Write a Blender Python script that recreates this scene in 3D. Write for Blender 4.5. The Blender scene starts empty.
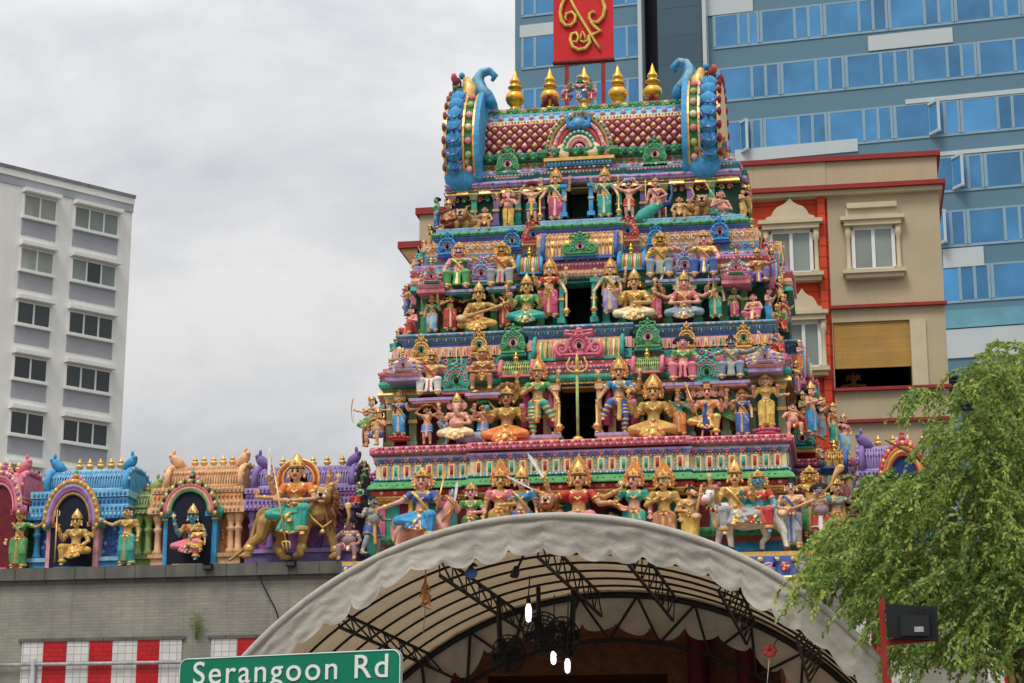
import bpy, bmesh, math, random
import numpy as np
from mathutils import Vector, Matrix
random.seed(7)
SC = bpy.context.scene
COL = SC.collection
PI = math.pi
R = math.radians
# ------------------------------------------------------------------ camera
FPX, W, HH = 2000.0, 1024, 683
YAW, PITCH = R(9.5), R(14.4)
CAM = Vector((5.05, -38.0, 1.6))
fw = Vector((-math.sin(YAW)*math.cos(PITCH), math.cos(YAW)*math.cos(PITCH), math.sin(PITCH)))
rt = Vector((math.cos(YAW), math.sin(YAW), 0))
up = rt.cross(fw)
def ray(px, py):
    return fw + rt*((px-512)/FPX) + up*((341.5-py)/FPX)
def P(px, py, Y):
    d = ray(px, py); return CAM + d*((Y-CAM.y)/d.y)
def PX(px, py, Y): return P(px, py, Y).x
def PZ(py, Y, px=580): return P(px, py, Y).z
def PS(px, py, Y):                       # metres per pixel at that place
    return ((P(px, py, Y)-CAM).dot(fw))/FPX
cd = bpy.data.cameras.new('camera'); cam = bpy.data.objects.new('camera', cd); COL.objects.link(cam)
cd.sensor_width = 36; cd.lens = 36*FPX/W; cd.clip_end = 3000; cd.clip_start = .5
cam.location = CAM; cam.rotation_euler = (PI/2+PITCH, 0, YAW)
SC.camera = cam
# ------------------------------------------------------------------ materials
def lin(c):
    c = c/255
    return c/12.92 if c <= .04045 else ((c+.055)/1.055)**2.4
def srgb(r, g, b): return (lin(r), lin(g), lin(b))
M = {}
def paint(name, rgb, rough=.66, metal=0., var=.28, scale=7., bump=.14, spec=.3, dirt=.5):
    """painted plaster: uneven pigment, stains with a shape of their own, light bump"""
    m = bpy.data.materials.new(name); m.use_nodes = True
    nt = m.node_tree; N = nt.nodes; L = nt.links
    b = N['Principled BSDF']
    tc = N.new('ShaderNodeTexCoord')
    n1 = N.new('ShaderNodeTexNoise'); n1.inputs['Scale'].default_value = scale; n1.inputs['Detail'].default_value = 5
    geo = N.new('ShaderNodeNewGeometry')
    L.new(geo.outputs['Position'], n1.inputs['Vector'])
    r1 = N.new('ShaderNodeMapRange'); r1.inputs['From Min'].default_value = .3; r1.inputs['From Max'].default_value = .7
    r1.inputs['To Min'].default_value = 1-var; r1.inputs['To Max'].default_value = 1+var*.6
    L.new(n1.outputs['Fac'], r1.inputs['Value'])
    mul = N.new('ShaderNodeVectorMath'); mul.operation = 'SCALE'
    mul.inputs[0].default_value = rgb
    n3 = N.new('ShaderNodeTexNoise'); n3.inputs['Scale'].default_value = 42; n3.inputs['Detail'].default_value = 2; L.new(geo.outputs['Position'], n3.inputs['Vector'])
    r3 = N.new('ShaderNodeMapRange'); r3.inputs['From Min'].default_value = .35; r3.inputs['From Max'].default_value = .65; r3.inputs['To Min'].default_value = 1-var*.38; r3.inputs['To Max'].default_value = 1+var*.3; L.new(n3.outputs['Fac'], r3.inputs['Value'])
    mm = N.new('ShaderNodeMath'); mm.operation = 'MULTIPLY'; L.new(r1.outputs['Result'], mm.inputs[0]); L.new(r3.outputs['Result'], mm.inputs[1])
    L.new(mm.outputs[0], mul.inputs['Scale'])
    n2 = N.new('ShaderNodeTexNoise'); n2.inputs['Scale'].default_value = scale*3.1; n2.inputs['Detail'].default_value = 7
    mp = N.new('ShaderNodeMapping'); mp.inputs['Scale'].default_value = (1, 1, .3)
    L.new(geo.outputs['Position'], mp.inputs['Vector']); L.new(mp.outputs['Vector'], n2.inputs['Vector'])
    r2 = N.new('ShaderNodeMapRange'); r2.inputs['From Min'].default_value = .56; r2.inputs['From Max'].default_value = .78
    r2.inputs['To Min'].default_value = 0; r2.inputs['To Max'].default_value = dirt
    L.new(n2.outputs['Fac'], r2.inputs['Value'])
    mx = N.new('ShaderNodeMix'); mx.data_type = 'RGBA'
    L.new(r2.outputs['Result'], mx.inputs['Factor']); L.new(mul.outputs['Vector'], mx.inputs['A'])
    mx.inputs['B'].default_value = (rgb[0]*.25+.02, rgb[1]*.25+.018, rgb[2]*.25+.015, 1)
    L.new(mx.outputs['Result'], b.inputs['Base Color'])
    b.inputs['Roughness'].default_value = rough; b.inputs['Metallic'].default_value = metal
    b.inputs['Specular IOR Level'].default_value = spec
    if bump:
        bp = N.new('ShaderNodeBump'); bp.inputs['Strength'].default_value = bump; bp.inputs['Distance'].default_value = .02
        L.new(n2.outputs['Fac'], bp.inputs['Height']); L.new(bp.outputs['Normal'], b.inputs['Normal'])
    M[name] = m
    return m
for nm, c in dict(
    blue=(72, 153, 202), cobalt=(77, 110, 177), deepblue=(20, 54, 118), sky_blue=(143, 191, 216), teal=(70, 166, 149), dark_teal=(51, 116, 117),
    green=(94, 161, 101), leaf=(63, 127, 80), moss=(132, 150, 109), dark_green=(24, 66, 48), lime=(163, 182, 112), pink=(222, 126, 143), rose=(233, 166, 170), magenta=(197, 85, 123),
    red=(194, 74, 68), maroon=(112, 30, 38), orange=(226, 138, 75), peach=(231, 182, 141), tan=(209, 163, 117), cream=(236, 216, 172), white=(232, 230, 224),
    yellow=(224, 193, 97), lavender=(174, 155, 199), purple=(130, 107, 164), violet=(152, 96, 153), brown=(126, 76, 46), dark=(24, 20, 22), navy=(16, 22, 44), grey=(165, 168, 169),
    bluegrey=(141, 159, 172), steel=(109, 143, 156), ochre=(206, 161, 88), mustard=(183, 151, 85), black=(14, 13, 14), pinkskin=(227, 165, 152), fairskin=(228, 184, 153),
    goldskin=(209, 171, 111), bronze=(181, 128, 92), blueskin=(89, 160, 178), greenskin=(85, 156, 134), greyskin=(150, 155, 156), purpleskin=(158, 132, 135), lionfur=(182, 139, 81), mane=(132, 91, 58)).items():
    paint(nm, srgb(*c))
paint('gold', srgb(228, 184, 104), rough=.38, metal=.35, spec=.5)
paint('brass', srgb(232, 176, 72), rough=.24, metal=.85, var=.15, bump=.05, dirt=.25)
paint('eyewhite', srgb(240, 238, 232), var=.02, bump=0, dirt=0)
paint('lips', srgb(180, 40, 44), var=.05, bump=0, dirt=0)
# ------------------------------------------------------------------ mesh builder
class MB:
    def __init__(s): s.v = []; s.f = []; s.m = []; s.s = []; s.names = []
    def mi(s, m):
        if m not in s.names: s.names.append(m)
        return s.names.index(m)
    def add(s, vs, fs, m, smooth=False):
        o = len(s.v); k = s.mi(m)
        s.v.extend([tuple(v) for v in vs])
        for f in fs:
            s.f.append(tuple(i+o for i in f)); s.m.append(k); s.s.append(smooth)
    def box(s, x0, x1, y0, y1, z0, z1, m):
        s.add([(x0,y0,z0),(x1,y0,z0),(x1,y1,z0),(x0,y1,z0),(x0,y0,z1),(x1,y0,z1),(x1,y1,z1),(x0,y1,z1)],
              [(3,2,1,0),(4,5,6,7),(0,1,5,4),(1,2,6,5),(2,3,7,6),(3,0,4,7)], m)
    def frustum(s, c, a, b, z0, z1, m):   # c=(x,y), a,b = half sizes (x,y) at z0 and z1
        x, y = c
        s.add([(x-a[0],y-a[1],z0),(x+a[0],y-a[1],z0),(x+a[0],y+a[1],z0),(x-a[0],y+a[1],z0),
               (x-b[0],y-b[1],z1),(x+b[0],y-b[1],z1),(x+b[0],y+b[1],z1),(x-b[0],y+b[1],z1)],
              [(3,2,1,0),(4,5,6,7),(0,1,5,4),(1,2,6,5),(2,3,7,6),(3,0,4,7)], m)
    def obox(s, c, ax, ay, az, m):        # oriented box: centre and three half vectors
        c = Vector(c); ax = Vector(ax); ay = Vector(ay); az = Vector(az)
        vs = [c+i*ax+j*ay+k*az for k in (-1,1) for (i,j) in ((-1,-1),(1,-1),(1,1),(-1,1))]
        s.add(vs, [(3,2,1,0),(4,5,6,7),(0,1,5,4),(1,2,6,5),(2,3,7,6),(3,0,4,7)], m)
    def bar(s, a, b, w, m):
        a = Vector(a); b = Vector(b); d = b-a
        if d.length < 1e-6: return
        n = d.normalized(); q = n.cross(Vector((0,0,1)))
        if q.length < .05: q = n.cross(Vector((0,1,0)))
        q.normalize(); r = n.cross(q)
        s.obox((a+b)/2, d/2, q*w, r*w, m)
    def tube(s, pts, r, m, seg=8, caps=True):
        pts = [Vector(p) for p in pts]; n = len(pts)
        rs = r if isinstance(r, (list, tuple)) else [r]*n
        vs = []; fs = []
        ref = None
        for i, p in enumerate(pts):
            d = (pts[min(i+1,n-1)]-pts[max(i-1,0)])
            if d.length < 1e-9: d = Vector((0,0,1))
            d.normalize()
            if ref is None:
                ref = d.cross(Vector((0,1,0)) if abs(d.y) < .9 else Vector((1,0,0))).normalized()
            ref = (ref - d*ref.dot(d))
            if ref.length < 1e-6: ref = d.cross(Vector((0.3,1,.2)))
            ref.normalize(); q = d.cross(ref)
            for k in range(seg):
                a = 2*PI*k/seg
                vs.append(p+(ref*math.cos(a)+q*math.sin(a))*rs[i])
        for i in range(n-1):
            for k in range(seg):
                k2 = (k+1) % seg
                fs.append((i*seg+k, i*seg+k2, (i+1)*seg+k2, (i+1)*seg+k))
        if caps:
            fs.append(tuple(range(seg-1,-1,-1))); fs.append(tuple((n-1)*seg+k for k in range(seg)))
        s.add(vs, fs, m, True)
    def lathe(s, c, prof, m, seg=16, sx=1., sy=1., smooth=True):
        c = Vector(c); vs = []; fs = []; n = len(prof)
        for (r, z) in prof:
            for k in range(seg):
                a = 2*PI*(k+.5)/seg
                vs.append((c.x+r*math.cos(a)*sx, c.y+r*math.sin(a)*sy, c.z+z))
        for i in range(n-1):
            for k in range(seg):
                k2 = (k+1) % seg
                fs.append((i*seg+k, i*seg+k2, (i+1)*seg+k2, (i+1)*seg+k))
        fs.append(tuple(range(seg-1,-1,-1))); fs.append(tuple((n-1)*seg+k for k in range(seg)))
        s.add(vs, fs, m, smooth)
    def ell(s, c, r, m, seg=8, rings=5, ax=None):
        """ellipsoid; ax = (x axis, y axis, z axis) unit vectors"""
        c = Vector(c)
        ax = ax or (Vector((1,0,0)), Vector((0,1,0)), Vector((0,0,1)))
        vs = [c-ax[2]*r[2]]; fs = []
        for i in range(1, rings):
            t = -PI/2+PI*i/rings
            for k in range(seg):
                a = 2*PI*k/seg
                vs.append(c+ax[0]*(r[0]*math.cos(t)*math.cos(a))+ax[1]*(r[1]*math.cos(t)*math.sin(a))+ax[2]*(r[2]*math.sin(t)))
        vs.append(c+ax[2]*r[2]); top = len(vs)-1
        for k in range(seg):
            k2 = (k+1) % seg
            fs.append((0, 1+k2, 1+k))
            for i in range(rings-2):
                fs.append((1+i*seg+k, 1+i*seg+k2, 1+(i+1)*seg+k2, 1+(i+1)*seg+k))
            fs.append((top, 1+(rings-2)*seg+k, 1+(rings-2)*seg+k2))
        s.add(vs, fs, m, True)
    def plate(s, poly, y0, y1, m, m2=None, smooth=False):
        """polygon in x,z (counter-clockwise seen from the front, -y) given thickness from y0 (front) to y1"""
        n = len(poly)
        s.add([(x,y0,z) for x,z in poly]+[(x,y1,z) for x,z in poly], [tuple(range(n)), tuple(range(2*n-1,n-1,-1))], m)
        s.add([(x,y0,z) for x,z in poly]+[(x,y1,z) for x,z in poly], [(i, i+n, (i+1)%n+n, (i+1)%n) for i in range(n)], m2 or m)
    def build(s, name, parent=None, loc=None):
        me = bpy.data.meshes.new(name)
        me.from_pydata(s.v, [], s.f)
        for nm in s.names: me.materials.append(M[nm])
        me.polygons.foreach_set('material_index', s.m)
        me.polygons.foreach_set('use_smooth', s.s)
        me.update()
        o = bpy.data.objects.new(name, me); COL.objects.link(o)
        if parent is not None: o.parent = parent
        if loc is not None: o.location = loc
        return o
def tag(o, label=None, cat=None, group=None, kind=None):
    if label: o['label'] = label
    if cat: o['category'] = cat
    if group: o['group'] = group
    if kind: o['kind'] = kind
    return o
def empty(name, loc=(0,0,0), rz=0, label=None, cat=None, group=None):
    o = bpy.data.objects.new(name, None); COL.objects.link(o); o.location = loc; o.rotation_euler = (0,0,rz)
    o.empty_display_size = .2
    return tag(o, label, cat, group)
# --------- mouldings that run round a stepped plan
def plan(hw, yf, yb, bays=(), side=None):
    """open path left-back -> front -> right-back; bays = (x0,x1,forward step); side=(y0,y1,step)"""
    p = []
    if side: p += [(-hw-side[2], side[1]), (-hw-side[2], side[0]), (-hw, side[0])]
    else: p += [(-hw, yb)]
    p += [(-hw, yf)]
    for x0, x1, st in bays: p += [(x0, yf), (x0, yf-st), (x1, yf-st), (x1, yf)]
    p += [(hw, yf)]
    if side: p += [(hw, side[0]), (hw+side[2], side[0]), (hw+side[2], side[1])]
    else: p += [(hw, yb)]
    return p
PROF = {
 'flat': [(0,0),(0,1)],
 'roll': [(0,0),(.7,.12),(1,.5),(.7,.88),(0,1)],
 'cyma': [(0,0),(.15,.25),(.5,.55),(.9,.75),(1,1)],
 'eave': [(0,0),(1,0),(1,.12),(.8,.45),(.35,.8),(0,1)],
 'down': [(1,0),(1,.15),(.75,.35),(.35,.7),(0,1)],
 'scotia': [(1,0),(.3,.2),(.1,.5),(.3,.8),(1,1)],
}
def sweep(mb, path, z0, z1, prof, depth, m, inset=.35):
    pr = PROF[prof]
    pts = [(-inset, 0)]+list(pr)+[(-inset, 1)]
    n = len(path); rows = []
    for d, t in pts:
        off = d*depth if d >= 0 else d
        row = []
        for i, (x, y) in enumerate(path):
            nx = ny = 0
            if i > 0:
                dx, dy = x-path[i-1][0], y-path[i-1][1]; l = math.hypot(dx, dy); nx += dy/l; ny += -dx/l
            if i < n-1:
                dx, dy = path[i+1][0]-x, path[i+1][1]-y; l = math.hypot(dx, dy); nx += dy/l; ny += -dx/l
            row.append((x+nx*off, y+ny*off, z0+(z1-z0)*t))
        rows.append(row)
    vs = [v for r in rows for v in r]
    fs = [(j*n+i, j*n+i+1, (j+1)*n+i+1, (j+1)*n+i) for j in range(len(rows)-1) for i in range(n-1)]
    mb.add(vs, fs, m)
def along(path, step, out, skip=.06):
    """places along a path: (point, tangent, normal, index)"""
    k = 0
    for i in range(len(path)-1):
        a = Vector((*path[i], 0)); b = Vector((*path[i+1], 0)); d = b-a; l = d.length
        if l < step*.8: continue
        t = d/l; nrm = Vector((t.y, -t.x, 0))
        cnt = max(1, int(round((l-skip*2)/step)))
        for j in range(cnt):
            yield a+t*(skip+(l-2*skip)*(j+.5)/cnt)+nrm*out, t, nrm, k
            k += 1
Zv = Vector((0,0,1))
def motif(mb, path, z, kind, size, step, out, mats):
    """repeat a small moulded ornament along a path"""
    for p, t, n, k in along(path, step, out):
        m = mats[k % len(mats)]
        c = Vector((p.x, p.y, z))
        if kind == 'bead': mb.ell(c, size, m, 6, 4, (t, n, Zv))
        elif kind == 'pill':
            mb.ell(c, size, m, 8, 6, (t, n, Zv))
        elif kind == 'frame':     # pill in a gold frame between blue beads
            w, h = size[0], size[2]
            mb.obox(c-n*size[1]*.3, t*(w*1.75), n*size[1]*.4, Zv*(h*1.12), 'gold')
            mb.obox(c-n*size[1]*.2, t*(w*1.3), n*size[1]*.5, Zv*(h*.98), 'cream')
            mb.tube([c-Zv*h*.72+n*.01, c+Zv*h*.72+n*.01], w*.8, m, 8)
        elif kind == 'arch':
            w, h = size[0], size[2]
            pts = [c+t*(w*math.cos(a))+Zv*(h*math.sin(a)) for a in [PI*i/6 for i in range(7)]]
            mb.tube(pts, size[1], m, 6)
            mb.ell(c+Zv*h*.35, (w*.45, size[1]*.8, h*.4), mats[(k+1) % len(mats)], 6, 4, (t, n, Zv))
        elif kind == 'scroll':
            w, h = size[0], size[2]
            sg = 1 if k % 2 else -1
            pts = [c+t*(sg*w*(1-.09*i)*math.cos(i*.75))*(.9)+Zv*(h*(1-.09*i)*math.sin(i*.75)) for i in range(10)]
            mb.tube(pts, size[1], m, 5)
        elif kind == 'diamond':
            mb.ell(c, size, m, 4, 2, (t, n, Zv))
# ------------------------------------------------------------------ bodies grown from one melted surface
REMESH = []
class Prims:
    def __init__(s): s.L = []
    def cap(s, a, b, ra, rb, m, bias=0.): s.L.append(('c', Vector(a), Vector(b), ra, rb, m, bias)); return s
    def ell(s, c, r, m, rot=None, bias=0.): s.L.append(('e', Vector(c), Vector(r), rot, None, m, bias)); return s
    def ring(s, a, b, r, m, bias=.002): s.L.append(('r', Vector(a), Vector(b), r, r, m, bias)); return s
    def chain(s, pts, r, m, bias=0.):
        rs = r if isinstance(r, (list, tuple)) else [r]*len(pts)
        for i in range(len(pts)-1): s.cap(pts[i], pts[i+1], rs[i], rs[i+1], m, bias)
        return s
def _capmesh(mb, a, b, ra, rb):
    d = b-a
    if d.length < 1e-5: d = Vector((0,0,1e-4))
    n = d.normalized()
    pts, rs = [], []
    for t in (-.99, -.75, -.35): pts.append(a+n*ra*t); rs.append(ra*math.sqrt(max(0,1-t*t)))
    pts.append(a); rs.append(ra); pts.append(b if (b-a).length > 1e-5 else a+n*1e-4); rs.append(rb)
    for t in (.35, .75, .99): pts.append(b+n*rb*t); rs.append(rb*math.sqrt(max(0,1-t*t)))
    mb.tube(pts, rs, 'dark', 10)
def grow(name, prims, scale, parent, vox=.0095, smooth=1):
    """one continuous surface out of the primitives; each face takes the colour of the shape it came from"""
    mb = MB()
    L = []
    for k, a, b, c, d, m, bias in prims.L:
        if k == 'c':
            a = a*scale; b = b*scale; c *= scale; d *= scale
            _capmesh(mb, a, b, c, d)
        elif k == 'r':
            a = a*scale; b = b*scale; c *= scale; d *= scale
            mb.tube([a, b], c, 'dark', 14)
        else:
            a = a*scale; b = b*scale
            ax = None
            if c is not None: ax = [c@Vector((1,0,0)), c@Vector((0,1,0)), c@Vector((0,0,1))]
            mb.ell(a, b, 'dark', 12, 8, ax)
        L.append((k, a, b, c, d, m, bias*scale))
    o = mb.build(name, parent)
    md = o.modifiers.new('Remesh', 'REMESH'); md.mode = 'VOXEL'; md.voxel_size = vox
    if smooth:
        sm = o.modifiers.new('Smooth', 'SMOOTH'); sm.iterations = smooth; sm.factor = .5
    REMESH.append((o, L))
    return o
def finish_bodies():
    dg = bpy.context.evaluated_depsgraph_get(); dg.update()
    new = []
    for o, L in REMESH:
        new.append(bpy.data.meshes.new_from_object(o.evaluated_get(dg)))
    for (o, L), me in zip(REMESH, new):
        o.modifiers.clear()
        old = o.data; o.data = me; me.name = o.name
        bpy.data.meshes.remove(old)
        n = len(me.polygons)
        cen = np.empty(n*3); me.polygons.foreach_get('center', cen); cen = cen.reshape(-1, 3)
        best = np.full(n, 1e9); idx = np.zeros(n, dtype=np.int32)
        names = []
        for k, a, b, c, d, m, bias in L:
            if m not in names: names.append(m)
            mi = names.index(m)
            if k == 'c':
                A = np.array(a); D = np.array(b)-A; dd = D.dot(D)+1e-12
                t = np.clip(((cen-A)@D)/dd, 0, 1)
                dist = np.linalg.norm(cen-A-t[:,None]*D, axis=1)-(c+(d-c)*t)
            elif k == 'r':
                A = np.array(a); D = np.array(b)-A; l = np.linalg.norm(D)+1e-9; D = D/l
                t = (cen-A)@D; rad = np.linalg.norm(cen-A-t[:,None]*D, axis=1)-c
                ax_ = np.maximum(-t, t-l)
                dist = np.where((ax_ < 0) & (rad < .004), np.abs(rad)*.5, np.hypot(np.maximum(ax_, 0)*2.5, rad))
            else:
                q = cen-np.array(a)
                if c is not None: q = q@np.array(c)
                r = np.array(b); kk = np.linalg.norm(q/r, axis=1)
                k1 = np.linalg.norm(q/(r*r), axis=1)+1e-9
                dist = kk*(kk-1)/k1
            dist = np.abs(dist)-bias if bias else np.abs(dist)
            w = dist < best
            best[w] = dist[w]; idx[w] = mi
        me.materials.clear()
        for nm in names: me.materials.append(M[nm])
        me.polygons.foreach_set('material_index', idx)
        me.polygons.foreach_set('use_smooth', np.ones(n, dtype=bool))
        me.update()
    REMESH.clear()
V = Vector
ARMS = {   # elbow and wrist for the image-right arm of a standing figure of height 1 (shoulder at .118,0,.79)
 'down': ((.165,.01,.63), (.175,-.03,.49)),
 'hip': ((.235,.02,.65), (.125,-.07,.565)),
 'raise': ((.235,.02,.70), (.255,-.05,.86)),
 'raise2': ((.27,.03,.76), (.315,-.03,.92)),
 'out': ((.20,-.02,.66), (.32,-.07,.66)),
 'outup': ((.24,0,.74), (.36,-.04,.80)),
 'chest': ((.185,-.02,.65), (.06,-.13,.71)),
 'belly': ((.19,-.02,.63), (.05,-.14,.60)),
 'abhaya': ((.185,-.01,.64), (.19,-.14,.74)),
 'varada': ((.185,-.01,.64), (.20,-.13,.55)),
 'over': ((.26,0,.87), (.15,-.01,1.02)),
 'mace': ((.205,-.01,.65), (.255,-.09,.52)),
 'knee': ((.19,-.04,.62), (.17,-.18,.54)),
 'flute': ((.20,-.06,.68), (.07,-.14,.80)),
 'bow': ((.22,-.02,.76), (.34,-.10,.80)),
 'far': ((.22,-.02,.70), (.40,-.06,.62)),
}
def hand(p, wrist, dirv, pal, s, skin, curl=.5):
    """palm, four unequal bent fingers and a thumb from the side of the palm"""
    d = dirv.normalized(); n = (pal-d*pal.dot(d))
    if n.length < 1e-4: n = V((0,-1,0))-d*d.y*-1
    n.normalize(); q = d.cross(n)
    w = V(wrist); k = w+d*.042
    p.cap(w+d*.008, k, .015, .019, skin)
    p.ell(w+d*.03, V((.016,.016,.016)), skin)
    for i, l in enumerate((.030, .036, .034, .026)):
        o = q*((i-1.5)*.0115)
        m1 = k+o+d*(l*.62)+n*(.008*curl); m2 = m1+d*(l*.45*(1-curl))+n*(l*.75*curl)
        p.cap(k+o*.9, m1, .0072, .0068, skin); p.cap(m1, m2, .0068, .0058, skin)
    t0 = w+d*.018+q*.016; t1 = t0+q*.018+d*.014+n*.008; t2 = t1+d*.016+n*.010
    p.cap(t0, t1, .0085, .0075, skin); p.cap(t1, t2, .0075, .006, skin)
def head(p, c, s, skin, kind='face', mous=False, turn=0., hair='black'):
    """c = centre of the head; kind: face, elephant, horse"""
    T = Matrix.Rotation(turn, 3, 'Z')
    def t(x, y, z): return V(c)+T@V((x, y, z))*s
    if kind == 'face':
        p.ell(t(0,0,.012), V((.057,.064,.070))*s, skin); p.ell(t(0,-.018,-.030), V((.044,.046,.046))*s, skin)
        p.cap(t(0,-.048,-.062), t(0,-.05,-.06), .017*s, .016*s, skin)
        p.cap(t(0,-.063,.018), t(0,-.075,-.016), .009*s, .0135*s, skin)
        p.cap(t(-.012,-.068,-.018), t(.012,-.068,-.018), .009*s, .009*s, skin)
        for i in (-1, 1):
            p.ell(t(.024*i,-.052,.012), V((.0150,.012,.0085))*s, 'eyewhite', T, .001)
            p.ell(t(.024*i,-.060,.012), V((.0085,.0085,.0088))*s, 'black', T, .003)
            p.cap(t(.010*i,-.064,.034), t(.040*i,-.052,.034), .0048*s, .0035*s, 'black', .002)
            p.cap(t(.062*i,0,.02), t(.062*i,0,-.02), .013*s, .011*s, skin)
            p.ell(t(.066*i,-.008,-.04), V((.014,.014,.018))*s, 'gold')
        p.cap(t(-.014,-.061,-.040), t(.014,-.061,-.040), .0052*s, .0052*s, 'lips', .0015)
        if mous:
            for i in (-1,1): p.cap(t(.004*i,-.066,-.031), t(.038*i,-.052,-.024), .009*s, .005*s, 'black', .003)
    elif kind == 'elephant':
        p.ell(t(0,0,.015), V((.068,.066,.072))*s, skin)
        for i in (-1,1):
            p.ell(t(.088*i,.012,.0), V((.046,.014,.062))*s, skin, Matrix.Rotation(-.3*i,3,'Z'))
            p.ell(t(.030*i,-.058,.018), V((.013,.010,.010))*s, 'eyewhite', None, .004)
            p.ell(t(.030*i,-.066,.018), V((.006,.005,.007))*s, 'black', None, .004)
            p.cap(t(.032*i,-.062,-.035), t(.042*i,-.085,-.055), .009*s, .005*s, 'white')
        p.chain([t(0,-.05,.0), t(0,-.085,-.05), t(.008,-.095,-.11), t(.03,-.09,-.16), t(.062,-.095,-.165)], [.036*s,.032*s,.026*s,.021*s,.017*s], skin)
        p.cap(t(-.03,-.06,.06), t(.03,-.06,.06), .008*s, .008*s, 'gold')
    elif kind == 'horse':
        p.ell(t(0,.01,.02), V((.052,.064,.066))*s, skin)
        p.cap(t(0,-.02,.01), t(0,-.13,-.055), .046*s, .032*s, skin)
        for i in (-1,1):
            p.cap(t(.03*i,.01,.07), t(.036*i,.0,.125), .017*s, .006*s, skin)
            p.ell(t(.044*i,-.05,.022), V((.01,.012,.01))*s, 'black', None, .004)
            p.ell(t(.02*i,-.155,-.05), V((.008,.008,.008))*s, 'black', None, .004)
CROWN_T = [(0.0,-.012),(.066,-.012),(.070,.008),(.062,.014),(.066,.030),(.056,.036),(.060,.056),(.047,.062),(.050,.082),(.038,.090),(.040,.108),(.026,.118),(.028,.130),(.012,.142),(.014,.152),(.003,.172)]
CROWN_S = [(0.0,-.012),(.066,-.012),(.070,.006),(.058,.014),(.062,.034),(.046,.050),(.030,.062),(.016,.068),(.020,.078),(.003,.096)]
def crown_obj(root, c, s, H, kind, gem='red'):
    mb = MB(); prof = {'tall': CROWN_T, 'small': CROWN_S}[kind]
    cc = V(c)*H
    mb.lathe(cc, [(r*s*H, z*s*H*(.86 if kind == 'tall' else 1)) for r, z in prof], 'gold', 14)
    zb = .022 if kind == 'tall' else .024
    for i in range(10):
        a = 2*PI*i/10
        mb.ell(cc+V((math.cos(a)*.064, math.sin(a)*.064, zb))*s*H, V((.009,.009,.011))*s*H, gem if i % 2 else 'teal', 6, 4)
    mb.plate([(cc.x+x*s*H, cc.z+z*s*H) for x, z in ((-.022,-.008),(.022,-.008),(.026,.02),(0,.06),(-.026,.02))], cc.y-.078*s*H, cc.y-.060*s*H, 'gold')
    mb.ell(cc+V((0,-.078,.018))*s*H, V((.010,.006,.013))*s*H, gem, 6, 4)
    return mb.build('crown', root)
def halo_obj(root, c, H, kind, cols=('gold','orange')):
    mb = MB(); c = V(c)*H
    def leaf(w, h, y0, y1, m):
        w *= 1.05; h *= 1.08; L = []
        for i in range(13):
            t = i/12; L.append((w*math.sin(PI*min(1, t*.62+.30))*(1-t**3)*1.02, -.06*H+h*t))
        poly = [(c.x+x, c.z+z) for x, z in L]+[(c.x-x, c.z+z) for x, z in reversed(L[:-1])]
        mb.plate(poly, c.y+y0, c.y+y1, m)
    if kind == 'flame':
        leaf(.112*H, .36*H, .045*H, .075*H, 'gold'); leaf(.098*H, .335*H, .030*H, .046*H, 'orange')
        for i in range(9):
            t = .12+.8*i/9
            for sg in (-1,1):
                w = .112*H*math.sin(PI*min(1,t*.62+.30))*(1-t**3)
                mb.ell((c.x+sg*w, c.y+.040*H, c.z-.06*H+.34*H*t), V((.011,.010,.018))*H, 'red' if i % 2 else 'gold', 6, 4)
    elif kind in ('disc', 'bigdisc'):
        r = (.115 if kind == 'disc' else .16)*H
        circ = lambda rr: [(c.x+rr*math.cos(2*PI*i/20), c.z+.01*H+rr*math.sin(2*PI*i/20)) for i in range(20)]
        mb.plate(circ(r), c.y+.045*H, c.y+.07*H, 'gold' if cols[0] == 'orange' else cols[0]); mb.plate(circ(r*.78), c.y+.033*H, c.y+.046*H, cols[0]); mb.plate(circ(r*.66), c.y+.025*H, c.y+.034*H, cols[1])
        for i in range(16):
            a = 2*PI*i/16
            mb.ell((c.x+r*.98*math.cos(a), c.y+.05*H, c.z+.01*H+r*.98*math.sin(a)), V((.016,.012,.016))*H, 'gold' if cols[0] == 'orange' else cols[0], 6, 4)
    elif kind == 'hood':
        poly = [(c.x+x*H, c.z+z*H) for x, z in ((-.05,-.10),(.05,-.10),(.10,.0),(.15,.10),(.14,.17),(.10,.205),(.05,.235),(0,.245),(-.05,.235),(-.10,.205),(-.14,.17),(-.15,.10),(-.10,.0))]
        mb.plate(poly, c.y+.05*H, c.y+.085*H, 'mustard')
        for i in range(5):
            a = R(35+27.5*i)
            q = c+V((.125*math.cos(a)*H, .025*H, (.06+.15*math.sin(a))*H))
            mb.ell(q, V((.028,.036,.034))*H, 'bronze', 8, 6)
            for e in (-1,1): mb.ell(q+V((.012*e,-.032,.008))*H, V((.006,.006,.006))*H, 'black', 6, 4)
    elif kind == 'horseshoe':
        for r, m in ((.20,'gold'),(.175,'red'),(.15,'gold')):
            mb.tube([(c.x+r*H*math.cos(a), c.y+.06*H, c.z-.06*H+r*1.15*H*math.sin(a)) for a in [R(-20+220*i/16) for i in range(17)]], .017*H, m, 6)
    return mb.build('halo', root)
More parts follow.
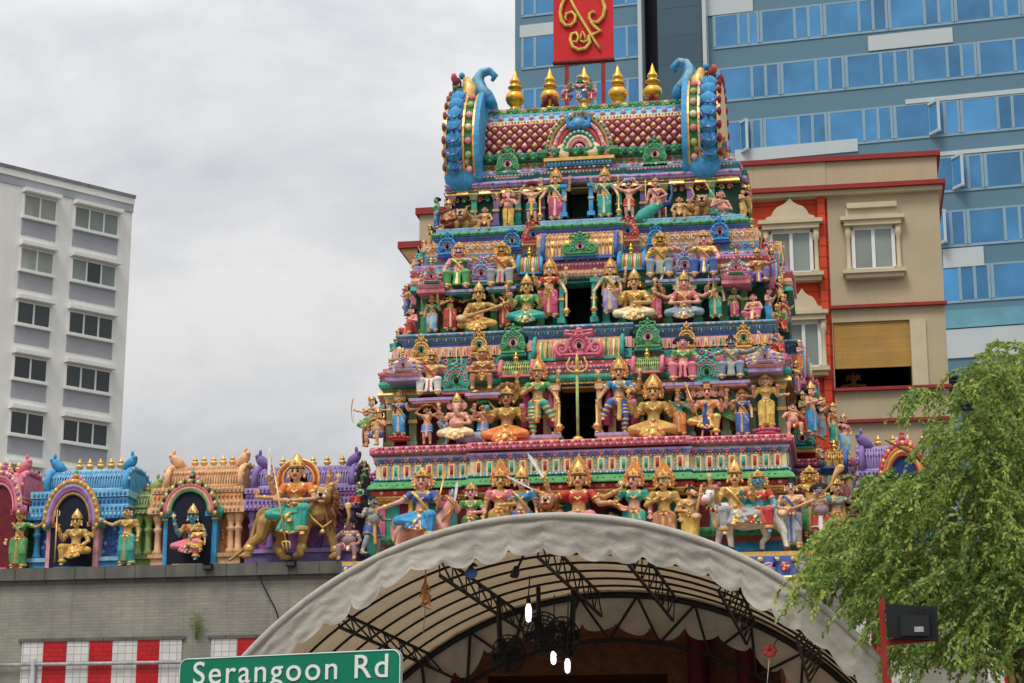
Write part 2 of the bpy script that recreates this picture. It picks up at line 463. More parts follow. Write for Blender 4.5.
def hair_obj(root, c, s, H, kind, col='black'):
    p = Prims()
    p.ell(V(c)+V((0,.012,.030))*s, V((.068,.070,.066))*s, col)
    if kind == 'bun': p.ell(V(c)+V((0,.075,.03))*s, V((.04,.034,.04))*s, col)
    elif kind == 'top': p.ell(V(c)+V((0,.02,.10))*s, V((.036,.036,.036))*s, col)
    elif kind == 'long':
        p.cap(V(c)+V((-.03,.05,.0))*s, V(c)+V((-.07,.07,-.16))*s, .036*s, .03*s, col); p.cap(V(c)+V((.03,.05,.0))*s, V(c)+V((.07,.07,-.16))*s, .036*s, .03*s, col)
        p.cap(V(c)+V((0,.05,.0))*s, V(c)+V((0,.08,-.16))*s, .05*s, .05*s, col)
    elif kind == 'wild':
        for i in range(14):
            a = PI*i/13
            p.cap(V(c)+V((.04*math.cos(a),.02,.03*math.sin(a)))*s, V(c)+V((.115*math.cos(a),.03,.02+.10*math.sin(a)))*s, .024*s, .014*s, col)
    return grow('hair', p, H, root, .012)
NSTAT = 0
def statue(label, px, py, hp, Y, pose='stand', arms=('down','hip'), skin='fairskin', top=None, low='red', trim='gold', sash=None,
           fem=True, crown='tall', halo=None, hair=None, items=(), yaw=0., turn=0., head_kind='face', mous=False, fat=0., gem='red',
           group='painted statues on the temple tower', name='statue', low_kind=None, lean=0., stand=None, H=None, seatdrop=0., halocol=('orange','gold'), heads=1, zoff=0., bulk=1.22):
    """hp = height in pixels a figure like this one would have standing; (px, py) = where feet (stand, bench) or seat (padma, lalita) are"""
    pos = P(px, py, Y); sc = PS(px, py, Y)
    H = H or hp*sc
    root = empty(name, (pos.x, Y, pos.z+zoff), yaw, label, 'statue', group)
    root.scale = (bulk, 1.1, 1)
    dz = {'stand': 0, 'stride': 0, 'cross': 0, 'padma': -.445, 'lalita': -.445, 'bench': -.22, 'squat': -.30, 'ride': -.445}[pose]
    O = V((0, 0, dz)); hs = 1.15
    b = Prims()
    tp = top or skin
    w = .062 if fem else .072
    w += fat*.5
    L = lambda x, y, z: V((x+lean*max(0, z-.5), y, z))+O
    # trunk
    b.ell(L(0,0,.73), V((.100 if fem else .112, .070, .095)), tp)
    b.cap(L(-.105,.004,.792), L(.105,.004,.792), .040, .040, tp if fem else skin)
    b.cap(L(0,0,.68), L(0,0,.58), w, w+.006, skin)
    if fat: b.ell(L(0,-.035,.625), V((.095+fat*.4,.085+fat*.45,.095+fat*.25)), skin)
    b.ell(L(0,.005,.535), V((.098,.074,.066)), skin)
    if fem:
        for i in (-1,1): b.ell(L(.046*i,-.058,.735), V((.043,.040,.042)), tp)
    else:
        for i in (-1,1): b.ell(L(.05*i,-.045,.75), V((.052,.034,.04)), tp)
    b.cap(L(0,.0,.81), L(0,-.006,.875), .035, .033, skin)
    # necklaces
    for (hw_, dp, zz, yy) in ((.055,.035,.825,-.045), (.07,.10,.80,-.088 if fem else -.078)):
        b.chain([L(-hw_,-.02,zz), L(-hw_*.6,yy*.8,zz-dp*.6), L(0,yy-.012,zz-dp), L(hw_*.6,yy*.8,zz-dp*.6), L(hw_,-.02,zz)], .0115, 'gold', .003)
    b.ell(L(0,-.098 if fem else -.088,.70), V((.016,.012,.018)), 'gold', None, .003)
    hc = L(0,-.012,.938)
    for k in range(heads):
        if k == 0: head(b, hc, hs, skin, head_kind, mous, turn)
        else:
            sg = 1 if k % 2 else -1; rk = (k+1)//2
            head(b, hc+V((sg*.095*rk, .02*rk, 0)), hs*.85, skin, 'face', mous, sg*.5*rk)
    # arms
    items_at = []
    na = len(arms)
    for i, a in enumerate(arms):
        sd = -1 if i % 2 == 0 else 1
        back = i >= 2
        sh = L(sd*.118, .03*(i//2), .79-.015*(i//2))
        if a is None: items_at.append(None); continue
        if isinstance(a, str):
            e, wv = ARMS[a]; e = V(e); wv = V(wv)
            e = L(sd*e.x, e.y+.03*(i//2), e.z); wv = L(sd*wv.x, wv.y+.02*(i//2), wv.z)
        else:
            e, wv = V(a[0])+O, V(a[1])+O
        b.cap(sh, e, .037, .030, skin); b.cap(e, wv, .030, .021, skin)
        b.ell(sh, V((.042,.042,.042)), tp if fem else skin)
        if fem and top: b.cap(sh, sh.lerp(e, .45), .042, .039, top); b.ring(sh.lerp(e,.43), sh.lerp(e,.55), .043, 'gold')
        else: b.ring(sh.lerp(e,.36), sh.lerp(e,.50), .041, 'gold')
        b.ring(e.lerp(wv,.74), e.lerp(wv,.92), .030, 'gold')
        d = (wv-e).normalized()
        hand(b, wv, d, V((-sd*.4,-.8,.1)), 1, skin, .5 if a not in ('abhaya',) else .15)
        items_at.append(wv+d*.055)
    # legs: joints
    if pose in ('stand',):
        legs = [((-.056,0,.50),(-.066,-.02,.28),(-.066,.012,.06)), ((.056,0,.50),(.062,-.035,.28),(.072,.005,.06))]
    elif pose == 'stride':
        legs = [((-.056,0,.50),(-.13,-.05,.29),(-.17,.0,.06)), ((.056,0,.50),(.11,-.03,.28),(.17,.03,.06))]
    elif pose == 'cross':           # one leg bent across, foot on the club
        sg = stand or 1
        legs = [((-.056*sg,0,.50),(-.07*sg,-.02,.28),(-.06*sg,.012,.06)), ((.056*sg,0,.50),(.10*sg,-.16,.46),(.20*sg,-.13,.24))]
    elif pose == 'padma':
        legs = [((-.06,0,.51),(-.205,-.14,.435),(-.04,-.17,.385)), ((.06,0,.51),(.205,-.14,.435),(.06,-.19,.405))]
    elif pose == 'lalita':
        sg = stand or 1
        legs = [((-.06*sg,0,.51),(-.210*sg,-.13,.445),(-.01*sg,-.18,.395)), ((.06*sg,0,.50),(.125*sg,-.20,.495),(.115*sg,-.19,.245))]
    elif pose in ('bench', 'ride'):
        legs = [((-.06,0,.50),(-.125,-.20,.505),(-.125,-.18,.27)), ((.06,0,.50),(.125,-.20,.505),(.125,-.18,.27))]
    elif pose == 'squat':
        legs = [((-.06,0,.42),(-.19,-.16,.50),(-.13,-.10,.34)), ((.06,0,.42),(.15,-.16,.58),(.12,-.16,.34))]
    g = Prims(); lk = low_kind or ('sari' if fem else 'dhoti')
    for i, (h_, k_, a_) in enumerate(legs):
        h_, k_, a_ = L(*h_), L(*k_), L(*a_)
        h_.x -= lean*max(0, h_.z-dz-.5); k_.x -= lean*max(0, k_.z-dz-.5)
        b.cap(h_, k_, .062, .043, skin); b.cap(k_, k_.lerp(a_,.35), .041, .043, skin); b.cap(k_.lerp(a_,.35), a_, .043, .026, skin)
        fd = V((0,-1,0)) if pose in ('stand','stride','bench','squat','ride') else ((a_-k_).normalized()+V((0,-.6,-.35)) if pose in ('padma',) else V((0.15,-1,-.35)))
        fd.normalize()
        ft = a_+fd*.085+V((0,0,-.036 if pose in ('stand','stride','bench','squat') else -.02))
        b.cap(a_+V((0,.015,-.02)), ft, .027, .020, skin)
        for tt in range(3): b.cap(ft+V(((tt-1)*.013,0,0)), ft+fd*.022+V(((tt-1)*.014,0,-.004)), .010, .008, skin)
        b.ring(k_.lerp(a_,.88), k_.lerp(a_,1.), .034, 'gold')
        # clothing on the leg
        if lk == 'shorts':
            e_ = h_.lerp(k_, .62)
            g.cap(h_, e_, .074, .070, low); g.ring(e_.lerp(k_,.12), e_.lerp(k_,.28), .077, trim)
        elif lk == 'loin':
            e_ = h_.lerp(k_, .3); g.cap(h_, e_, .070, .066, low)
        elif lk == 'bands':
            g.cap(h_, k_, .070, .052, low); g.cap(k_, k_.lerp(a_,.9), .051, .038, low)
            for t in (.30,.55,.80): g.ring(h_.lerp(k_,t), h_.lerp(k_,t+.09), .074-.016*t, trim)
            for t in (.2,.5,.8): g.ring(k_.lerp(a_,t), k_.lerp(a_,t+.12), .056-.012*t, trim)
        else:
            wid = .006 if pose == 'stand' and fem else 0.
            tp_ = .012 if pose in ('padma','lalita') else 0.
            g.cap(h_, k_, .080, .064+wid, low); g.cap(k_, k_.lerp(a_,.93), .058+wid, .047+wid*2-tp_, low)
            g.ring(k_.lerp(a_,.84), k_.lerp(a_,1.0), .058+wid*2, trim)
            for j in (-1, 1):   # folds
                off = V((.030*j, -.05, .012 if abs((k_-h_).z) < .1 else 0))
                g.cap(h_+off*1.05, k_+off*.72, .017, .015, low); g.cap(k_+off*.8, k_.lerp(a_,.9)+off*.62, .015, .015, low)
    g.ell(L(0,.004,.535), V((.108,.084,.060)), low)
    if pose in ('stand',) and lk in ('sari','dhoti'):
        g.cap(L(0,.0,.46), L(.0,.012,.12), .072, .055, low)
        g.ring(L(0,.012,.12), L(0,.012,.08), .064, trim)
        pc = sash or trim
        g.cap(L(-.010,-.076,.53), L(-.012,-.083,.10), .010, .017, pc); g.cap(L(.02,-.074,.53), L(.026,-.078,.10), .015, .020, low); g.cap(L(-.038,-.070,.53), L(-.045,-.074,.10), .014, .018, low); 
        g.cap(L(.03,-.076,.53), L(.105,-.062,.34), .012, .017, pc)
        g.cap(L(-.05,-.07,.52), L(-.085,-.06,.22), .015, .018, low)
    elif pose in ('padma','lalita'):
        pc = sash or trim
        g.ell(L(0,-.09,.455), V((.15,.10,.035)), low)
        for j in (-2,-1,0,1,2): g.cap(L(.026*j,-.14,.50), L(.055*j,-.205,.325+.018*abs(j)-seatdrop), .017, .027, pc if j == 0 else low)
        g.chain([L(-.125,-.205,.352-seatdrop), L(0,-.215,.312-seatdrop), L(.125,-.205,.352-seatdrop)], .016, trim)
    elif pose in ('bench','ride','squat'):
        pc = sash or trim
        if lk not in ('loin','shorts'):
            g.cap(L(-.05,-.12,.49), L(.05,-.12,.49), .055, .055, low)
            for j in (-1,0,1): g.cap(L(.028*j,-.155,.50), L(.035*j,-.20,.30), .017, .024, pc if j == 0 else low, .002)
        else: g.cap(L(0,-.07,.50), L(0,-.12,.44), .04, .03, pc)
    else:
        pc = sash or trim
        g.cap(L(0,-.075,.52), L(0,-.085,.22), .024, .034, pc, .002); g.cap(L(.03,-.06,.52), L(.03,-.07,.28), .018, .024, low)
    g.ell(L(0,.0,.572), V((w+.022+fat*.45,.082+fat*.5,.019)), 'gold', None, .004)
    g.ell(L(0,-.082-fat*.45,.570), V((.024,.016,.022)), 'gold', None, .004)
    for j in range(-3,4): g.ell(L(.026*j,-.082+.004*j*j,.535-.006*(3-abs(j))), V((.013,.012,.018)), 'gold' if j % 2 else gem, None, .003)
    if sash and not (fem and sum(map(ord, label)) % 2):
        g.chain([L(.085,-.05,.56), L(.03,-.09,.64), L(-.03,-.108 if fem else -.09,.735), L(-.085,-.055,.80), L(-.10,.03,.80)], [.017,.016,.018,.022,.027], sash)
        if fem: g.chain([L(-.10,.03,.80), L(-.125,.06,.66), L(-.13,.055,.45)], [.028,.03,.034], sash)
    if name == 'person':
        for q_ in (b, g): q_.L = [(*t_[:5], skin if t_[5] in ('gold',) else t_[5], t_[6]) for t_ in q_.L]
    grow('body', b, H, root); grow({'sari':'sari','dhoti':'dhoti','shorts':'shorts','loin':'loincloth','bands':'trousers'}[lk], g, H, root)
    hh = V(hc)+V((0,0,.062))*hs
    if crown in ('tall','small'):
        for k in range(heads):
            sg = 1 if k % 2 else -1; rk = (k+1)//2
            crown_obj(root, hh+(V((sg*.095*rk,.02*rk,0)) if k else V((0,0,0))), hs*(1 if k == 0 else .8), H, crown, gem)
    if hair or (crown in (None,)): hair_obj(root, hc, hs, H, hair or 'cap')
    elif head_kind == 'face': hair_obj(root, hc+V((0,.02,-.012)), hs*.97, H, 'bun' if not fem else 'long')
    if halo: halo_obj(root, hc, H, halo, halocol)
    # things held are moulded with the figure
    for it in items:
        kind, ai = it[0], it[1]; arg = it[2:] if kind in ('slab','basepad') else it[2] if len(it) > 2 else None
        q = items_at[ai]*H if ai is not None else V((0,0,0))
        mb = MB()
        if kind == 'mace':
            z0 = (arg if arg is not None else 0.)*H
            mb.lathe((q.x,q.y,0), [(.0,z0),(.03*H,z0+.004),(.032*H,z0+.02*H),(.014*H,z0+.035*H),(.042*H,z0+.06*H),(.056*H,z0+.10*H),(.042*H,z0+.145*H),(.018*H,z0+.165*H),(.022*H,z0+.18*H),(.015*H,z0+.19*H),(.021*H,q.z-.04*H),(.016*H,q.z),(.022*H,q.z+.015*H),(0.0,q.z+.03*H)], 'gold', 10)
            for k in range(8): mb.ell((q.x+.056*H*math.cos(k*PI/4), q.y+.056*H*math.sin(k*PI/4), z0+.10*H), V((.012,.012,.016))*H, 'red', 6, 4)
            nm = 'mace'
        elif kind == 'lotus':
            for k in range(6):
                a = k*PI/3; mb.ell(q+V((math.cos(a)*.016, math.sin(a)*.012, .02))*H, V((.014,.014,.034))*H, arg or 'pink', 6, 5)
            mb.ell(q+V((0,0,.02))*H, V((.016,.016,.03))*H, 'yellow', 6, 5); mb.tube([q, q-V((0,0,.06))*H], .006*H, 'green', 6); nm = 'lotus'
        elif kind == 'disc':
            mb.tube([q, q+V((0,0,.03))*H], .008*H, 'gold', 6)
            for k in range(8): mb.ell(q+V((.026*math.cos(k*PI/4),0,.06+.026*math.sin(k*PI/4)))*H, V((.010,.010,.012))*H, 'gold', 6, 4)
            mb.ell(q+V((0,0,.06))*H, V((.022,.010,.024))*H, arg or 'cream', 8, 5); nm = 'emblem'
        elif kind == 'sword':
            d = V(arg or (0,0,1)).normalized(); e = q+d*.34*H
            mb.plate([(q.x-.012*H,q.z),(q.x+.012*H,q.z),(q.x+d.x*.28*H+.02*H,q.z+d.z*.28*H),(e.x,e.z),(q.x+d.x*.28*H-.02*H,q.z+d.z*.28*H)], q.y-.008*H, q.y+.008*H, 'white')
            mb.bar(q-V((.04,0,0))*H, q+V((.04,0,0))*H, .010*H, 'gold'); mb.tube([q-d*.06*H, q], .011*H, 'gold', 6); nm = 'sword'
        elif kind in ('spear','trident','staff'):
            a0, a1 = (V(arg[0])+O)*H, (V(arg[1])+O)*H
            mb.tube([a0, a1], .0095*H, 'gold' if kind != 'staff' else 'bronze', 6); d = (a1-a0).normalized()
            if kind == 'spear':
                mb.plate([(a1.x-.004*H,a1.z-.01*H),(a1.x+.03*H,a1.z+.03*H),(a1.x+d.x*.10*H,a1.z+d.z*.10*H),(a1.x-.03*H,a1.z+.03*H)], a1.y-.01*H, a1.y+.01*H, 'yellow')
            elif kind == 'trident':
                for sg in (-1,0,1):
                    mb.tube([a1, a1+(V((.035*sg,0,.02*0))+d*.012)*H, a1+(V((.035*sg,0,0))+d*.05)*H, a1+(V((.026*sg,0,0))+d*(.10+(.02 if sg == 0 else 0)))*H], [.010*H,.010*H,.009*H,.003*H], 'gold', 6)
            nm = kind
        elif kind == 'bow':
            pts = [q+V((arg*(.09*math.cos(t)-.03), -.01, .30*math.sin(t)))*H for t in [R(-75+150*k/12) for k in range(13)]]
            mb.tube(pts, [.006*H]+[.011*H]*11+[.006*H], 'gold', 6); mb.tube([pts[0], pts[-1]], .0035*H, 'cream', 4); nm = 'bow'
        elif kind == 'flute':
            mb.tube([q+V((-.06*arg,-.01,.02))*H, q+V((.20*arg,-.02,-.06))*H], .010*H, 'gold', 6); mb.lathe(q+V((.21*arg,-.02,-.075))*H, [(.012*H,0),(.03*H,.03*H),(.004*H,.032*H)], 'gold', 8); nm = 'flute'
        elif kind == 'veena':
            a0, a1 = (V(arg[0])+O)*H, (V(arg[1])+O)*H; d = (a1-a0)
            mb.tube([a0, a0+d*.5, a1], [.028*H,.022*H,.016*H], 'tan' if len(it) < 4 else it[3], 8)
            mb.ell(a0, V((.075,.05,.065))*H, 'tan' if len(it) < 4 else it[3], 12, 8); mb.ell(a0+V((0,-.045,0))*H, V((.045,.012,.04))*H, 'cream', 10, 6)
            mb.ell(a1, V((.024,.02,.024))*H, 'gold', 8, 6)
            for k in range(5): mb.ell(a0+d*(.35+.12*k)+V((0,-.028,0))*H, V((.006,.006,.012))*H, 'gold', 6, 4)
            nm = 'lute'
        elif kind == 'tray':
            c = V((0,0,1.03))*H+O*H
            mb.lathe(c, [(0,0),(.09*H,.0),(.15*H,.03*H),(.155*H,.045*H),(.12*H,.05*H),(.0,.05*H)], arg[0], 14)
            for k in range(9):
                a = k*2*PI/9; mb.ell(c+V((.09*math.cos(a),.06*math.sin(a),.06))*H, V((.036,.03,.030))*H, arg[1], 8, 5)
            mb.ell(c+V((0,0,.075))*H, V((.06,.06,.04))*H, arg[1], 8, 5); nm = 'tray'
        elif kind == 'bundle':
            c = V((0,.0,1.07))*H+O*H
            mb.ell(c, V((.15,.09,.065))*H, arg[0], 12, 8, (V((.95,0,.3)), V((0,1,0)), V((-.3,0,.95))))
            for k in range(5): mb.tube([c+V((-.12+.06*k,-.07+.01*abs(k-2),-.04))*H, c+V((-.10+.055*k,-.085+.012*abs(k-2),.0))*H, c+V((-.08+.05*k,-.05,.05))*H], .010*H, arg[1], 5)
            nm = 'bundle'
        elif kind == 'horn':
            a0 = (V(arg[0])+O)*H; a1 = (V(arg[1])+O)*H; mid = a0.lerp(a1,.5)+V((.03,0,-.03))*H
            mb.tube([a0, mid, a0.lerp(a1,.8), a1], [.012*H,.022*H,.034*H,.062*H], 'ochre', 10); mb.ell(a1+(a1-mid).normalized()*.008*H, V((.055,.05,.05))*H, 'gold', 10, 6); nm = 'horn'
        elif kind == 'tailloop':
            pts = [(V(t)+O)*H for t in arg]; mb.tube(pts, [.026*H]*(len(pts)-1)+[.012*H], skin, 8); nm = 'tail'
        elif kind == 'fruit':
            mb.ell(q, V((.05,.05,.05))*H, arg or 'maroon', 10, 7); nm = 'pot'
        elif kind == 'cloak':
            w2 = arg[1]
            pts = [(V((-w2,.07,.80))+O)*H, (V((-w2*1.2,.10,.50))+O)*H, (V((-w2*1.35,.08,.16))+O)*H]
            for sg in (1,-1):
                mb.tube([V((p_.x*sg, p_.y, p_.z)) for p_ in pts], [.03*H,.05*H,.06*H], arg[0], 8)
            nm = 'shawl'
        elif kind == 'fan':
            c = (V((0,.10,.70))+O)*H; n = 19
            for k in range(n):
                a = R(-25+230*k/(n-1)); d = V((math.cos(a),0,math.sin(a))); t = V((-math.sin(a),0,math.cos(a)))
                e = c+d*.46*H
                mb.plate([(c.x+t.x*.01*H,c.z+t.z*.01*H),(c.x-t.x*.01*H,c.z-t.z*.01*H),(e.x-t.x*.055*H-d.x*.05*H,e.z-t.z*.055*H-d.z*.05*H),(e.x,e.z),(e.x+t.x*.055*H-d.x*.05*H,e.z+t.z*.055*H-d.z*.05*H)][::-1], c.y+.012*H*(k % 2), c.y+.012*H*(k % 2)+.02*H, 'moss' if k % 2 else 'green')
                for f in (.5,.68,.84): mb.ell(c+d*.46*H*f+V((0,.0,0))*H, V((.016,.012,.016))*H, 'lime' if f < .8 else 'cobalt', 6, 4)
            nm = 'feather_fan'
        elif kind == 'basepad':
            mb.lathe(((0),0,-.10*H), [(0,0),(.17*H,0),(.20*H,.02*H),(.15*H,.045*H),(.16*H,.06*H),(.21*H,.085*H),(.19*H,.098*H),(0,.098*H)], arg[0], 16, 1, .75)
            for k in range(14):
                a = 2*PI*k/14; mb.ell((.195*H*math.cos(a), .146*H*math.sin(a), -.03*H), V((.036,.03,.036))*H, arg[1], 6, 4)
            nm = 'pedestal'
        elif kind == 'slab':
            w_, d_, t_ = arg[1]*H, arg[2]*H, .05*H
            z_ = arg[3]*H if len(arg) > 3 else -.05*H
            mb.box(-w_, w_, -d_, d_*1.3, z_, z_+t_, arg[0]); mb.box(-w_*.9, w_*.9, -d_*.9, d_*1.3, z_-t_, z_, trim); nm = 'pedestal'
        mb.build(nm, root)
    return root
# ------------------------------------------------------------------ the temple tower
YC = 3.9
tower = empty('temple_tower', (0, YC, 0), 0, 'tall tiered temple tower covered in brightly painted carvings behind the white canopy', 'temple tower')
class TP:   # part of the tower: world coordinates, re-based on the tower's empty
    pass
def part(mb, name, parent=None):
    o = mb.build(name, parent or tower)
    if parent is None: o.location = (0, -YC, 0)
    return o
def zz(py, Y): return PZ(py, Y)
# tier data: front of cornice, half width of front, plan
def hwid(pxl, py, Y): return -PX(pxl, py, Y)
T0 = dict(yf=-.10, hw=hwid(372, 456, -.10), side=(2.5, 5.3, 1.2))
T1 = dict(yf=.75, hw=hwid(384, 440, .75))
T2 = dict(yf=1.0, hw=hwid(402, 340, 1.0), side=(2.7, 5.1, .45))
T2w = dict(yf=1.75, hw=hwid(416, 320, 1.75))
T3 = dict(yf=1.95, hw=hwid(436, 238, 1.95), side=(2.9, 4.9, .22))
T3w = dict(yf=2.6, hw=hwid(446, 215, 2.6))
def path(yf, hw, bays=(), side=None): return plan(hw, yf, 2*YC-yf, bays, side)
def bay(a, b, py, Y, st): return (PX(a, py, Y), PX(b, py, Y), st)
cnt = [0]
def band(pth, yref, py0, py1, prof, depth, mat, mots=(), name='moulding'):
    """py0 = upper, py1 = lower edge on the axis of the tower"""
    mb = MB(); z1 = zz(py0, yref); z0 = zz(py1, yref)
    sweep(mb, pth, z0, z1, prof, depth, mat)
    for mo in mots:
        kind, fz, size, step, out, mats = mo
        motif(mb, pth, z0+(z1-z0)*fz, kind, size, step, out, mats)
    return part(mb, name)
# ---- plain inner masses
mb = MB()
def mass(yf, hw, pya, pyb, m, side=None, yr=None):
    z1, z0 = zz(pya, yr or yf), zz(pyb, yr or yf)
    mb.box(-hw, hw, yf, 2*YC-yf, z0, z1, m)
    if side: mb.box(-hw-side[2], hw+side[2], side[0], side[1], z0+.004, z1-.004, m)
mass(.28, T0['hw']-.35, 440, 500, 'purple', (2.8, 5.0, 1.0)); part(mb, 'base_core'); 
# ---- base: cornice above the frieze of large figures
A = path(-.10, T0['hw'], [bay(470, 690, 450, -.1, .14)], T0['side'])
A2 = path(-.02, T0['hw']-.08, [bay(471, 689, 450, -.1, .14)], T0['side'])
band(A, -.1, 440.5, 448.5, 'roll', .05, 'pink', [('bead', .72, (.030,.03,.030), .068, .05, ('red','cream','magenta')), ('bead', .25, (.030,.03,.030), .068, .05, ('magenta','rose'))])
band(A2, -.1, 448.5, 451, 'flat', 0, 'maroon')
band(A2, -.1, 451, 459, 'cyma', .07, 'lavender', [('scroll', .5, (.06,.014,.045), .10, .06, ('purple','pink','cobalt')), ('bead', .12, (.02,.02,.02), .07, .03, ('gold','cream'))])
band(A2, -.1, 459, 472, 'flat', 0, 'cream', [('frame', .5, (.044,.05,.125), .215, .02, ('red','teal'))])
# blue bead columns between the pills
mb = MB()
for p_, t_, n_, k_ in along(A2, .215, .03, .06+.108):
    for j in range(6): mb.ell((p_.x, p_.y, zz(472,-.1)+.025+.042*j), (.016,.016,.018), 'blue' if j % 2 else 'sky_blue', 6, 4)
part(mb, 'bead_trim')
band(A2, -.1, 472, 475, 'roll', .05, 'blue', [('bead', .5, (.024,.03,.026), .062, .045, ('sky_blue','white'))])
band(A2, -.1, 475, 484, 'eave', .16, 'green', [('bead', .42, (.022,.02,.018), .11, .125, ('dark_green','lime','dark_green'))])
band(A2, -.1, 484, 491, 'roll', .10, 'red', [('bead', .5, (.05,.012,.04), .14, .095, ('rose','red'))])
band(A2, -.1, 491, 498, 'cyma', .10, 'gold', [('arch', .3, (.05,.012,.06), .12, .07, ('mustard','orange'))])
# ---- wall behind the large figures
mb = MB()
W0 = T0['hw']-.18
mb.box(-W0, W0, .06, 2*YC-.06, zz(560,0), zz(497,0), 'teal')
mb.box(-W0-1, W0+1, 2.6, 5.2, zz(560,0), zz(497,0)-.003, 'teal')
for i, px in enumerate((380, 404, 462, 486, 536, 614, 650, 684, 704, 776, 800)):
    x = PX(px, 520, 0)
    mb.box(x-.10, x+.10, .02, .2, zz(545,0), zz(498,0), 'pink' if i % 3 == 0 else 'maroon')
for a, b in ((536,560),(590,650),(470,500)):
    mb.box(PX(a,520,0), PX(b,520,0), .035, .2, zz(544,0), zz(499,0), 'maroon')
part(mb, 'base_wall')
A3 = path(.03, W0+.03, [], (2.55,5.25,1.0))
band(A3, 0, 530, 541, 'roll', .12, 'green', [('bead', .5, (.05,.02,.05), .13, .11, ('leaf','teal'))])
band(A3, 0, 541, 546, 'flat', .06, 'red')
band(A3, 0, 546, 557, 'eave', .10, 'blue')
A4 = path(-.85, W0+.55, [], (2.2,5.6,.85))
mb = MB(); mb.box(-W0-.5, W0+.5, -.8, 2*YC, zz(586,-.85), zz(557,-.85), 'blue'); part(mb, 'figure_ledge')
band(A4, -.85, 556, 560.5, 'flat', .03, 'gold')
band(A4, -.85, 560.5, 580, 'flat', 0, 'cobalt')
mb = MB()     # peacock frieze
for p_, t_, n_, k_ in along(A4[2:4] if len(A4) > 5 else A4, .46, .02):
    pass
for p_, t_, n_, k_ in along([A4[3], A4[4]] , .30, .02):
    zb = zz(580, -.85); h = zz(560.5,-.85)-zb
    c = V((p_.x, p_.y, zb+h*.40))
    if k_ % 2 == 0:
        mb.ell(c, (.13,.05,h*.30), 'lavender', 10, 6, (t_, n_, Zv)); mb.tube([c+V((.08,-.02,.02)), c+V((.13,-.03,h*.3)), c+V((.10,-.03,h*.48))], [.04,.025,.02], 'deepblue', 6)
        for j in range(5): mb.ell(c+V((-.12+.035*j,-.045,.04+.01*j)), (.018,.012,.022), 'gold', 6, 4)
    else:
        for j in range(6):
            a = j*PI/3; mb.ell(c+V((.055*math.cos(a),-.02,.055*math.sin(a)+.02)), (.038,.025,.038), 'red' if j % 2 else 'rose', 6, 4)
        mb.ell(c+V((0,-.04,.02)), (.03,.02,.03), 'yellow', 6, 4)
    for j in (-1,1): mb.ell(c+V((.15*j*.9,-.01,h*.42)), (.04,.02,.05), 'gold', 6, 4)
part(mb, 'frieze_panel')
band(A4, -.85, 580, 584, 'roll', .05, 'gold')
band(A4, -.85, 584, 594, 'eave', .22, 'orange')
# ---- entrance storey under the frieze: pillars and a dark doorway; dark brown and maroon stand for canopy shade
mb = MB()
zlow = zz(592, -.85)
dx0, dx1 = -1.7, 1.7
mb.box(-W0-.2, dx0, -.45, 2*YC, 0, zlow, 'brown'); mb.box(dx1, W0+.2, -.45, 2*YC, 0, zlow, 'brown')
mb.box(dx0, dx1, -.45, 2*YC, zlow-1.5, zlow-.003, 'brown'); mb.box(dx0, dx1, 3.2, 3.5, 0, zlow-1.503, 'dark')
part(mb, 'entrance_wall')
for x in (-4.1, -3.2, -2.3, 2.3, 3.2, 4.1):
    mb = MB(); mb.lathe((x, -.75, 0), [(.26,0),(.26,.4),(.2,.5),(.2,zlow-.75),(.26,zlow-.65),(.2,zlow-.55),(.30,zlow-.2),(.30,zlow-.01)], 'dark_teal' if abs(x) > 4 else 'maroon', 12); part(mb, 'entrance_pillar')
mb = MB(); mb.box(-3.2, 3.9, -4.3, -.9, zlow-.34, zlow-.28, 'brown')  # added roof sheet, blocks sky light so the entrance stays dark
for k in range(7): mb.box(-3.1+k*1.1, -3.02+k*1.1, -4.25, -.9, zlow-.42, zlow-.343, 'dark')
part(mb, 'shade_helper_roof')
for x in (-3.3, 3.92): mb = MB(); mb.box(x, x+.08, -4.3, -.9, .1, zlow-.3, 'brown'); part(mb, 'shade_helper_wall')  # added side screens, close off light beneath the added roof
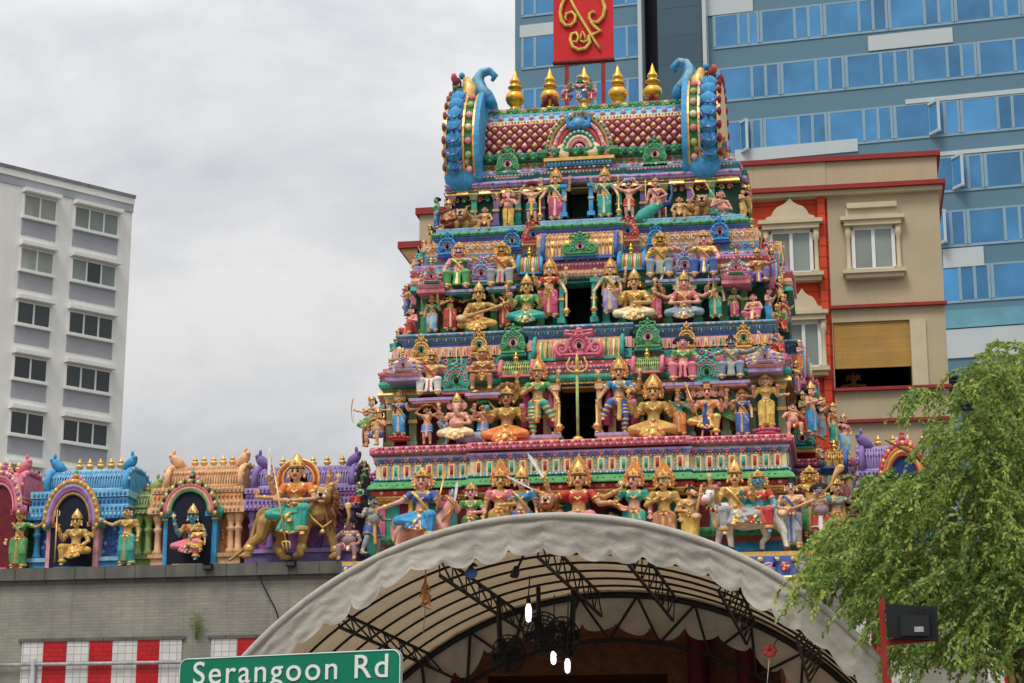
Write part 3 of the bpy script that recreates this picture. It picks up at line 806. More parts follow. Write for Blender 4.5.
# ---- helper ornaments
def spiral(c, r, turns, sg, a0=0., n=18):
    return [(c[0]+sg*r*(1-.72*i/n)*math.cos(a0+turns*2*PI*i/n), c[1]+r*(1-.72*i/n)*math.sin(a0+turns*2*PI*i/n)) for i in range(n+1)]
def nasi(px, pyb, pw, ph, Y, cols, name='arch_ornament', face=False, parent=None):
    """horseshoe arch ornament with scrolls and a bud on top; cols main, inner, accent"""
    c = P(px, pyb, Y); s = PS(px, pyb, Y); w = pw*s/2; h = ph*s
    m0, m1, m2 = cols; mb = MB()
    X = c.x; z = c.z
    mb.box(X-w*1.02, X+w*1.02, Y-.02, Y+.25, z, z+h*.09, m2); mb.box(X-w*.92, X+w*.92, Y-.05, Y+.22, z+h*.09, z+h*.15, m0)
    # backing plate in a horseshoe outline
    zc = z+h*.43; r = min(w*.80, h*.33)
    arc = [(X+r*1.08*math.cos(a), zc+r*1.05*math.sin(a)) for a in [R(-50+280*i/18) for i in range(19)]]
    mb.plate(arc, Y+.03, Y+.18, m0)
    arc2 = [(X+r*.55*math.cos(a), zc+r*.55*math.sin(a)) for a in [R(-50+280*i/14) for i in range(15)]]
    mb.plate(arc2, Y+.015, Y+.05, m1)
    for q, mm, t in ((1.02, m0, .15), (.78, m2, .10), (.56, m0, .10)):
        mb.tube([(X+r*q*math.cos(a), Y+.0, zc+r*q*math.sin(a)) for a in [R(-52+284*i/20) for i in range(21)]], r*t, mm, 6)
    for k in range(9):
        a = R(-20+220*k/8); mb.ell((X+r*.90*math.cos(a), Y-.02, zc+r*.90*math.sin(a)), (r*.09,r*.09,r*.09), m2 if k % 2 else 'gold', 6, 4)
    if face:
        mb.ell((X, Y-.01, zc-r*.05), (r*.32,.06,r*.36), 'rose', 8, 6)
        for j in (-1,1): mb.ell((X+j*r*.13, Y-.065, zc+r*.05), (r*.07,.02,r*.06), 'dark', 6, 4)
        mb.ell((X, Y-.06, zc-r*.22), (r*.12,.02,r*.05), 'maroon', 6, 4)
    else: mb.ell((X, Y, zc-r*.05), (r*.22,.05,r*.30), 'dark' if m1 != 'dark' else m2, 8, 5)
    for sg in (-1,1):   # scroll feet
        sp = spiral((X+sg*w*.70, z+h*.30), w*.30, 1.35, sg, -PI/2)
        mb.tube([(x, Y-.03, z_) for x, z_ in sp], [w*.10]*8+[w*.08]*11, m0, 6)
        mb.ell((X+sg*w*.70, Y-.03, z+h*.30), (w*.10,.04,w*.10), m2, 6, 4)
        mb.tube([(X+sg*r*.5, Y, zc+r*.95), (X+sg*w*.62, Y-.02, zc+r*1.05), (X+sg*w*.55, Y-.02, zc+r*1.38), (X+sg*w*.34, Y-.02, zc+r*1.36)], [w*.09,w*.10,w*.08,w*.04], m0, 6)
    zt = zc+r
    top = z+h
    mb.ell((X, Y+.03, zt+(top-zt)*.25), (w*.26,.07,(top-zt)*.30), m0, 8, 6); mb.ell((X, Y+.0, zt+(top-zt)*.25), (w*.13,.07,(top-zt)*.17), m2, 8, 6)
    for sg in (-1,1): mb.ell((X+sg*w*.24, Y+.02, zt+(top-zt)*.48), (w*.14,.06,(top-zt)*.17), m0, 8, 5)
    mb.ell((X, Y+.02, zt+(top-zt)*.72), (w*.14,.06,(top-zt)*.30), m0, 8, 6)
    return part(mb, name, parent)
KAL = [(0,0),(.36,0),(.40,.03),(.30,.06),(.22,.10),(.26,.13),(.42,.20),(.50,.29),(.47,.38),(.30,.46),(.20,.49),(.24,.52),(.36,.54),(.38,.57),(.24,.61),(.20,.64),(.28,.67),(.27,.72),(.14,.80),(.08,.90),(.01,1.0)]
KALs = [(0,0),(.34,0),(.38,.05),(.24,.12),(.26,.18),(.46,.32),(.48,.42),(.30,.54),(.20,.58),(.34,.62),(.36,.68),(.18,.74),(.14,.84),(.02,1.0)]
def kalasam(px, pyb, ph, Y, parent=None, mat='brass', prof=KALs, wf=.55, name='finial'):
    c = P(px, pyb, Y); h = ph*PS(px, pyb, Y); mb = MB()
    mb.lathe(c, [(r*h*wf, z*h) for r, z in prof], mat, 16)
    return part(mb, name, parent)
def kuta(px, pyb, pw, ph, Y, cols):
    """little square shrine with a domed roof"""
    c = P(px, pyb, Y); s = PS(px, pyb, Y); w = pw*s/2; h = ph*s; mb = MB(); x, z = c.x, c.z
    m0, m1, m2 = cols
    mb.frustum((x, Y+.3), (w*.95,.35), (w*.95,.35), z, z+h*.10, m0); mb.frustum((x, Y+.3), (w*.85,.3), (w*1.0,.4), z+h*.10, z+h*.22, m2)
    mb.frustum((x, Y+.3), (w*.8,.3), (w*.8,.3), z+h*.22, z+h*.30, m0)
    o = part(mb, 'corner_shrine')
    mb = MB()
    mb.lathe((x, Y+.3, z+h*.30), [(w*.82,0),(w*.94,h*.06),(w*.98,h*.16),(w*.92,h*.28),(w*.72,h*.40),(w*.40,h*.48),(w*.30,h*.50)], m1, 16, 1, .55)
    for k in range(16):
        a = 2*PI*(k+.5)/16
        for f, zf in ((.98,.08),(1.0,.18),(.88,.31)): mb.ell((x+w*f*math.cos(a), Y+.3+w*f*.55*math.sin(a), z+h*(.30+zf)), (w*.14,w*.12,h*.05), m0 if k % 2 else 'cream', 6, 4)
    d = mb.build('dome', o)
    kalasam(px, pyb-ph*.78, ph*.22, Y+.3, o)
    nasi(px, pyb-ph*.28, pw*.5, ph*.46, Y-.12, (m0, m2, m1), 'arch_ornament', parent=o)
    return o
def sala(pxa, pxb, pyb, pyt, Y, mats, fin=(), name='barrel_shrine', endm='teal', stripes=22, depth=.55, cross=False):
    """little shrine roof shaped as a lying barrel"""
    pm = (pxa+pxb)/2
    a, b = PX(pxa, pyb, Y), PX(pxb, pyb, Y); z0, z1 = P(pm, pyb, Y).z, P(pm, pyt, Y+.2).z; h = z1-z0
    mb = MB(); n = 8
    prof = [(Y+depth*.5-depth*.5*math.cos(PI*i/n)*(1.0), z0+h*math.sin(PI*i/n)**.8) for i in range(n+1)]
    N = stripes; vs = []; fs = []
    mb.box(a-.02, b+.02, Y-.03, Y+depth+.03, z0-h*.12, z0+.001, endm)
    for k in range(N):
        xa, xb = a+(b-a)*k/N, a+(b-a)*(k+1)/N
        m = mats[k % len(mats)]
        vs = [(xa, y, z) for y, z in prof]+[(xb, y, z) for y, z in prof]
        mb.add(vs, [(i, i+n+1, i+n+2, i+1) for i in range(n)], m, True)
        mb.tube([(xa, prof[i][0]-.008, prof[i][1]) for i in range(0, 5)], .010, 'gold', 4)
    if cross:
        for k in range(N):
            xa = a+(b-a)*(k+.5)/N
            for i in (1,2,3): mb.ell((xa, prof[i][0]-.01, prof[i][1]), ((b-a)/N*.4,.03,h*.10), mats[(k+i) % len(mats)], 6, 4)
    o = part(mb, name)
    for sg, x in ((-1, a), (1, b)):
        e = MB()
        e.tube([(x, Y+depth*.5-depth*.56*math.cos(PI*i/12), z0+h*1.05*max(0,math.sin(PI*i/12))**.8) for i in range(13)], .045, endm, 8)
        e.box(x-.03, x+.03, Y+.03, Y+depth-.03, z0, z0+h*.8, endm)
        e.build('gable', o)
    for f in fin: kalasam(f, pyt+1, 12, Y+depth*.5, o)
    return o
def pilaster(px, pya, pyb, Y, m, w=.09, cap='gold', name='pilaster'):
    x = PX(px, (pya+pyb)/2, Y); z1, z0 = zz(pya, Y), zz(pyb, Y); h = z1-z0; mb = MB()
    mb.box(x-w*1.4, x+w*1.4, Y-.06, Y+.25, z0, z0+h*.10, m); mb.box(x-w, x+w, Y, Y+.25, z0+h*.10, z0+h*.78, m)
    mb.box(x-w*1.25, x+w*1.25, Y-.03, Y+.25, z0+h*.42, z0+h*.48, cap)
    mb.frustum((x, Y+.11), (w*1.0,.14), (w*1.5,.17), z0+h*.78, z0+h*.86, cap); mb.box(x-w*1.6, x+w*1.6, Y-.07, Y+.25, z0+h*.86, z0+h*.95, m)
    mb.frustum((x, Y+.11), (w*1.2,.14), (w*2.0,.22), z0+h*.95, z0+h, m)
    return part(mb, name)
def doorway(pxa, pxb, pya, pyb, Y, jamb, dark='black', depth=1.4):
    a, b = PX(pxa, pyb, Y), PX(pxb, pyb, Y); z1, z0 = zz(pya, Y), zz(pyb, Y)
    mb = MB()
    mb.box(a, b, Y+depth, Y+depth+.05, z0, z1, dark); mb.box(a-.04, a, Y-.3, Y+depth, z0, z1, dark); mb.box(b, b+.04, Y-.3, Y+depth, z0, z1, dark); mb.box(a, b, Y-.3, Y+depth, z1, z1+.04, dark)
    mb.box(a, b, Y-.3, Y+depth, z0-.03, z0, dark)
    o = part(mb, 'doorway')
    for x, sg in ((a,-1),(b,1)):
        j = MB(); w = .085; h = z1-z0
        j.box(x+sg*.045-w*.5+sg*.03, x+sg*.045+w*.5+sg*.03, Y-.42, Y-.18, z0, z1, jamb)
        j.box(x+sg*.02-w*.95+sg*.06, x+sg*.02+w*.95+sg*.06, Y-.46, Y-.16, z0, z0+h*.12, jamb); j.box(x+sg*.08-w*.9, x+sg*.08+w*.9, Y-.46, Y-.16, z1-h*.10, z1-.003, jamb)
        j.box(x+sg*.08-w*.75, x+sg*.08+w*.75, Y-.44, Y-.17, z0+h*.52, z0+h*.57, 'gold')
        j.build('door_jamb', o)
    return o
# ---- the three storeys
def storey(wall_y, whw, pyt, pyb, doorx, wallm, side):
    """wall with an opening for the middle door"""
    mb = MB(); z1, z0 = zz(pyt, wall_y), zz(pyb, wall_y)-.35
    a, b = PX(doorx[0], pyb, wall_y)-.10, PX(doorx[1], pyb, wall_y)+.10
    mb.box(-whw, a, wall_y, 2*YC-wall_y, z0, z1, wallm); mb.box(b, whw, wall_y, 2*YC-wall_y, z0, z1, wallm)
    mb.box(a, b, wall_y+1.5, 2*YC-wall_y, z0, z1, wallm)
    mb.box(-whw-side[2], whw+side[2], side[0], side[1], z0+.003, z1-.003, wallm)
    return part(mb, 'storey_wall')
def floor_slab(yf, hw, pyt, th, m, side):
    mb = MB(); z1 = zz(pyt, yf)-.02
    mb.box(-hw+.05, hw-.05, yf+.05, 2*YC-yf-.05, z1-th, z1, m); mb.box(-hw-side[2]+.05, hw+side[2]-.05, side[0]+.05, side[1]-.05, z1-th+.003, z1-.003, m)
    return part(mb, 'ledge')
sd1 = (2.7, 5.1, .48)
floor_slab(-.1, T0['hw'], 440.5, .3, 'moss', T0['side'])
# storey 1
storey(.75, T1['hw'], 384, 440, (563, 598), 'maroon', sd1)
doorway(563, 598, 389, 442, .75, 'peach')
for i, px in enumerate((390, 413, 443, 470, 494, 520, 547, 612, 640, 668, 690, 726, 752, 782)): pilaster(px, 384, 442, .62, 'moss' if i not in (6,7) else 'peach', .075)
for i, (pa, pb) in enumerate(((392,412),(444,469),(495,519),(641,667),(727,751),(753,781))):
    mb = MB(); mb.box(PX(pa,420,.7), PX(pb,420,.7), .70, .8, zz(436,.7), zz(392,.7), ('dark_green','brown','dark_teal')[i % 3]); part(mb, 'niche_panel')
E1 = path(.62, T1['hw']+.02, [bay(520, 640, 384, .6, .05)], sd1)
band(E1, .6, 382, 389, 'eave', .08, 'gold', [('arch', .45, (.045,.012,.05), .11, .06, ('mustard','orange'))])
band(E1, .6, 374, 382, 'roll', .07, 'teal', [('bead', .5, (.03,.02,.05), .07, .06, ('teal','green'))])
band(E1, .6, 366, 374, 'cyma', .09, 'pink', [('bead', .7, (.03,.03,.03), .08, .08, ('rose','lavender')), ('bead', .25, (.022,.02,.022), .06, .07, ('blue','cream'))])
band(E1, .6, 361, 366, 'flat', .05, 'pink', [('bead', .5, (.04,.012,.02), .12, .055, ('gold','red'))])
U1 = path(.95, T1['hw']-.12, [bay(528, 632, 384, .6, .25)], sd1)
band(U1, .95, 352, 362, 'flat', 0, 'teal', [('scroll', .5, (.07,.018,.07), .16, .02, ('green','blue','pink'))])
band(U1, .95, 341.5, 353, 'flat', .02, 'rose', [('frame', .5, (.026,.04,.085), .15, .03, ('green','pink','peach','blue'))])
for py_, hw_, Y_, cols_ in ((398, T1['hw'], .70, ('peach','teal','rose','gold')), (412, T1['hw'], .70, ('lavender','moss','pink')), (293, T2w['hw'], 1.70, ('peach','rose','teal')), (305, T2w['hw'], 1.70, ('lavender','gold','sky_blue')), (195, T3w['hw'], 2.56, ('pink','teal','gold'))):
    for pp_ in ([(-hw_+.1, Y_), (PX(563, py_, Y_)-.15, Y_)], [(PX(598, py_, Y_)+.15, Y_), (hw_-.1, Y_)]):
        mb = MB(); motif(mb, pp_, zz(py_, Y_), 'scroll', (.075,.018,.075), .17, .01, cols_); motif(mb, pp_, zz(py_, Y_), 'bead', (.03,.03,.03), .17, .0, cols_[1:])
        part(mb, 'relief_trim')
nasi(803, 452, 24, 36, 2.55, ('teal','rose','gold')); nasi(783, 322, 16, 28, 2.75, ('pink','teal','lavender'))
# cornice 2
A = path(1.0, T2['hw'], [bay(530, 630, 335, 1., .22)], T2['side'])
band(A, 1.0, 338, 342, 'flat', -.0, 'cobalt')
band(A, 1.0, 333, 338, 'cyma', .10, 'steel', [('pill', .55, (.018,.02,.04), .065, .07, ('cobalt','blue','sky_blue'))])
band(A, 1.0, 327.5, 333, 'roll', .12, 'steel', [('bead', .5, (.045,.014,.026), .115, .118, ('sky_blue','lavender','blue','rose')), ('bead', .15, (.02,.015,.015), .06, .06, ('sky_blue',))])
floor_slab(1.0, T2['hw'], 327.5, .25, 'steel', T2['side'])
# storey 2
sd2 = (2.9, 4.9, .45)
storey(1.75, T2w['hw'], 280, 328, (568, 593), 'dark_green', sd2)
doorway(568, 593, 284, 328, 1.75, 'teal')
for i, px in enumerate((424, 446, 470, 494, 520, 541, 556, 606, 622, 645, 668, 698, 724, 744)): pilaster(px, 280, 328, 1.64, 'green' if i not in (6,7) else 'teal', .07)
for i, (pa, pb) in enumerate(((426,445),(450,469),(497,518),(646,667),(670,697),(726,743))):
    mb = MB(); mb.box(PX(pa,300,1.7), PX(pb,300,1.7), 1.70, 1.8, zz(326,1.7), zz(288,1.7), ('brown','maroon','dark_teal')[i % 3]); part(mb, 'niche_panel')
E2 = path(1.62, T2w['hw']+.02, [bay(530, 632, 290, 1.6, .05)], sd2)
band(E2, 1.6, 278, 284, 'eave', .08, 'teal', [('arch', .4, (.04,.012,.045), .10, .06, ('green','sky_blue'))])
band(E2, 1.6, 270, 278, 'roll', .07, 'peach', [('bead', .5, (.032,.02,.05), .075, .06, ('rose','tan'))])
band(E2, 1.6, 264, 270, 'cyma', .09, 'pink', [('bead', .6, (.028,.025,.028), .075, .10, ('lavender','rose'))])
band(E2, 1.6, 258, 264, 'flat', .06, 'lavender', [('bead', .5, (.04,.012,.022), .11, .065, ('gold','purple'))])
U2 = path(1.9, T2w['hw']-.1, [bay(538, 624, 260, 1.8, .28)], sd2)
band(U2, 1.9, 249, 259, 'flat', 0, 'steel', [('scroll', .5, (.06,.016,.06), .14, .02, ('blue','gold','pink'))])
band(U2, 1.9, 237, 249, 'flat', .03, 'peach', [('scroll', .5, (.07,.014,.075), .11, .035, ('cream','white','gold')), ('bead', .92, (.04,.02,.02), .09, .04, ('pink','peach'))])
# cornice 3
A = path(1.95, T3['hw'], [bay(540, 622, 230, 1.9, .2)], T3['side'])
band(A, 1.95, 232, 237, 'cyma', .06, 'cobalt')
band(A, 1.95, 226.5, 232, 'roll', .10, 'green', [('bead', .5, (.045,.02,.035), .10, .09, ('leaf','teal'))])
band(A, 1.95, 222, 226.5, 'flat', .05, 'sky_blue', [('bead', .5, (.03,.012,.02), .09, .055, ('sky_blue','lavender'))])
floor_slab(1.95, T3['hw'], 222, .2, 'steel', T3['side'])
# storey 3
sd3 = (3.0, 4.8, .12)
storey(2.6, T3w['hw'], 186, 222, (570, 590), 'dark_green', sd3)
doorway(570, 590, 190, 222, 2.6, 'blue')
for i, px in enumerate((452, 474, 496, 518, 542, 561, 600, 619, 643, 664, 690, 712)): pilaster(px, 187, 222, 2.5, ('blue' if i in (5,6) else 'teal' if i % 2 else 'purple'), .06)
E3 = path(2.5, T3w['hw']-.10, [bay(538, 624, 190, 2.5, .04)], sd3)
band(E3, 2.5, 184, 190, 'eave', .08, 'gold', [('arch', .4, (.04,.012,.045), .09, .06, ('mustard','peach'))])
band(E3, 2.5, 177, 184, 'roll', .10, 'lavender', [('bead', .5, (.05,.02,.03), .11, .095, ('purple','lavender','pink'))])
band(E3, 2.5, 171.5, 177, 'cyma', .09, 'teal', [('bead', .6, (.028,.025,.028), .075, .10, ('rose','pink'))])
band(E3, 2.5, 166.5, 171.5, 'flat', .08, 'lavender', [('bead', .5, (.04,.012,.022), .10, .085, ('white','purple','green'))])
NK = path(2.72, T3w['hw']-.48, [bay(545, 615, 160, 2.7, .18)], (3.1,4.7,.05))
band(NK, 2.7, 160, 167, 'flat', 0, 'peach', [('scroll', .5, (.06,.016,.05), .13, .02, ('green','red','teal'))])
band(NK, 2.7, 150, 160, 'roll', .12, 'leaf', [('bead', .7, (.05,.03,.05), .12, .11, ('leaf','teal')), ('bead', .3, (.05,.03,.04), .12, .11, ('dark_green','green'))])
mb = MB(); mass(2.85, T3w['hw']-.3, 149, 186, 'purple'); part(mb, 'neck_wall')
# ---- barrel roof
xa, xb = PX(484, 130, 2.85), PX(690, 130, 2.85)
yb0, rY = 2.85, 2*YC-2.85
zb0 = zz(151, yb0); zb1 = zz(107.5, YC-.25)
ry = YC-yb0
def barrel(t):  # t 0 = front eave, 1 = ridge
    a = t*PI/2; return YC-ry*math.cos(a)**.85 if t < 1 else YC, zb0+(zb1-zb0)*math.sin(a)**.9
mb = MB()
for t0, t1, m in ((0,.36,'red'),(.36,.42,'cream'),(.42,.50,'sky_blue'),(.50,.58,'blue'),(.58,1.,'green')):
    n = 5
    pr = [barrel(t0+(t1-t0)*i/n) for i in range(n+1)]
    for sgn in (1,-1):
        vs = [(xa, YC+(y-YC)*sgn, z) for y, z in pr]+[(xb, YC+(y-YC)*sgn, z) for y, z in pr]
        mb.add(vs, [((i, i+n+1, i+n+2, i+1) if sgn > 0 else (i+1, i+n+2, i+n+1, i)) for i in range(n)], m, True)
nd = 20; dx = (xb-xa)/nd
rows = 3
for r_ in range(rows+1):
    for k in range(nd+1):
        t = .015+.33*r_/rows; y, z = barrel(t)
        x = xa+dx*k
        if k < nd and r_ < rows:
            y2, z2 = barrel(.015+.33*(r_+1)/rows)
            mb.tube([(x, y-.012, z), (x+dx, y2-.012, z2)], .014, 'maroon', 4); mb.tube([(x+dx, y-.012, z), (x, y2-.012, z2)], .014, 'maroon', 4)
            ym, zm = barrel(.015+.33*(r_+.5)/rows)
            mb.ell((x, ym-.01, zm), (dx*.36,.03,(z2-z)*.36), 'peach' if (k+r_) % 2 else 'rose', 4, 2); mb.ell((x, ym-.035, zm), (.022,.02,.022), 'gold', 5, 3); 
        if k < nd: mb.ell((x+dx*.5, y-.01, z), (dx*.36,.03,.075), 'rose' if (k+r_) % 2 else 'peach', 4, 2)
for k in range(64):
    x = xa+(xb-xa)*(k+.5)/64; y, z = barrel(.39); mb.ell((x, y-.01, z), (.026,.03,.035), 'gold' if k % 2 else 'mustard', 6, 4)
    y, z = barrel(.54); mb.ell((x, y-.01, z), (.022,.02,.02), 'sky_blue', 6, 4)
for k in range(20):
    x = xa+(xb-xa)*(k+.5)/20; y, z = barrel(.47); mb.ell((x, y-.02, z), (.062,.06,.055), 'rose', 8, 5)
    y, z = barrel(.64); mb.tube([(x-.10, y-.02, z), (x-.03, y-.03, z+.05), (x+.05, y-.03, z-.02), (x+.1, y-.02, z+.03)], .022, 'lime' if k % 2 else 'leaf', 6)
    y, z = barrel(.76); mb.ell((x, y-.02, z), (.075,.05,.05), ('red','cream','teal','pink')[k % 4], 8, 5)
    y, z = barrel(.70); mb.ell((x+.1, y-.02, z), (.04,.04,.03), 'dark_green', 6, 4)
    y, z = barrel(.86); mb.tube([(x-.1, y-.02, z), (x, y-.02, z+.03), (x+.1, y-.02, z)], .022, 'moss', 6)
mb.box(xa, xb, YC-.35, YC+.35, zb1-.09, zb1+.02, 'moss')
part(mb, 'barrel_roof')
# ---- finials on the ridge
for i, (px, pyt) in enumerate(((515, 67), (550, 67), (584.5, 65), (618, 64), (653, 61))):
    o = kalasam(px, 112-(px-515)*.045, 46, YC, None, 'brass', KAL, .42)
for px in (551, 653.5):      # red garland cloth tied round two of them
    c = P(px, 105, YC); mb = MB()
    s = MB()
    for k in range(2):
        sg = -1 if k else 1
        s.tube([c+V((.02*sg,-.20,.16)), c+V((.12*sg,-.16,.02)), c+V((.16*sg,-.14,-.16))], [.05,.06,.07], 'maroon', 7)
    part(s, 'garland')
# ---- roof gables
def gable_end(sgn, px_in, px_out):
    X0, X1 = PX(px_in, 150, 2.7), PX(px_out, 150, 2.7)   # inner and outer face
    root = MB()
    zl = zz(183, 2.2); zt = zz(92, YC-.1)
    def pt(t, grow_=0.):   # t 0 front foot .. 1 apex .. 2 back foot
        a = -.42+(PI/2+.42)*t if t <= 1 else None
        tt = t if t <= 1 else 2-t
        a = R(-38)+(PI/2-R(-38))*tt
        y = -math.cos(a)*(1.72+grow_) ; zc = zl+(zt-zl)*.42; z = zc+(math.sin(a)*((zt-zc) if a > 0 else (zc-zl)*1.3)) + grow_*math.sin(a)
        return (YC+(y if t <= 1 else -y), z)
    ts = [2*i/32 for i in range(33)]
    # blue rim next to the roof, medallion band, blue scales, each stepping outwards
    d = X1-X0
    poly = [pt(t) for t in ts]
    n = len(poly)
    def slab(xa_, xb_, gr, m):
        pp = [pt(t, gr) for t in ts]
        vs = [(xa_, y, z) for y, z in pp]+[(xb_, y, z) for y, z in pp]
        fs = [tuple(range(n)), tuple(range(2*n-1, n-1, -1))]+[(i, i+n, (i+1) % n+n, (i+1) % n) for i in range(n)]
        root.add(vs, fs, m)
    slab(X0, X0+d*.14, .10, 'blue'); slab(X0+d*.14, X0+d*.20, .07, 'gold'); slab(X0+d*.20, X0+d*.42, .02, 'leaf'); slab(X0+d*.42, X0+d*.48, .07, 'gold'); slab(X0+d*.48, X0+d*.92, -.03, 'blue')
    slab(X0+d*.92, X0+d*1.0, .02, 'gold')
    for i in range(21):
        t = .1+1.8*i/20; y, z = pt(t, .05); c = V((X0+d*.31, y, z))
        root.ell(c, (abs(d)*.10,.07,.085), ('rose','lime','pink','cream')[i % 4], 8, 6)
    for i in range(21):
        t = .12+1.76*i/20; y, z = pt(t, .02)
        root.ell((X0+d*.70, y, z), (abs(d)*.24,.07,.20), 'blue', 10, 8)
        for jj in (-1,0,1): root.ell((X0+d*(.70+.15*jj), y-.11 if t < 1 else y+.11, z-.10+.03*abs(jj)), (abs(d)*.06,.05,.06), ('cobalt','teal','lavender')[(i+jj) % 3], 6, 4); root.ell((X0+d*.99, y, z), (.05,.11,.10), 'red' if sgn > 0 else 'orange', 8, 5)
        root.tube([(X0+d*.46, y-.14, z+.10), (X0+d*.60, y-.17, z-.10), (X0+d*.80, y-.17, z-.13), (X0+d*.95, y-.12, z+.02)], .018, 'cobalt', 5)
    o = part(root, 'gable')
    # swollen foot scroll at the front and the back
    for tb in (0, 2):
        f = MB(); y, z = pt(tb); yy = y-.10 if tb == 0 else y+.10
        f.ell((X0+d*.55, yy+.05, z+.18), (abs(d)*.50,.22,.40), 'blue', 12, 8); f.ell((X0+d*.05, yy, z+.12), (.10,.12,.14), 'blue', 8, 6)
        for k in range(22):
            a = random.random()*2*PI; rr = math.sqrt(random.random())*.85
            f.ell((X0+d*.55+abs(d)*.46*rr*math.cos(a), yy-.15*(1-rr*rr)*(1 if tb == 0 else -1)+.02, z+.18+.36*rr*math.sin(a)), (.028,.03,.028), 'sky_blue' if k % 2 else 'cobalt', 6, 4)
        f.tube([(X0+d*.30, yy-.12, z+.62), (X0+d*.38, yy-.20, z+.36), (X0+d*.62, yy-.2, z+.42), (X0+d*.60, yy-.14, z+.60)], [.05,.06,.05,.03], 'peach', 7)
        f.build('foot_scroll', o)
    # crest: curling blue tail inwards, guardian mask outwards
    y, z = pt(1); yq = YC-.95
    zq = zz(112, yq)
    c = MB(); xo = X0+d*.45
    pxs = [(px_in+sgn*(-10), 107), (px_in+sgn*-4, 99), (px_in+sgn*4, 90), (px_in+sgn*6, 80), (px_in+sgn*2, 73), (px_in+sgn*-6, 71.5), (px_in+sgn*-11, 76), (px_in+sgn*-8, 81)]
    dy = (-9 if sgn > 0 else 0)
    c.tube([P(a, b+dy, yq) for a, b in pxs], [.10,.16,.17,.14,.11,.09,.075,.04], 'blue', 10)
    c.tube([P(a, b+dy-2.5, yq-.08) for a, b in pxs[1:6]], [.11,.11,.085,.07,.05], 'sky_blue', 8)
    c.build('crest', o)
    k = MB()
    q = lambda a, b: P(px_in+sgn*a, b+dy, yq-.1)
    k.tube([q(16,112), q(16,100), q(14,88), q(18,78)], [.16,.20,.17,.08], 'gold', 8); k.ell(q(24,97), (.17,.22,.20), 'dark_teal', 10, 7); k.ell(q(27,84), (.11,.16,.15), 'maroon', 10, 7)
    k.ell(q(30,78), (.07,.10,.11), 'red', 8, 6); k.ell(q(28,90), (.07,.24,.06), 'green', 8, 5); k.ell(q(24,88)+V((0,-.18,0)), (.035,.04,.035), 'cream', 8, 5); k.ell(q(24,88)+V((0,-.23,0)), (.022,.02,.022), 'black', 6, 4)
    k.ell(q(32,100), (.09,.1,.09), 'teal', 8, 5); k.ell(q(22,76), (.07,.10,.08), 'blue', 8, 5)
    for j in range(5): k.ell(q(28+1.5*j,106+3*j)+V((0,-.1,0)), (.05,.07,.06), 'red', 6, 4)
    k.build('guardian_mask', o)
gable_end(-1, 484, 448); gable_end(1, 684, 722)
# ---- middle arch of the roof
def roof_arch():
    Y = 2.62; c = P(579.5, 158, Y); s = PS(579.5, 158, Y); mb = MB(); X, z = c.x, c.z
    def u(px): return (px)*s
    zc = z+u(22)
    for (rx, rz, th, m) in ((30, 38, .055, 'mustard'), (25, 32, .05, 'rose'), (20.5, 26, .05, 'red'), (16.5, 21, .05, 'teal'), (12.5, 16, .045, 'cream'), (9, 12, .04, 'pink')):
        pts = [(X+u(rx)*math.cos(a), Y-.05, z+u(6)+u(rz)*math.sin(a)) for a in [R(-8+196*i/26) for i in range(27)]]
        mb.tube(pts, th, m, 7)
        if rx == 30:
            for i, p_ in enumerate(pts[2:-2]):
                mb.ell((p_[0]*1.0+(p_[0]-X)*.06, Y-.06, p_[2]+.02), (.06,.05,.09), 'gold' if i % 2 else 'moss', 6, 5); mb.ell((p_[0]+(p_[0]-X)*.06, Y-.11, p_[2]+.02), (.025,.02,.03), 'cobalt', 6, 4)
        if rx in (25, 16.5):
            for p_ in pts[1::2]: mb.ell((p_[0], Y-.10, p_[2]), (.032,.03,.032), 'white', 6, 4)
    mb.plate([(X+u(29)*math.cos(a), z+u(6)+u(37)*math.sin(a)) for a in [R(-8+196*i/26) for i in range(27)]], Y, Y+.6, 'maroon')
    mb.plate([(X+u(9)*math.cos(a), z+u(6)+u(12)*math.sin(a)) for a in [R(360*i/20) for i in range(20)]], Y-.03, Y+.1, 'dark')
    mb.ell((X, Y-.06, z+u(8)), (u(5.5),.08,u(6.5)), 'rose', 10, 8)
    for j in (-1,1): mb.ell((X+j*u(2.2), Y-.13, z+u(10)), (u(1.3),.03,u(1.1)), 'dark', 6, 4); mb.tube([(X+j*u(26), Y-.1, z+u(0)), (X+j*u(31), Y-.12, z+u(6)), (X+j*u(27), Y-.12, z+u(11)), (X+j*u(22), Y-.12, z+u(6))], [.10,.09,.07,.04], 'pink', 7); mb.tube([(X+j*u(10), Y-.12, z+u(1)), (X+j*u(17), Y-.14, z+u(3)), (X+j*u(19), Y-.13, z+u(10)), (X+j*u(15), Y-.12, z+u(13))], [.10,.10,.06,.04], 'cream', 7)
    mb.ell((X, Y-.12, z+u(5)), (u(2.4),.03,u(.9)), 'maroon', 6, 4)
    # blue shell under the top figure
    mb.ell((X, Y-.06, z+u(36)), (u(8.5),.12,u(7)), 'blue', 10, 7); mb.ell((X, Y-.12, z+u(36)), (u(4.5),.10,u(4)), 'sky_blue', 8, 6)
    for j in (-1,1): mb.tube([(X+j*u(3), Y-.1, z+u(31)), (X+j*u(10), Y-.1, z+u(33)), (X+j*u(11), Y-.1, z+u(41)), (X+j*u(7), Y-.1, z+u(43))], [.07,.07,.05,.03], 'blue', 7)
    o = part(mb, 'roof_arch')
    return o
roof_arch()
mb = MB()
x0, x1 = PX(547,162,2.4), PX(612,162,2.4)
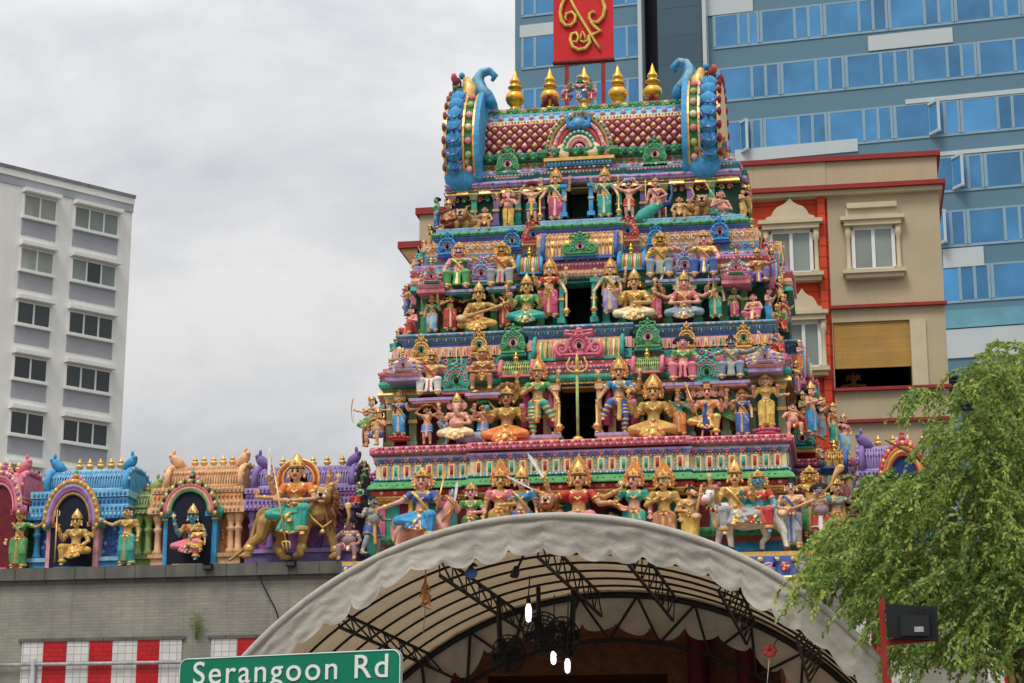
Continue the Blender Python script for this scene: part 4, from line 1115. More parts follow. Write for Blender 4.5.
for a, b, m, g in ((158,161,'gold',.06),(161,165.5,'blue',.0),(165.5,170,'red',-.06)):
    mb.box(x0-g, x1+g, 2.36-g, 3.0, zz(b,2.4), zz(a,2.4), m)
for k in range(18): mb.ell((x0+(x1-x0)*(k+.5)/18, 2.35, zz(163,2.4)), (.03,.03,.035), 'sky_blue', 6, 4)
part(mb, 'arch_platform')
for px, py in ((507.5, 182), (655, 172)):
    nasi(px, py-5, 24, 34, 2.52, ('green','rose','teal'))
    c = P(px, py, 2.5); mb = MB(); s = PS(px, py, 2.5)
    mb.box(c.x-12*s, c.x+12*s, 2.44, 2.9, c.z+3*s, c.z+5.5*s, 'cream'); mb.box(c.x-10*s, c.x+10*s, 2.46, 2.9, c.z-1*s, c.z+3*s, 'blue'); mb.box(c.x-8*s, c.x+8*s, 2.48, 2.9, c.z-6*s, c.z-1*s, 'red')
    part(mb, 'ornament_stand')
# ---- ornaments of storey 2 / 3 transition
sala(543, 616, 256, 233, 1.45, ('peach','tan','gold','tan'), (560,570,580,590,600), endm='cobalt', stripes=20, depth=.7, cross=True)
nasi(580, 256, 34, 26, 1.40, ('green','rose','teal'))
nasi(533, 245, 22, 28, 1.75, ('red','blue','peach')); nasi(628, 241, 22, 28, 1.75, ('red','blue','peach'))
sala(518, 541, 272, 257, 1.35, ('teal','green','red','cream'), (529.5,), endm='blue', stripes=12, depth=.5); sala(619, 644, 268, 253, 1.35, ('teal','green','red','cream'), (631,), endm='blue', stripes=12, depth=.5)
nasi(481, 285, 20, 30, 1.28, ('lavender','pink','teal')); nasi(685, 277, 20, 30, 1.28, ('lavender','pink','teal'))
nasi(447, 257, 20, 27, 1.80, ('blue','pink','cobalt')); nasi(512, 250, 18, 24, 1.80, ('blue','peach','cobalt'))
nasi(656, 247, 18, 24, 1.80, ('blue','peach','cobalt')); nasi(720, 242, 20, 27, 1.80, ('blue','pink','cobalt'))
kuta(431, 293, 30, 36, 1.15, ('pink','teal','rose')); kuta(736, 284, 30, 36, 1.15, ('pink','teal','rose'))
# ---- ornaments of storey 1 / 2 transition
sala(534, 622, 357, 336, .55, ('lime','pink','cream','green','peach','leaf'), (552,564,577,590,603), endm='teal', stripes=36, depth=.75)
nasi(579, 358, 48, 32, .50, ('pink','rose','magenta'))
nasi(513, 356, 26, 34, .72, ('green','rose','teal')); nasi(648, 350, 26, 34, .72, ('green','rose','teal'))
nasi(421, 362, 18, 30, .85, ('gold','teal','tan')); nasi(479, 357, 18, 30, .85, ('gold','teal','tan')); nasi(687, 350, 18, 30, .85, ('gold','teal','tan')); nasi(744, 350, 18, 30, .85, ('gold','teal','tan'))
sala(500, 532, 375, 362, .35, ('green','lime','green','leaf'), (516,), endm='pink', stripes=14, depth=.5, cross=True); sala(633, 662, 371, 358, .35, ('green','lime','green','leaf'), (647,), endm='pink', stripes=14, depth=.5, cross=True)
nasi(456, 394, 28, 34, .28, ('teal','green','pink')); nasi(707, 385, 28, 34, .28, ('teal','green','pink'))
kuta(403, 381, 36, 34, .15, ('lavender','peach','rose')); kuta(765, 372, 36, 34, .15, ('lavender','peach','rose'))
for px, pya, w_ in ((432,399,44),(484,394,36),(683,384,40),(730,382,40)):
    c = P(px, pya, .3); s = PS(px,pya,.3); mb = MB(); mb.box(c.x-w_*s/2, c.x+w_*s/2, .14, .8, c.z-.06, c.z-.005, 'lavender'); mb.box(c.x-w_*s/2+.05, c.x+w_*s/2-.05, .17, .8, c.z-.10, c.z-.06, 'rose'); part(mb, 'seat_slab')
for px, pya in ((459,291),(502,288),(661,281),(705,280)):
    c = P(px, pya, 1.3); s = PS(px,pya,1.3); mb = MB(); mb.box(c.x-15*s, c.x+15*s, 1.16, 1.8, c.z-.06, c.z-.005, 'lavender'); mb.box(c.x-13*s, c.x+13*s, 1.2, 1.8, c.z-.10, c.z-.06, 'teal'); part(mb, 'seat_slab')
# horseshoe arches on the short sides, seen edge on
for sg, tt in ((-1, ((T1['hw']+.25, 372, 26), (T2w['hw']+.14, 280, 22))), (1, ((T1['hw']+.25, 374, 26), (T2w['hw']+.14, 280, 22)))):
    for xo, py, hh in tt:
        mb = MB(); zc = zz(py+6, 2.4); r0 = hh*.019
        for q, m in ((1.,'purple'),(.85,'sky_blue'),(.70,'red'),(.55,'teal'),(.40,'gold')):
            mb.tube([(sg*(xo+(1-q)*.25), 3.0-1.0*r0*q*math.cos(a)*1.6, zc+r0*q*1.3*math.sin(a)) for a in [R(-15+210*i/20) for i in range(21)]], .075, m, 7)
        mb.box(min(sg*(xo-.5), sg*(xo+.08)), max(sg*(xo-.5), sg*(xo+.08)), 2.2, 3.9, zc-.3, zc-.05, 'pink')
        part(mb, 'side_arch')
for px, py in ((836, 470), (857, 470)): pass
kalasam(802+19, 433+35, 0.1, 1.0) if False else None
# ------------------------------------------------------------------ statues, storey by storey
S = statue
# ---- top storey
y3 = 2.22
S('four-armed goddess statue in red sari standing left of the topmost doorway', 556, 221, 46, y3, 'stand', ('mace','down','raise','raise'), top='green', low='magenta', sash='cream', halo='flame', items=[('mace',0),('disc',2),('disc',3,'pink')])
S('four-armed goddess statue in teal sari standing right of the topmost doorway', 605, 218, 44, y3, 'stand', ('abhaya','mace','raise','raise'), top='teal', low='teal', sash='cream', halo='flame', items=[('mace',1),('disc',2,'pink'),('disc',3)])
S('bare-chested dancer statue in green shorts holding a red fan of petals overhead', 532, 224, 40, y3, 'stand', ('over','over'), skin='fairskin', fem=False, low='dark_teal', low_kind='shorts', crown=None, items=[('tray',None,('red','magenta'))])
S('bare-chested man statue in red shorts holding a blue grey bundle overhead', 629.5, 219, 38, y3, 'stand', ('over','over'), skin='pinkskin', fem=False, low='red', trim='cream', low_kind='shorts', crown=None, mous=True, items=[('bundle',None,('bluegrey','white'))])
S('standing elephant-headed statue with pink face and yellow dhoti', 508.5, 228, 37, y3, 'stand', ('abhaya','chest','raise','raise'), skin='pinkskin', fem=False, low='yellow', sash='red', crown='small', head_kind='elephant', fat=.03, items=[('disc',2),('lotus',3)])
S('spear-bearing youth statue standing before a green-tailed peacock', 656, 219, 39, y3, 'stand', ('down','hip'), skin='pinkskin', fem=False, top='peach', low='tan', crown='small', low_kind='shorts', sash='violet', items=[('spear',None,((-.2,-.1,.0),(-.2,-.1,.95))), ('cloak',None,('magenta',.12))])
S('small bare monkey statue with curled tail beside the left lion of the top storey', 485, 232, 32, y3-.15, 'bench', ('raise','knee'), skin='tan', fem=False, low='red', low_kind='loin', crown=None, items=[('tailloop',None,((-.1,.1,.7),(-.34,.05,.74),(-.5,.0,.90),(-.48,0,1.08),(-.38,0,1.12)))])
S('small bare monkey statue with curled tail beside the right lion of the top storey', 680, 223, 34, y3-.15, 'bench', ('knee','raise'), skin='tan', fem=False, low='red', low_kind='loin', crown=None, items=[('tailloop',None,((.1,.1,.7),(.24,.05,.86),(.36,.0,1.05),(.30,0,1.25),(.24,0,1.30)))])
S('stout bronze statue seated with a dark red pot at the tower edge', 449, 229, 46, y3, 'padma', ('belly','belly'), skin='bronze', fem=False, low='maroon', crown='small', fat=.05, yaw=-.7, items=[('fruit',1)])
S('stout statue in pink vest seated with a leaf-tipped gold spear', 721, 217, 48, y3, 'padma', ('chest','belly'), skin='pinkskin', fem=False, top='magenta', low='dark_teal', crown=None, fat=.06, yaw=.5, items=[('spear',None,((-.08,-.22,.60),(-.30,-.15,1.02)))])
S('green and blue cloaked figure statue facing away at the upper tower edge', 437, 231, 34, y3+.1, 'stand', ('chest','down'), skin='greenskin', low='cobalt', top='green', crown=None, hair='bun', yaw=-1.2)
S('slim gold-clad figure statue facing the beige building from the top storey', 743, 219, 30, y3+.3, 'stand', ('chest','raise'), skin='tan', low='gold', top='tan', crown=None, yaw=1.1)
S('small green-faced figure statue with gold sash below the top storey edge', 752, 240, 26, 2.4, 'bench', ('chest','knee'), skin='greenskin', low='yellow', top='gold', crown='small', yaw=.9)
S('small red-skirted figure statue tucked under the top storey edge', 757, 252, 24, 2.2, 'bench', ('raise','knee'), skin='tan', low='red', crown='small', yaw=.9)
FL = [('red clad warrior statue standing in profile on the right flank of the lowest storey', 803, 434, 40, 1.3, 'red','green', 1.2),
 ('teal skirted dancer statue on the right flank above the green domed shrine', 834, 446, 40, 1.6, 'teal','orange', 1.0),
 ('violet robed attendant statue above the right side arch', 797, 395, 32, 1.2, 'violet','gold', .9),
 ('orange skirted attendant statue leaning from the tower edge beside the orange wall', 800, 372, 30, 1.6, 'orange','teal', 1.2),
 ('leaf green clad statue standing at the right edge of the middle storey', 784, 332, 36, 1.9, 'leaf','red', 1.0),
 ('yellow skirted statue with bare arms at the right edge above the green clad one', 780, 306, 28, 2.2, 'yellow','pink', 1.2),
 ('pale blue robed statue at the right edge level with the archer', 772, 278, 28, 2.5, 'sky_blue','maroon', 1.1),
 ('rose robed statue standing between the archer and the small green-faced one', 766, 262, 24, 2.5, 'rose','cobalt', 1.2),
 ('gold skirted statue tucked behind the slim gold-clad figure', 749, 214, 28, 3.0, 'mustard','magenta', 1.3),
 ('maroon skirted attendant statue on the left flank beside the trumpeter', 366, 446, 36, 1.0, 'maroon','teal', -1.0),
 ('lime skirted attendant statue on the left edge above the left dome', 391, 388, 28, 1.1, 'lime','red', -.9),
 ('sky blue skirted statue at the outer right end of the lower cornice', 845, 455, 38, 2.2, 'sky_blue','pink', .8),
 ('pink robed statue at the outer right end above the staff bearer', 846, 508, 42, 2.0, 'pink','green', .6),
 ('green robed statue half hidden by leaves beyond the staff bearer', 853, 546, 48, 1.6, 'green','orange', .5),
 ('cobalt robed statue on the left edge of the middle storey behind the seated pink one', 407, 316, 30, 1.9, 'cobalt','gold', -1.0),
 ('red skirted statue on the left edge near the sloping eave', 417, 283, 26, 2.2, 'red','sky_blue', -1.1),
 ('gold robed statue on the left edge just under the top storey', 430, 252, 26, 2.3, 'mustard','green', -1.0)]
for i, (lb, px, py, hp_, Y_, lo_, to_, yw) in enumerate(FL):
    S(lb, px, py, hp_, Y_, 'stand', (('chest','raise'),('down','abhaya'),('outup','hip'))[i % 3], skin=('tan','fairskin','bronze','pinkskin')[i % 4], low=lo_, top=to_, sash='gold', crown='small', yaw=yw)
# roof figures
S('green seated figure statue crowning the peacock arch of the roof', 580, 97, 36, 2.5, 'lalita', ('abhaya','abhaya','raise','raise'), skin='greenskin', low='cobalt', top='violet', crown='small', items=[('lotus',0),('lotus',1)], seatdrop=0)
S('pink attendant statue sitting on the roof arch beside a rising red pole', 567, 103, 24, 2.6, 'bench', ('chest','knee'), skin='pinkskin', low='red', top='red', crown=None)
S('pink attendant statue sitting on the roof arch near its far shoulder', 592, 102, 24, 2.6, 'bench', ('knee','chest'), skin='pinkskin', low='magenta', top='magenta', crown=None)
S('gold crowned figure statue seated behind the blue roof gable', 722, 170, 42, 2.9, 'bench', ('knee','chest'), skin='tan', low='gold', top='tan', crown='tall', yaw=1.2)
# ---- middle storey
y2 = 1.32
S('four-armed goddess statue in crimson sari standing left of the middle doorway', 550, 319, 53, y2, 'stand', ('abhaya','mace','raise','raise'), top='red', low='magenta', sash='gold', halo='flame', items=[('mace',1),('disc',2),('disc',3)])
S('four-armed goddess statue in lavender sari standing right of the middle doorway', 611, 315, 49, y2, 'stand', ('mace','down','raise','raise'), top='bluegrey', low='lavender', sash='yellow', halo='flame', items=[('mace',0),('disc',2),('disc',3)])
S('golden goddess statue seated cross-legged playing a long lute', 479, 326, 63, y2-.1, 'padma', ('belly','outup'), skin='goldskin', top='mustard', low='ochre', items=[('veena',None,((-.20,-.20,.52),(.32,-.16,.72)))], crown='tall')
S('seated goddess statue in green holding pink lotus buds above teal skirt', 527, 318, 63, y2-.1, 'padma', ('abhaya','abhaya','raise','raise'), skin='goldskin', top='green', low='teal', sash='gold', items=[('lotus',0),('lotus',1),('disc',2),('disc',3)])
S('pale skirted seated goddess statue with gold sash below a striped shrine', 635, 315, 66, y2-.1, 'padma', ('abhaya','belly','raise','raise'), skin='goldskin', top='gold', low='cream', sash='gold', items=[('lotus',0),('disc',2),('disc',3)])
S('goddess statue with many weapons seated on a blue beast under a white hood', 685, 314, 62, y2-.1, 'padma', ('belly','belly','outup','outup','raise2','raise2'), skin='pinkskin', top='pink', low='bluegrey', sash='gold', halo='bigdisc', halocol=('cream','white'), items=[('sword',4,(.3,0,1)),('bow',5,1),('disc',2)])
S('maid statue in blue skirt and teal blouse near the left edge of the middle storey', 432, 333, 36, y2, 'stand', ('down','abhaya'), top='teal', low='sky_blue', sash='gold', crown='small', skin='goldskin')
S('many-armed maid statue in red sari turning toward the lute player', 450, 332, 43, y2, 'stand', ('chest','outup','raise','raise2'), top='maroon', low='red', sash='cream', crown='small', skin='goldskin', yaw=.4)
S('maid statue in red skirt with peach drape standing right of the lute player', 505, 328, 40, y2, 'stand', ('raise','abhaya','raise2','down'), top='maroon', low='red', sash='peach', crown='small', skin='goldskin', yaw=-.3)
S('maid statue in pink skirt and green blouse standing beside the pale skirted goddess', 656, 320, 40, y2, 'stand', ('down','abhaya'), top='teal', low='pink', sash='red', crown='small', skin='bronze')
S('maid statue in green sari with a gold drape standing right of the hooded goddess', 716, 319, 41, y2, 'stand', ('abhaya','down'), top='green', low='teal', sash='gold', crown='small', skin='fairskin')
S('small green-faced statue in magenta skirt and gold drape', 735, 318, 29, y2, 'stand', ('down','chest'), skin='greenskin', top='gold', low='magenta', sash='gold', crown='small')
S('pink seated youth statue hugging his knee on the right corner ledge', 754, 321, 38, y2-.1, 'squat', ('belly','belly'), skin='pinkskin', fem=False, low='pink', low_kind='dhoti', crown=None, yaw=-.2)
S('pink seated figure statue hugging her knees on the left corner ledge', 412, 337, 42, y2-.1, 'squat', ('belly','chest'), skin='pinkskin', low='red', top='pink', crown=None, hair='bun', yaw=-.8)
S('side-facing figure statue in blue holding a grey bundle', 769, 326, 38, y2+.3, 'stand', ('chest','raise'), skin='pinkskin', low='blue', top='teal', crown=None, yaw=1.2, fem=False)
S('crouching drummer statue in green shawl beneath the side archer', 777, 330, 34, y2+.4, 'squat', ('belly','chest'), skin='bronze', low='red', top='green', crown='small', yaw=1.0)
S('kneeling archer statue drawing a tall gold bow on the tower side', 758, 284, 46, y2+.2, 'squat', ('chest','bow'), skin='bronze', fem=False, low='purple', crown='small', yaw=.15, items=[('bow',1,1)])
S('big seated demon statue in dark green tunic with a gold halo', 459, 292, 58, 1.42, 'bench', ('knee','outup'), skin='rose', fem=False, top='leaf', low='green', sash='gold', crown='small', halo='disc', mous=True, lean=.0, bulk=1.3)
S('big seated gold-skinned man statue with moustache and grey dhoti', 502, 290, 57, 1.42, 'bench', ('outup','knee'), skin='ochre', fem=False, top=None, low='grey', trim='gold', sash='red', crown='small', halo='disc', mous=True, bulk=1.3)
S('big seated gold-skinned man statue with moustache and silver dhoti', 661, 281, 58, 1.42, 'bench', ('knee','outup'), skin='ochre', fem=False, low='bluegrey', sash='mustard', crown='small', halo='disc', mous=True, bulk=1.3)
S('big seated figure statue in blue trousers and gold breastplate', 705, 280, 58, 1.42, 'bench', ('outup','knee'), skin='rose', top='gold', low='cobalt', sash='gold', crown='small', halo='disc', bulk=1.3)
# ---- lower storey
y1 = .36
S('four-armed guardian statue in green banded trousers resting on a club', 538, 437, 68, y1, 'cross', ('chest','mace','raise','raise'), skin='tan', top='green', low='teal', low_kind='bands', halo='flame', items=[('mace',1,0.),('disc',2),('disc',3),('slab',None,'lavender',.30,.14),('cloak',None,('magenta',.13))])
S('four-armed guardian statue in blue banded trousers resting on a club', 620, 434, 66, y1, 'cross', ('mace','chest','raise','raise'), skin='tan', top='blue', low='cobalt', low_kind='bands', halo='flame', stand=-1, items=[('mace',0,0.),('disc',2),('disc',3),('slab',None,'lavender',.30,.14),('cloak',None,('magenta',.13))])
S('bronze goddess statue seated under a five-headed cobra hood', 507, 436, 76, y1-.05, 'padma', ('abhaya','abhaya','out','out'), skin='bronze', top='mustard', low='orange', crown='small', halo='hood', items=[('lotus',0,'teal'),('lotus',1)])
S('all-gold goddess statue seated below a flame-shaped crown plate', 654, 431, 78, y1-.05, 'padma', ('abhaya','abhaya','raise','raise'), skin='goldskin', top='mustard', low='ochre', halo='flame', items=[('lotus',0),('disc',2),('disc',3)])
S('pink elephant-headed statue seated on a blue grey mouse', 457, 434, 58, y1-.12, 'padma', ('abhaya','belly','raise','raise','outup','outup'), skin='pinkskin', fem=False, low='cream', trim='gold', head_kind='elephant', crown='tall', fat=.05, halo='disc', items=[('disc',2),('lotus',3)])
S('six-faced statue seated on a peacock before a green feather fan', 708, 423, 62, y1-.05, 'lalita', ('abhaya','abhaya','raise','raise','outup','outup'), skin='pinkskin', fem=False, top='orange', low='gold', crown='small', heads=5, items=[('fan',None),('spear',None,((-.12,-.16,.5),(-.26,-.12,1.02))),('disc',2),('disc',3)])
S('lady statue in blue sari on a red lotus pedestal', 399, 437, 42, y1, 'stand', ('raise','abhaya','out','out'), top='cobalt', low='blue', sash='gold', halo='disc', items=[('basepad',None,'red','rose'.replace('rose','red'))], skin='fairskin')
S('lady statue in yellow sari on a pink lotus pedestal', 767, 429, 52, y1, 'stand', ('abhaya','abhaya','out','out'), top='yellow', low='yellow', sash='mustard', halo='disc', items=[('basepad',None,'pink','magenta'),('lotus',0),('lotus',1)], skin='fairskin')
S('moustached man statue in blue white shorts carrying a heaped tray on his head', 427, 445, 38, y1-.05, 'stand', ('over','over'), skin='tan', fem=False, low='blue', trim='white', low_kind='shorts', sash='rose', mous=True, crown=None, items=[('tray',None,('gold','yellow'))])
S('moustached man statue carrying a green bundle on his head', 483, 444, 40, y1-.05, 'stand', ('over','over'), skin='tan', fem=False, low='blue', trim='white', low_kind='shorts', sash='rose', mous=True, crown=None, hair='wild', items=[('bundle',None,('leaf','green'))])
S('attendant statue with turquoise face and orange sari', 680, 437, 44, y1, 'stand', ('down','chest'), skin='blueskin', top='teal', low='orange', sash='peach', crown='small', gem='red')
S('lady statue in cobalt sari standing between feather fan and yellow lady', 743, 437, 45, y1, 'stand', ('abhaya','down'), top='cobalt', low='cobalt', sash='gold', halo='disc', crown='small', skin='fairskin')
S('stout bare youth statue in red shorts blowing a flute', 793, 437, 42, y1-.05, 'bench', ('flute','flute'), skin='pinkskin', fem=False, low='red', low_kind='shorts', crown=None, hair='top', fat=.05, items=[('flute',0,1)], yaw=.3)
S('stout bare man statue in blue shorts blowing twin trumpets', 378, 448, 46, y1-.05, 'bench', ('flute','flute'), skin='tan', fem=False, low='cobalt', low_kind='shorts', crown='small', fat=.06, items=[('flute',0,-1),('flute',1,-1)], yaw=-.5)
S('archer statue leaning over the trumpeter at the left tower corner', 372, 424, 44, y1+.25, 'lalita', ('bow','chest'), skin='fairskin', fem=False, low='green', top='leaf', crown='small', yaw=-.6, items=[('bow',0,-1)])
S('moustached bare man statue in white dhoti seated with a bow', 431, 398, 56, .45, 'bench', ('knee','bow'), skin='tan', fem=False, low='white', trim='gold', sash='red', crown='small', halo='disc', mous=True, items=[('bow',1,1)], turn=.3, bulk=1.3)
S('dark bronze man statue seated holding a long pale sword across', 483, 393, 54, .45, 'bench', ('belly','belly'), skin='bronze', fem=False, low='mustard', low_kind='loin', crown='small', items=[('sword',0,(1,0,-.06))], halo='disc', bulk=1.3)
S('wild-haired demoness statue in green blouse seated above the gold goddess', 684, 384, 58, .45, 'bench', ('down','out'), skin='rose', top='green', low='pink', sash='maroon', crown=None, hair='wild', low_kind='dhoti', items=[('fruit',1,'magenta')], bulk=1.3)
S('blue grey hunter statue seated with a tall gold bow', 732, 382, 56, .45, 'bench', ('outup','bow'), skin='greyskin', fem=False, low='bluegrey', trim='gold', sash='mustard', crown=None, hair='top', mous=True, items=[('bow',1,1)], bulk=1.3)
S('gold crowned warrior statue in profile at the right corner of the lower storey', 812, 436, 48, y1+.5, 'stand', ('chest','outup'), skin='pinkskin', fem=False, low='blue', top='gold', crown='tall', yaw=1.1)
S('blue clad trumpeter statue in profile behind the flute youth', 822, 440, 40, y1+1.0, 'stand', ('flute','flute'), skin='tan', low='bluegrey', top='cobalt', crown='small', yaw=1.3, items=[('flute',0,1)])
S('red and blue acrobat statue perched on the lower storey side arch', 776, 352, 28, .9, 'squat', ('raise','raise'), skin='bronze', low='red', top='cobalt', crown=None, yaw=.8)
S('small gold figure statue sitting on the left end of the lower cornice', 398, 352, 26, 1.2, 'bench', ('chest','knee'), skin='tan', low='teal', top='gold', crown='small', yaw=-.8)
S('small pink figure statue on the tower edge above the left dome', 424, 262, 26, 2.0, 'bench', ('raise','knee'), skin='pinkskin', low='teal', top='green', crown='small', yaw=-.8)
S('brown hunched figure statue under the red shorts flute player', 820, 462, 26, .3, 'squat', ('belly','chest'), skin='bronze', fem=False, low='maroon', low_kind='loin', crown=None, yaw=.9)
S('teal dressed doll statue on the left end of the pill-patterned band', 364, 486, 30, .9, 'bench', ('knee','raise'), skin='tan', low='green', top='teal', crown='small', yaw=-.7)
S('green parrot-like figure statue leaning out over the grey demon', 359, 506, 28, .4, 'bench', ('raise','knee'), skin='greenskin', low='red', top='green', crown='small', yaw=-.4)
# ---- frieze of large figures
y0 = -.42
g0 = 'painted statues on the temple tower'
S('pot-bellied purple dwarf statue raising a golden horn at the left end of the frieze', 349, 562, 52, y0, 'bench', ('flute','knee'), skin='purpleskin', fem=False, low='red', trim='white', low_kind='shorts', crown=None, hair='wild', fat=.07, items=[('horn',None,((-.02,-.14,.93),(.0,-.12,1.30)))])
S('grey demon statue in profile pulling a pink rope', 371, 556, 58, y0, 'stride', ('out','out'), skin='greyskin', fem=False, low='cobalt', trim='gold', low_kind='shorts', crown=None, mous=True, yaw=1.0, fat=.03, items=[('cloak',None,('gold',.1))][:0])
S('haloed goddess statue in blue riding the pink horse', 422, 522, 82, y0-.12, 'lalita', ('far','abhaya'), skin='pinkskin', top='cobalt', low='blue', sash='gold', crown='small', halo='disc', items=[('spear',None,((.17,-.15,.55),(.24,-.12,.95)))], stand=1)
S('lady statue in green with a raised sword standing behind the canopy', 471, 551, 62, y0, 'stand', ('abhaya','belly'), top='green', low='leaf', sash='gold', crown='small', items=[('sword',0,(.1,0,1))], skin='rose')
S('lady statue in pink blouse with orange flame plate behind the canopy', 500, 552, 76, y0, 'stand', ('down','belly'), top='pink', low='mustard', sash='gold', halo='flame', crown='small', skin='goldskin', turn=.2)
S('lady statue in blue sari with a tall gold crown behind the canopy', 522, 552, 75, y0, 'stand', ('down','down'), top='blue', low='cobalt', sash='gold', crown='tall', skin='fairskin', turn=.15)
S('eight-armed goddess statue in red pleated skirt seated beside a lion head', 579, 523, 88, y0-.1, 'lalita', ('outup','out','outup','outup','raise2','out','raise2','far'), skin='tan', top='red', low='pink', sash='red', halo='flame', items=[('sword',4,(-.5,0,1)),('sword',2,(-.9,0,.6)),('disc',6),('disc',3)])
S('crouching brown demon statue gripping a stick under the canopy edge', 612, 556, 62, y0, 'squat', ('outup','outup'), skin='bronze', fem=False, low='maroon', low_kind='loin', crown=None, hair='wild', items=[('staff',None,((-.42,-.12,.86),(-.20,-.14,.70)))])
S('large lady statue in teal sari looking toward the seated goddess', 635, 552, 76, y0, 'stand', ('hip','down'), top='teal', low='teal', sash='gold', halo='flame', crown='small', skin='pinkskin', turn=-.35)
S('bronze warrior lady statue holding a small noose', 665, 556, 79, y0, 'stand', ('chest','down'), top='mustard', low='bronze', sash='gold', halo='flame', crown='small', skin='goldskin', turn=-.3)
S('horse-headed musician statue in yellow dhoti with a lute', 691, 548, 60, y0, 'stand', ('belly','raise'), skin='tan', fem=False, low='yellow', trim='gold', crown=None, head_kind='horse', hair='cap', turn=.7, items=[('veena',None,((.09,-.16,.50),(.17,-.12,1.02)))])
S('gold-dressed god statue seated on the white bull', 736, 517, 80, y0-.1, 'lalita', ('abhaya','abhaya','raise','raise'), skin='goldskin', fem=False, top='mustard', low='grey', sash='gold', crown='tall', items=[('disc',2),('disc',3),('lotus',0)], stand=-1)
S('blue-faced goddess statue in red seated on the white bull', 759, 517, 72, y0-.1, 'lalita', ('abhaya','knee'), skin='blueskin', top='red', low='red', sash='green', crown='small', halo='disc', stand=1)
S('musician statue in pale trousers holding a long lute beside the bull', 793, 549, 66, y0, 'stand', ('belly','out'), skin='fairskin', fem=False, low='grey', trim='gold', crown=None, hair='top', sash='cobalt', items=[('veena',None,((-.12,-.17,.52),(.46,-.12,.80),),'tan')])
S('purple demon musician statue blowing a long curved horn', 822, 549, 62, y0, 'stand', ('flute','outup'), skin='purpleskin', fem=False, low='red', trim='white', low_kind='shorts', crown=None, hair='wild', fat=.05, items=[('horn',None,((-.02,-.13,.82),(.28,-.10,1.30)))])
S('gold-skinned drummer statue reaching up behind the curved horn', 812, 538, 66, y0+.5, 'stand', ('raise2','outup'), skin='ochre', fem=False, low='green', crown='small', halo='disc')
S('green-shawled attendant statue with a staff at the right end of the frieze', 838, 550, 66, y0+.4, 'stand', ('down','outup'), skin='tan', top='teal', low='mustard', crown='small', items=[('staff',None,((.34,-.1,.1),(.36,-.1,1.08))),('cloak',None,('gold',.12))], yaw=.5)
# the gold trident before the lower doorway
c0, c1 = P(578, 442, .1), P(577, 372, .1); s = PS(578, 400, .1)
tr = empty('trident', (c0.x, .1, c0.z), 0, 'tall golden trident standing upright in front of the lowest dark doorway', 'trident')
m = MB(); m.tube([(0,0,0), (c1.x-c0.x,0,c1.z-c0.z)], .030, 'lime', 8); m.ell((0,0,.04), (.12,.12,.08), 'gold', 10, 6); m.build('shaft', tr)
m = MB(); t0 = V((c1.x-c0.x, 0, c1.z-c0.z))
for sg in (-1, 1):
    m.tube([t0+V((a*sg*s,0,b*s)) for a, b in ((0,0),(5,0),(9.5,3),(10.5,8),(8,13),(7,16))], [.022,.025,.025,.022,.02,.008], 'gold', 7)
    m.tube([t0+V((a*sg*s,0,b*s)) for a, b in ((0,2),(3.5,4),(5,8),(4,12))], [.015,.015,.014,.008], 'gold', 6)
m.tube([t0, t0+V((0,0,13*s)), t0+V((0,0,19*s))], [.028,.035,.006], 'yellow', 8); m.ell(t0, (.07,.07,.05), 'gold', 8, 6)
m.build('prongs', tr)
# ------------------------------------------------------------------ animal statues
class Beast:
    def __init__(s, name, label, px, py, Y, cat='statue', group='animal statues of the temple'):
        s.c = P(px, py, Y); s.Y = Y; s.s = PS(px, py, Y); s.px, s.py = px, py
        s.root = empty(name, (s.c.x, Y, s.c.z), 0, label, cat, group)
    def q(s, px, py, dy=0.):
        p = P(px, py, s.Y); return V((p.x-s.c.x, dy, p.z-s.c.z))
def leg(b, p, pts, rs, m, dy):
    p.chain([b.q(x, y, dy) for x, y in pts], [r*b.s for r in rs], m)
def lionface(b, p, x, y, r, fur, mane, dy, open_=True):
    c = b.q(x, y, dy); k = r*b.s
    p.ell(c, V((k*.78,k*.72,k*.85)), fur); p.ell(c+V((0,-k*.62,-k*.22)), V((k*.46,k*.50,k*.36)), fur)
    for j in (-1,1):
        p.ell(c+V((j*k*.24,-k*.98,-k*.24)), V((k*.26,k*.22,k*.20)), 'cream'); p.ell(c+V((j*k*.62,k*.05,k*.68)), V((k*.26,k*.16,k*.26)), fur)
        p.ell(c+V((j*k*.34,-k*.62,k*.22)), V((k*.15,k*.14,k*.11)), 'eyewhite', None, .01); p.ell(c+V((j*k*.34,-k*.72,k*.21)), V((k*.08,k*.08,k*.08)), 'black', None, .01)
        p.cap(c+V((j*k*.16,-k*.74,k*.36)), c+V((j*k*.54,-k*.56,k*.40)), k*.08, k*.06, mane)
    p.cap(c+V((0,-k*.66,k*.25)), c+V((0,-k*1.08,-k*.05)), k*.17, k*.20, fur); p.ell(c+V((0,-k*1.22,-k*.06)), V((k*.20,k*.12,k*.13)), 'black', None, .01)
    p.ell(c+V((0,-k*.86,-k*.62)), V((k*.34,k*.36,k*.20)), 'cream' if open_ else fur); p.ell(c+V((0,-k*1.02,-k*.46)), V((k*.24,k*.16,k*.12)), 'maroon', None, .012)
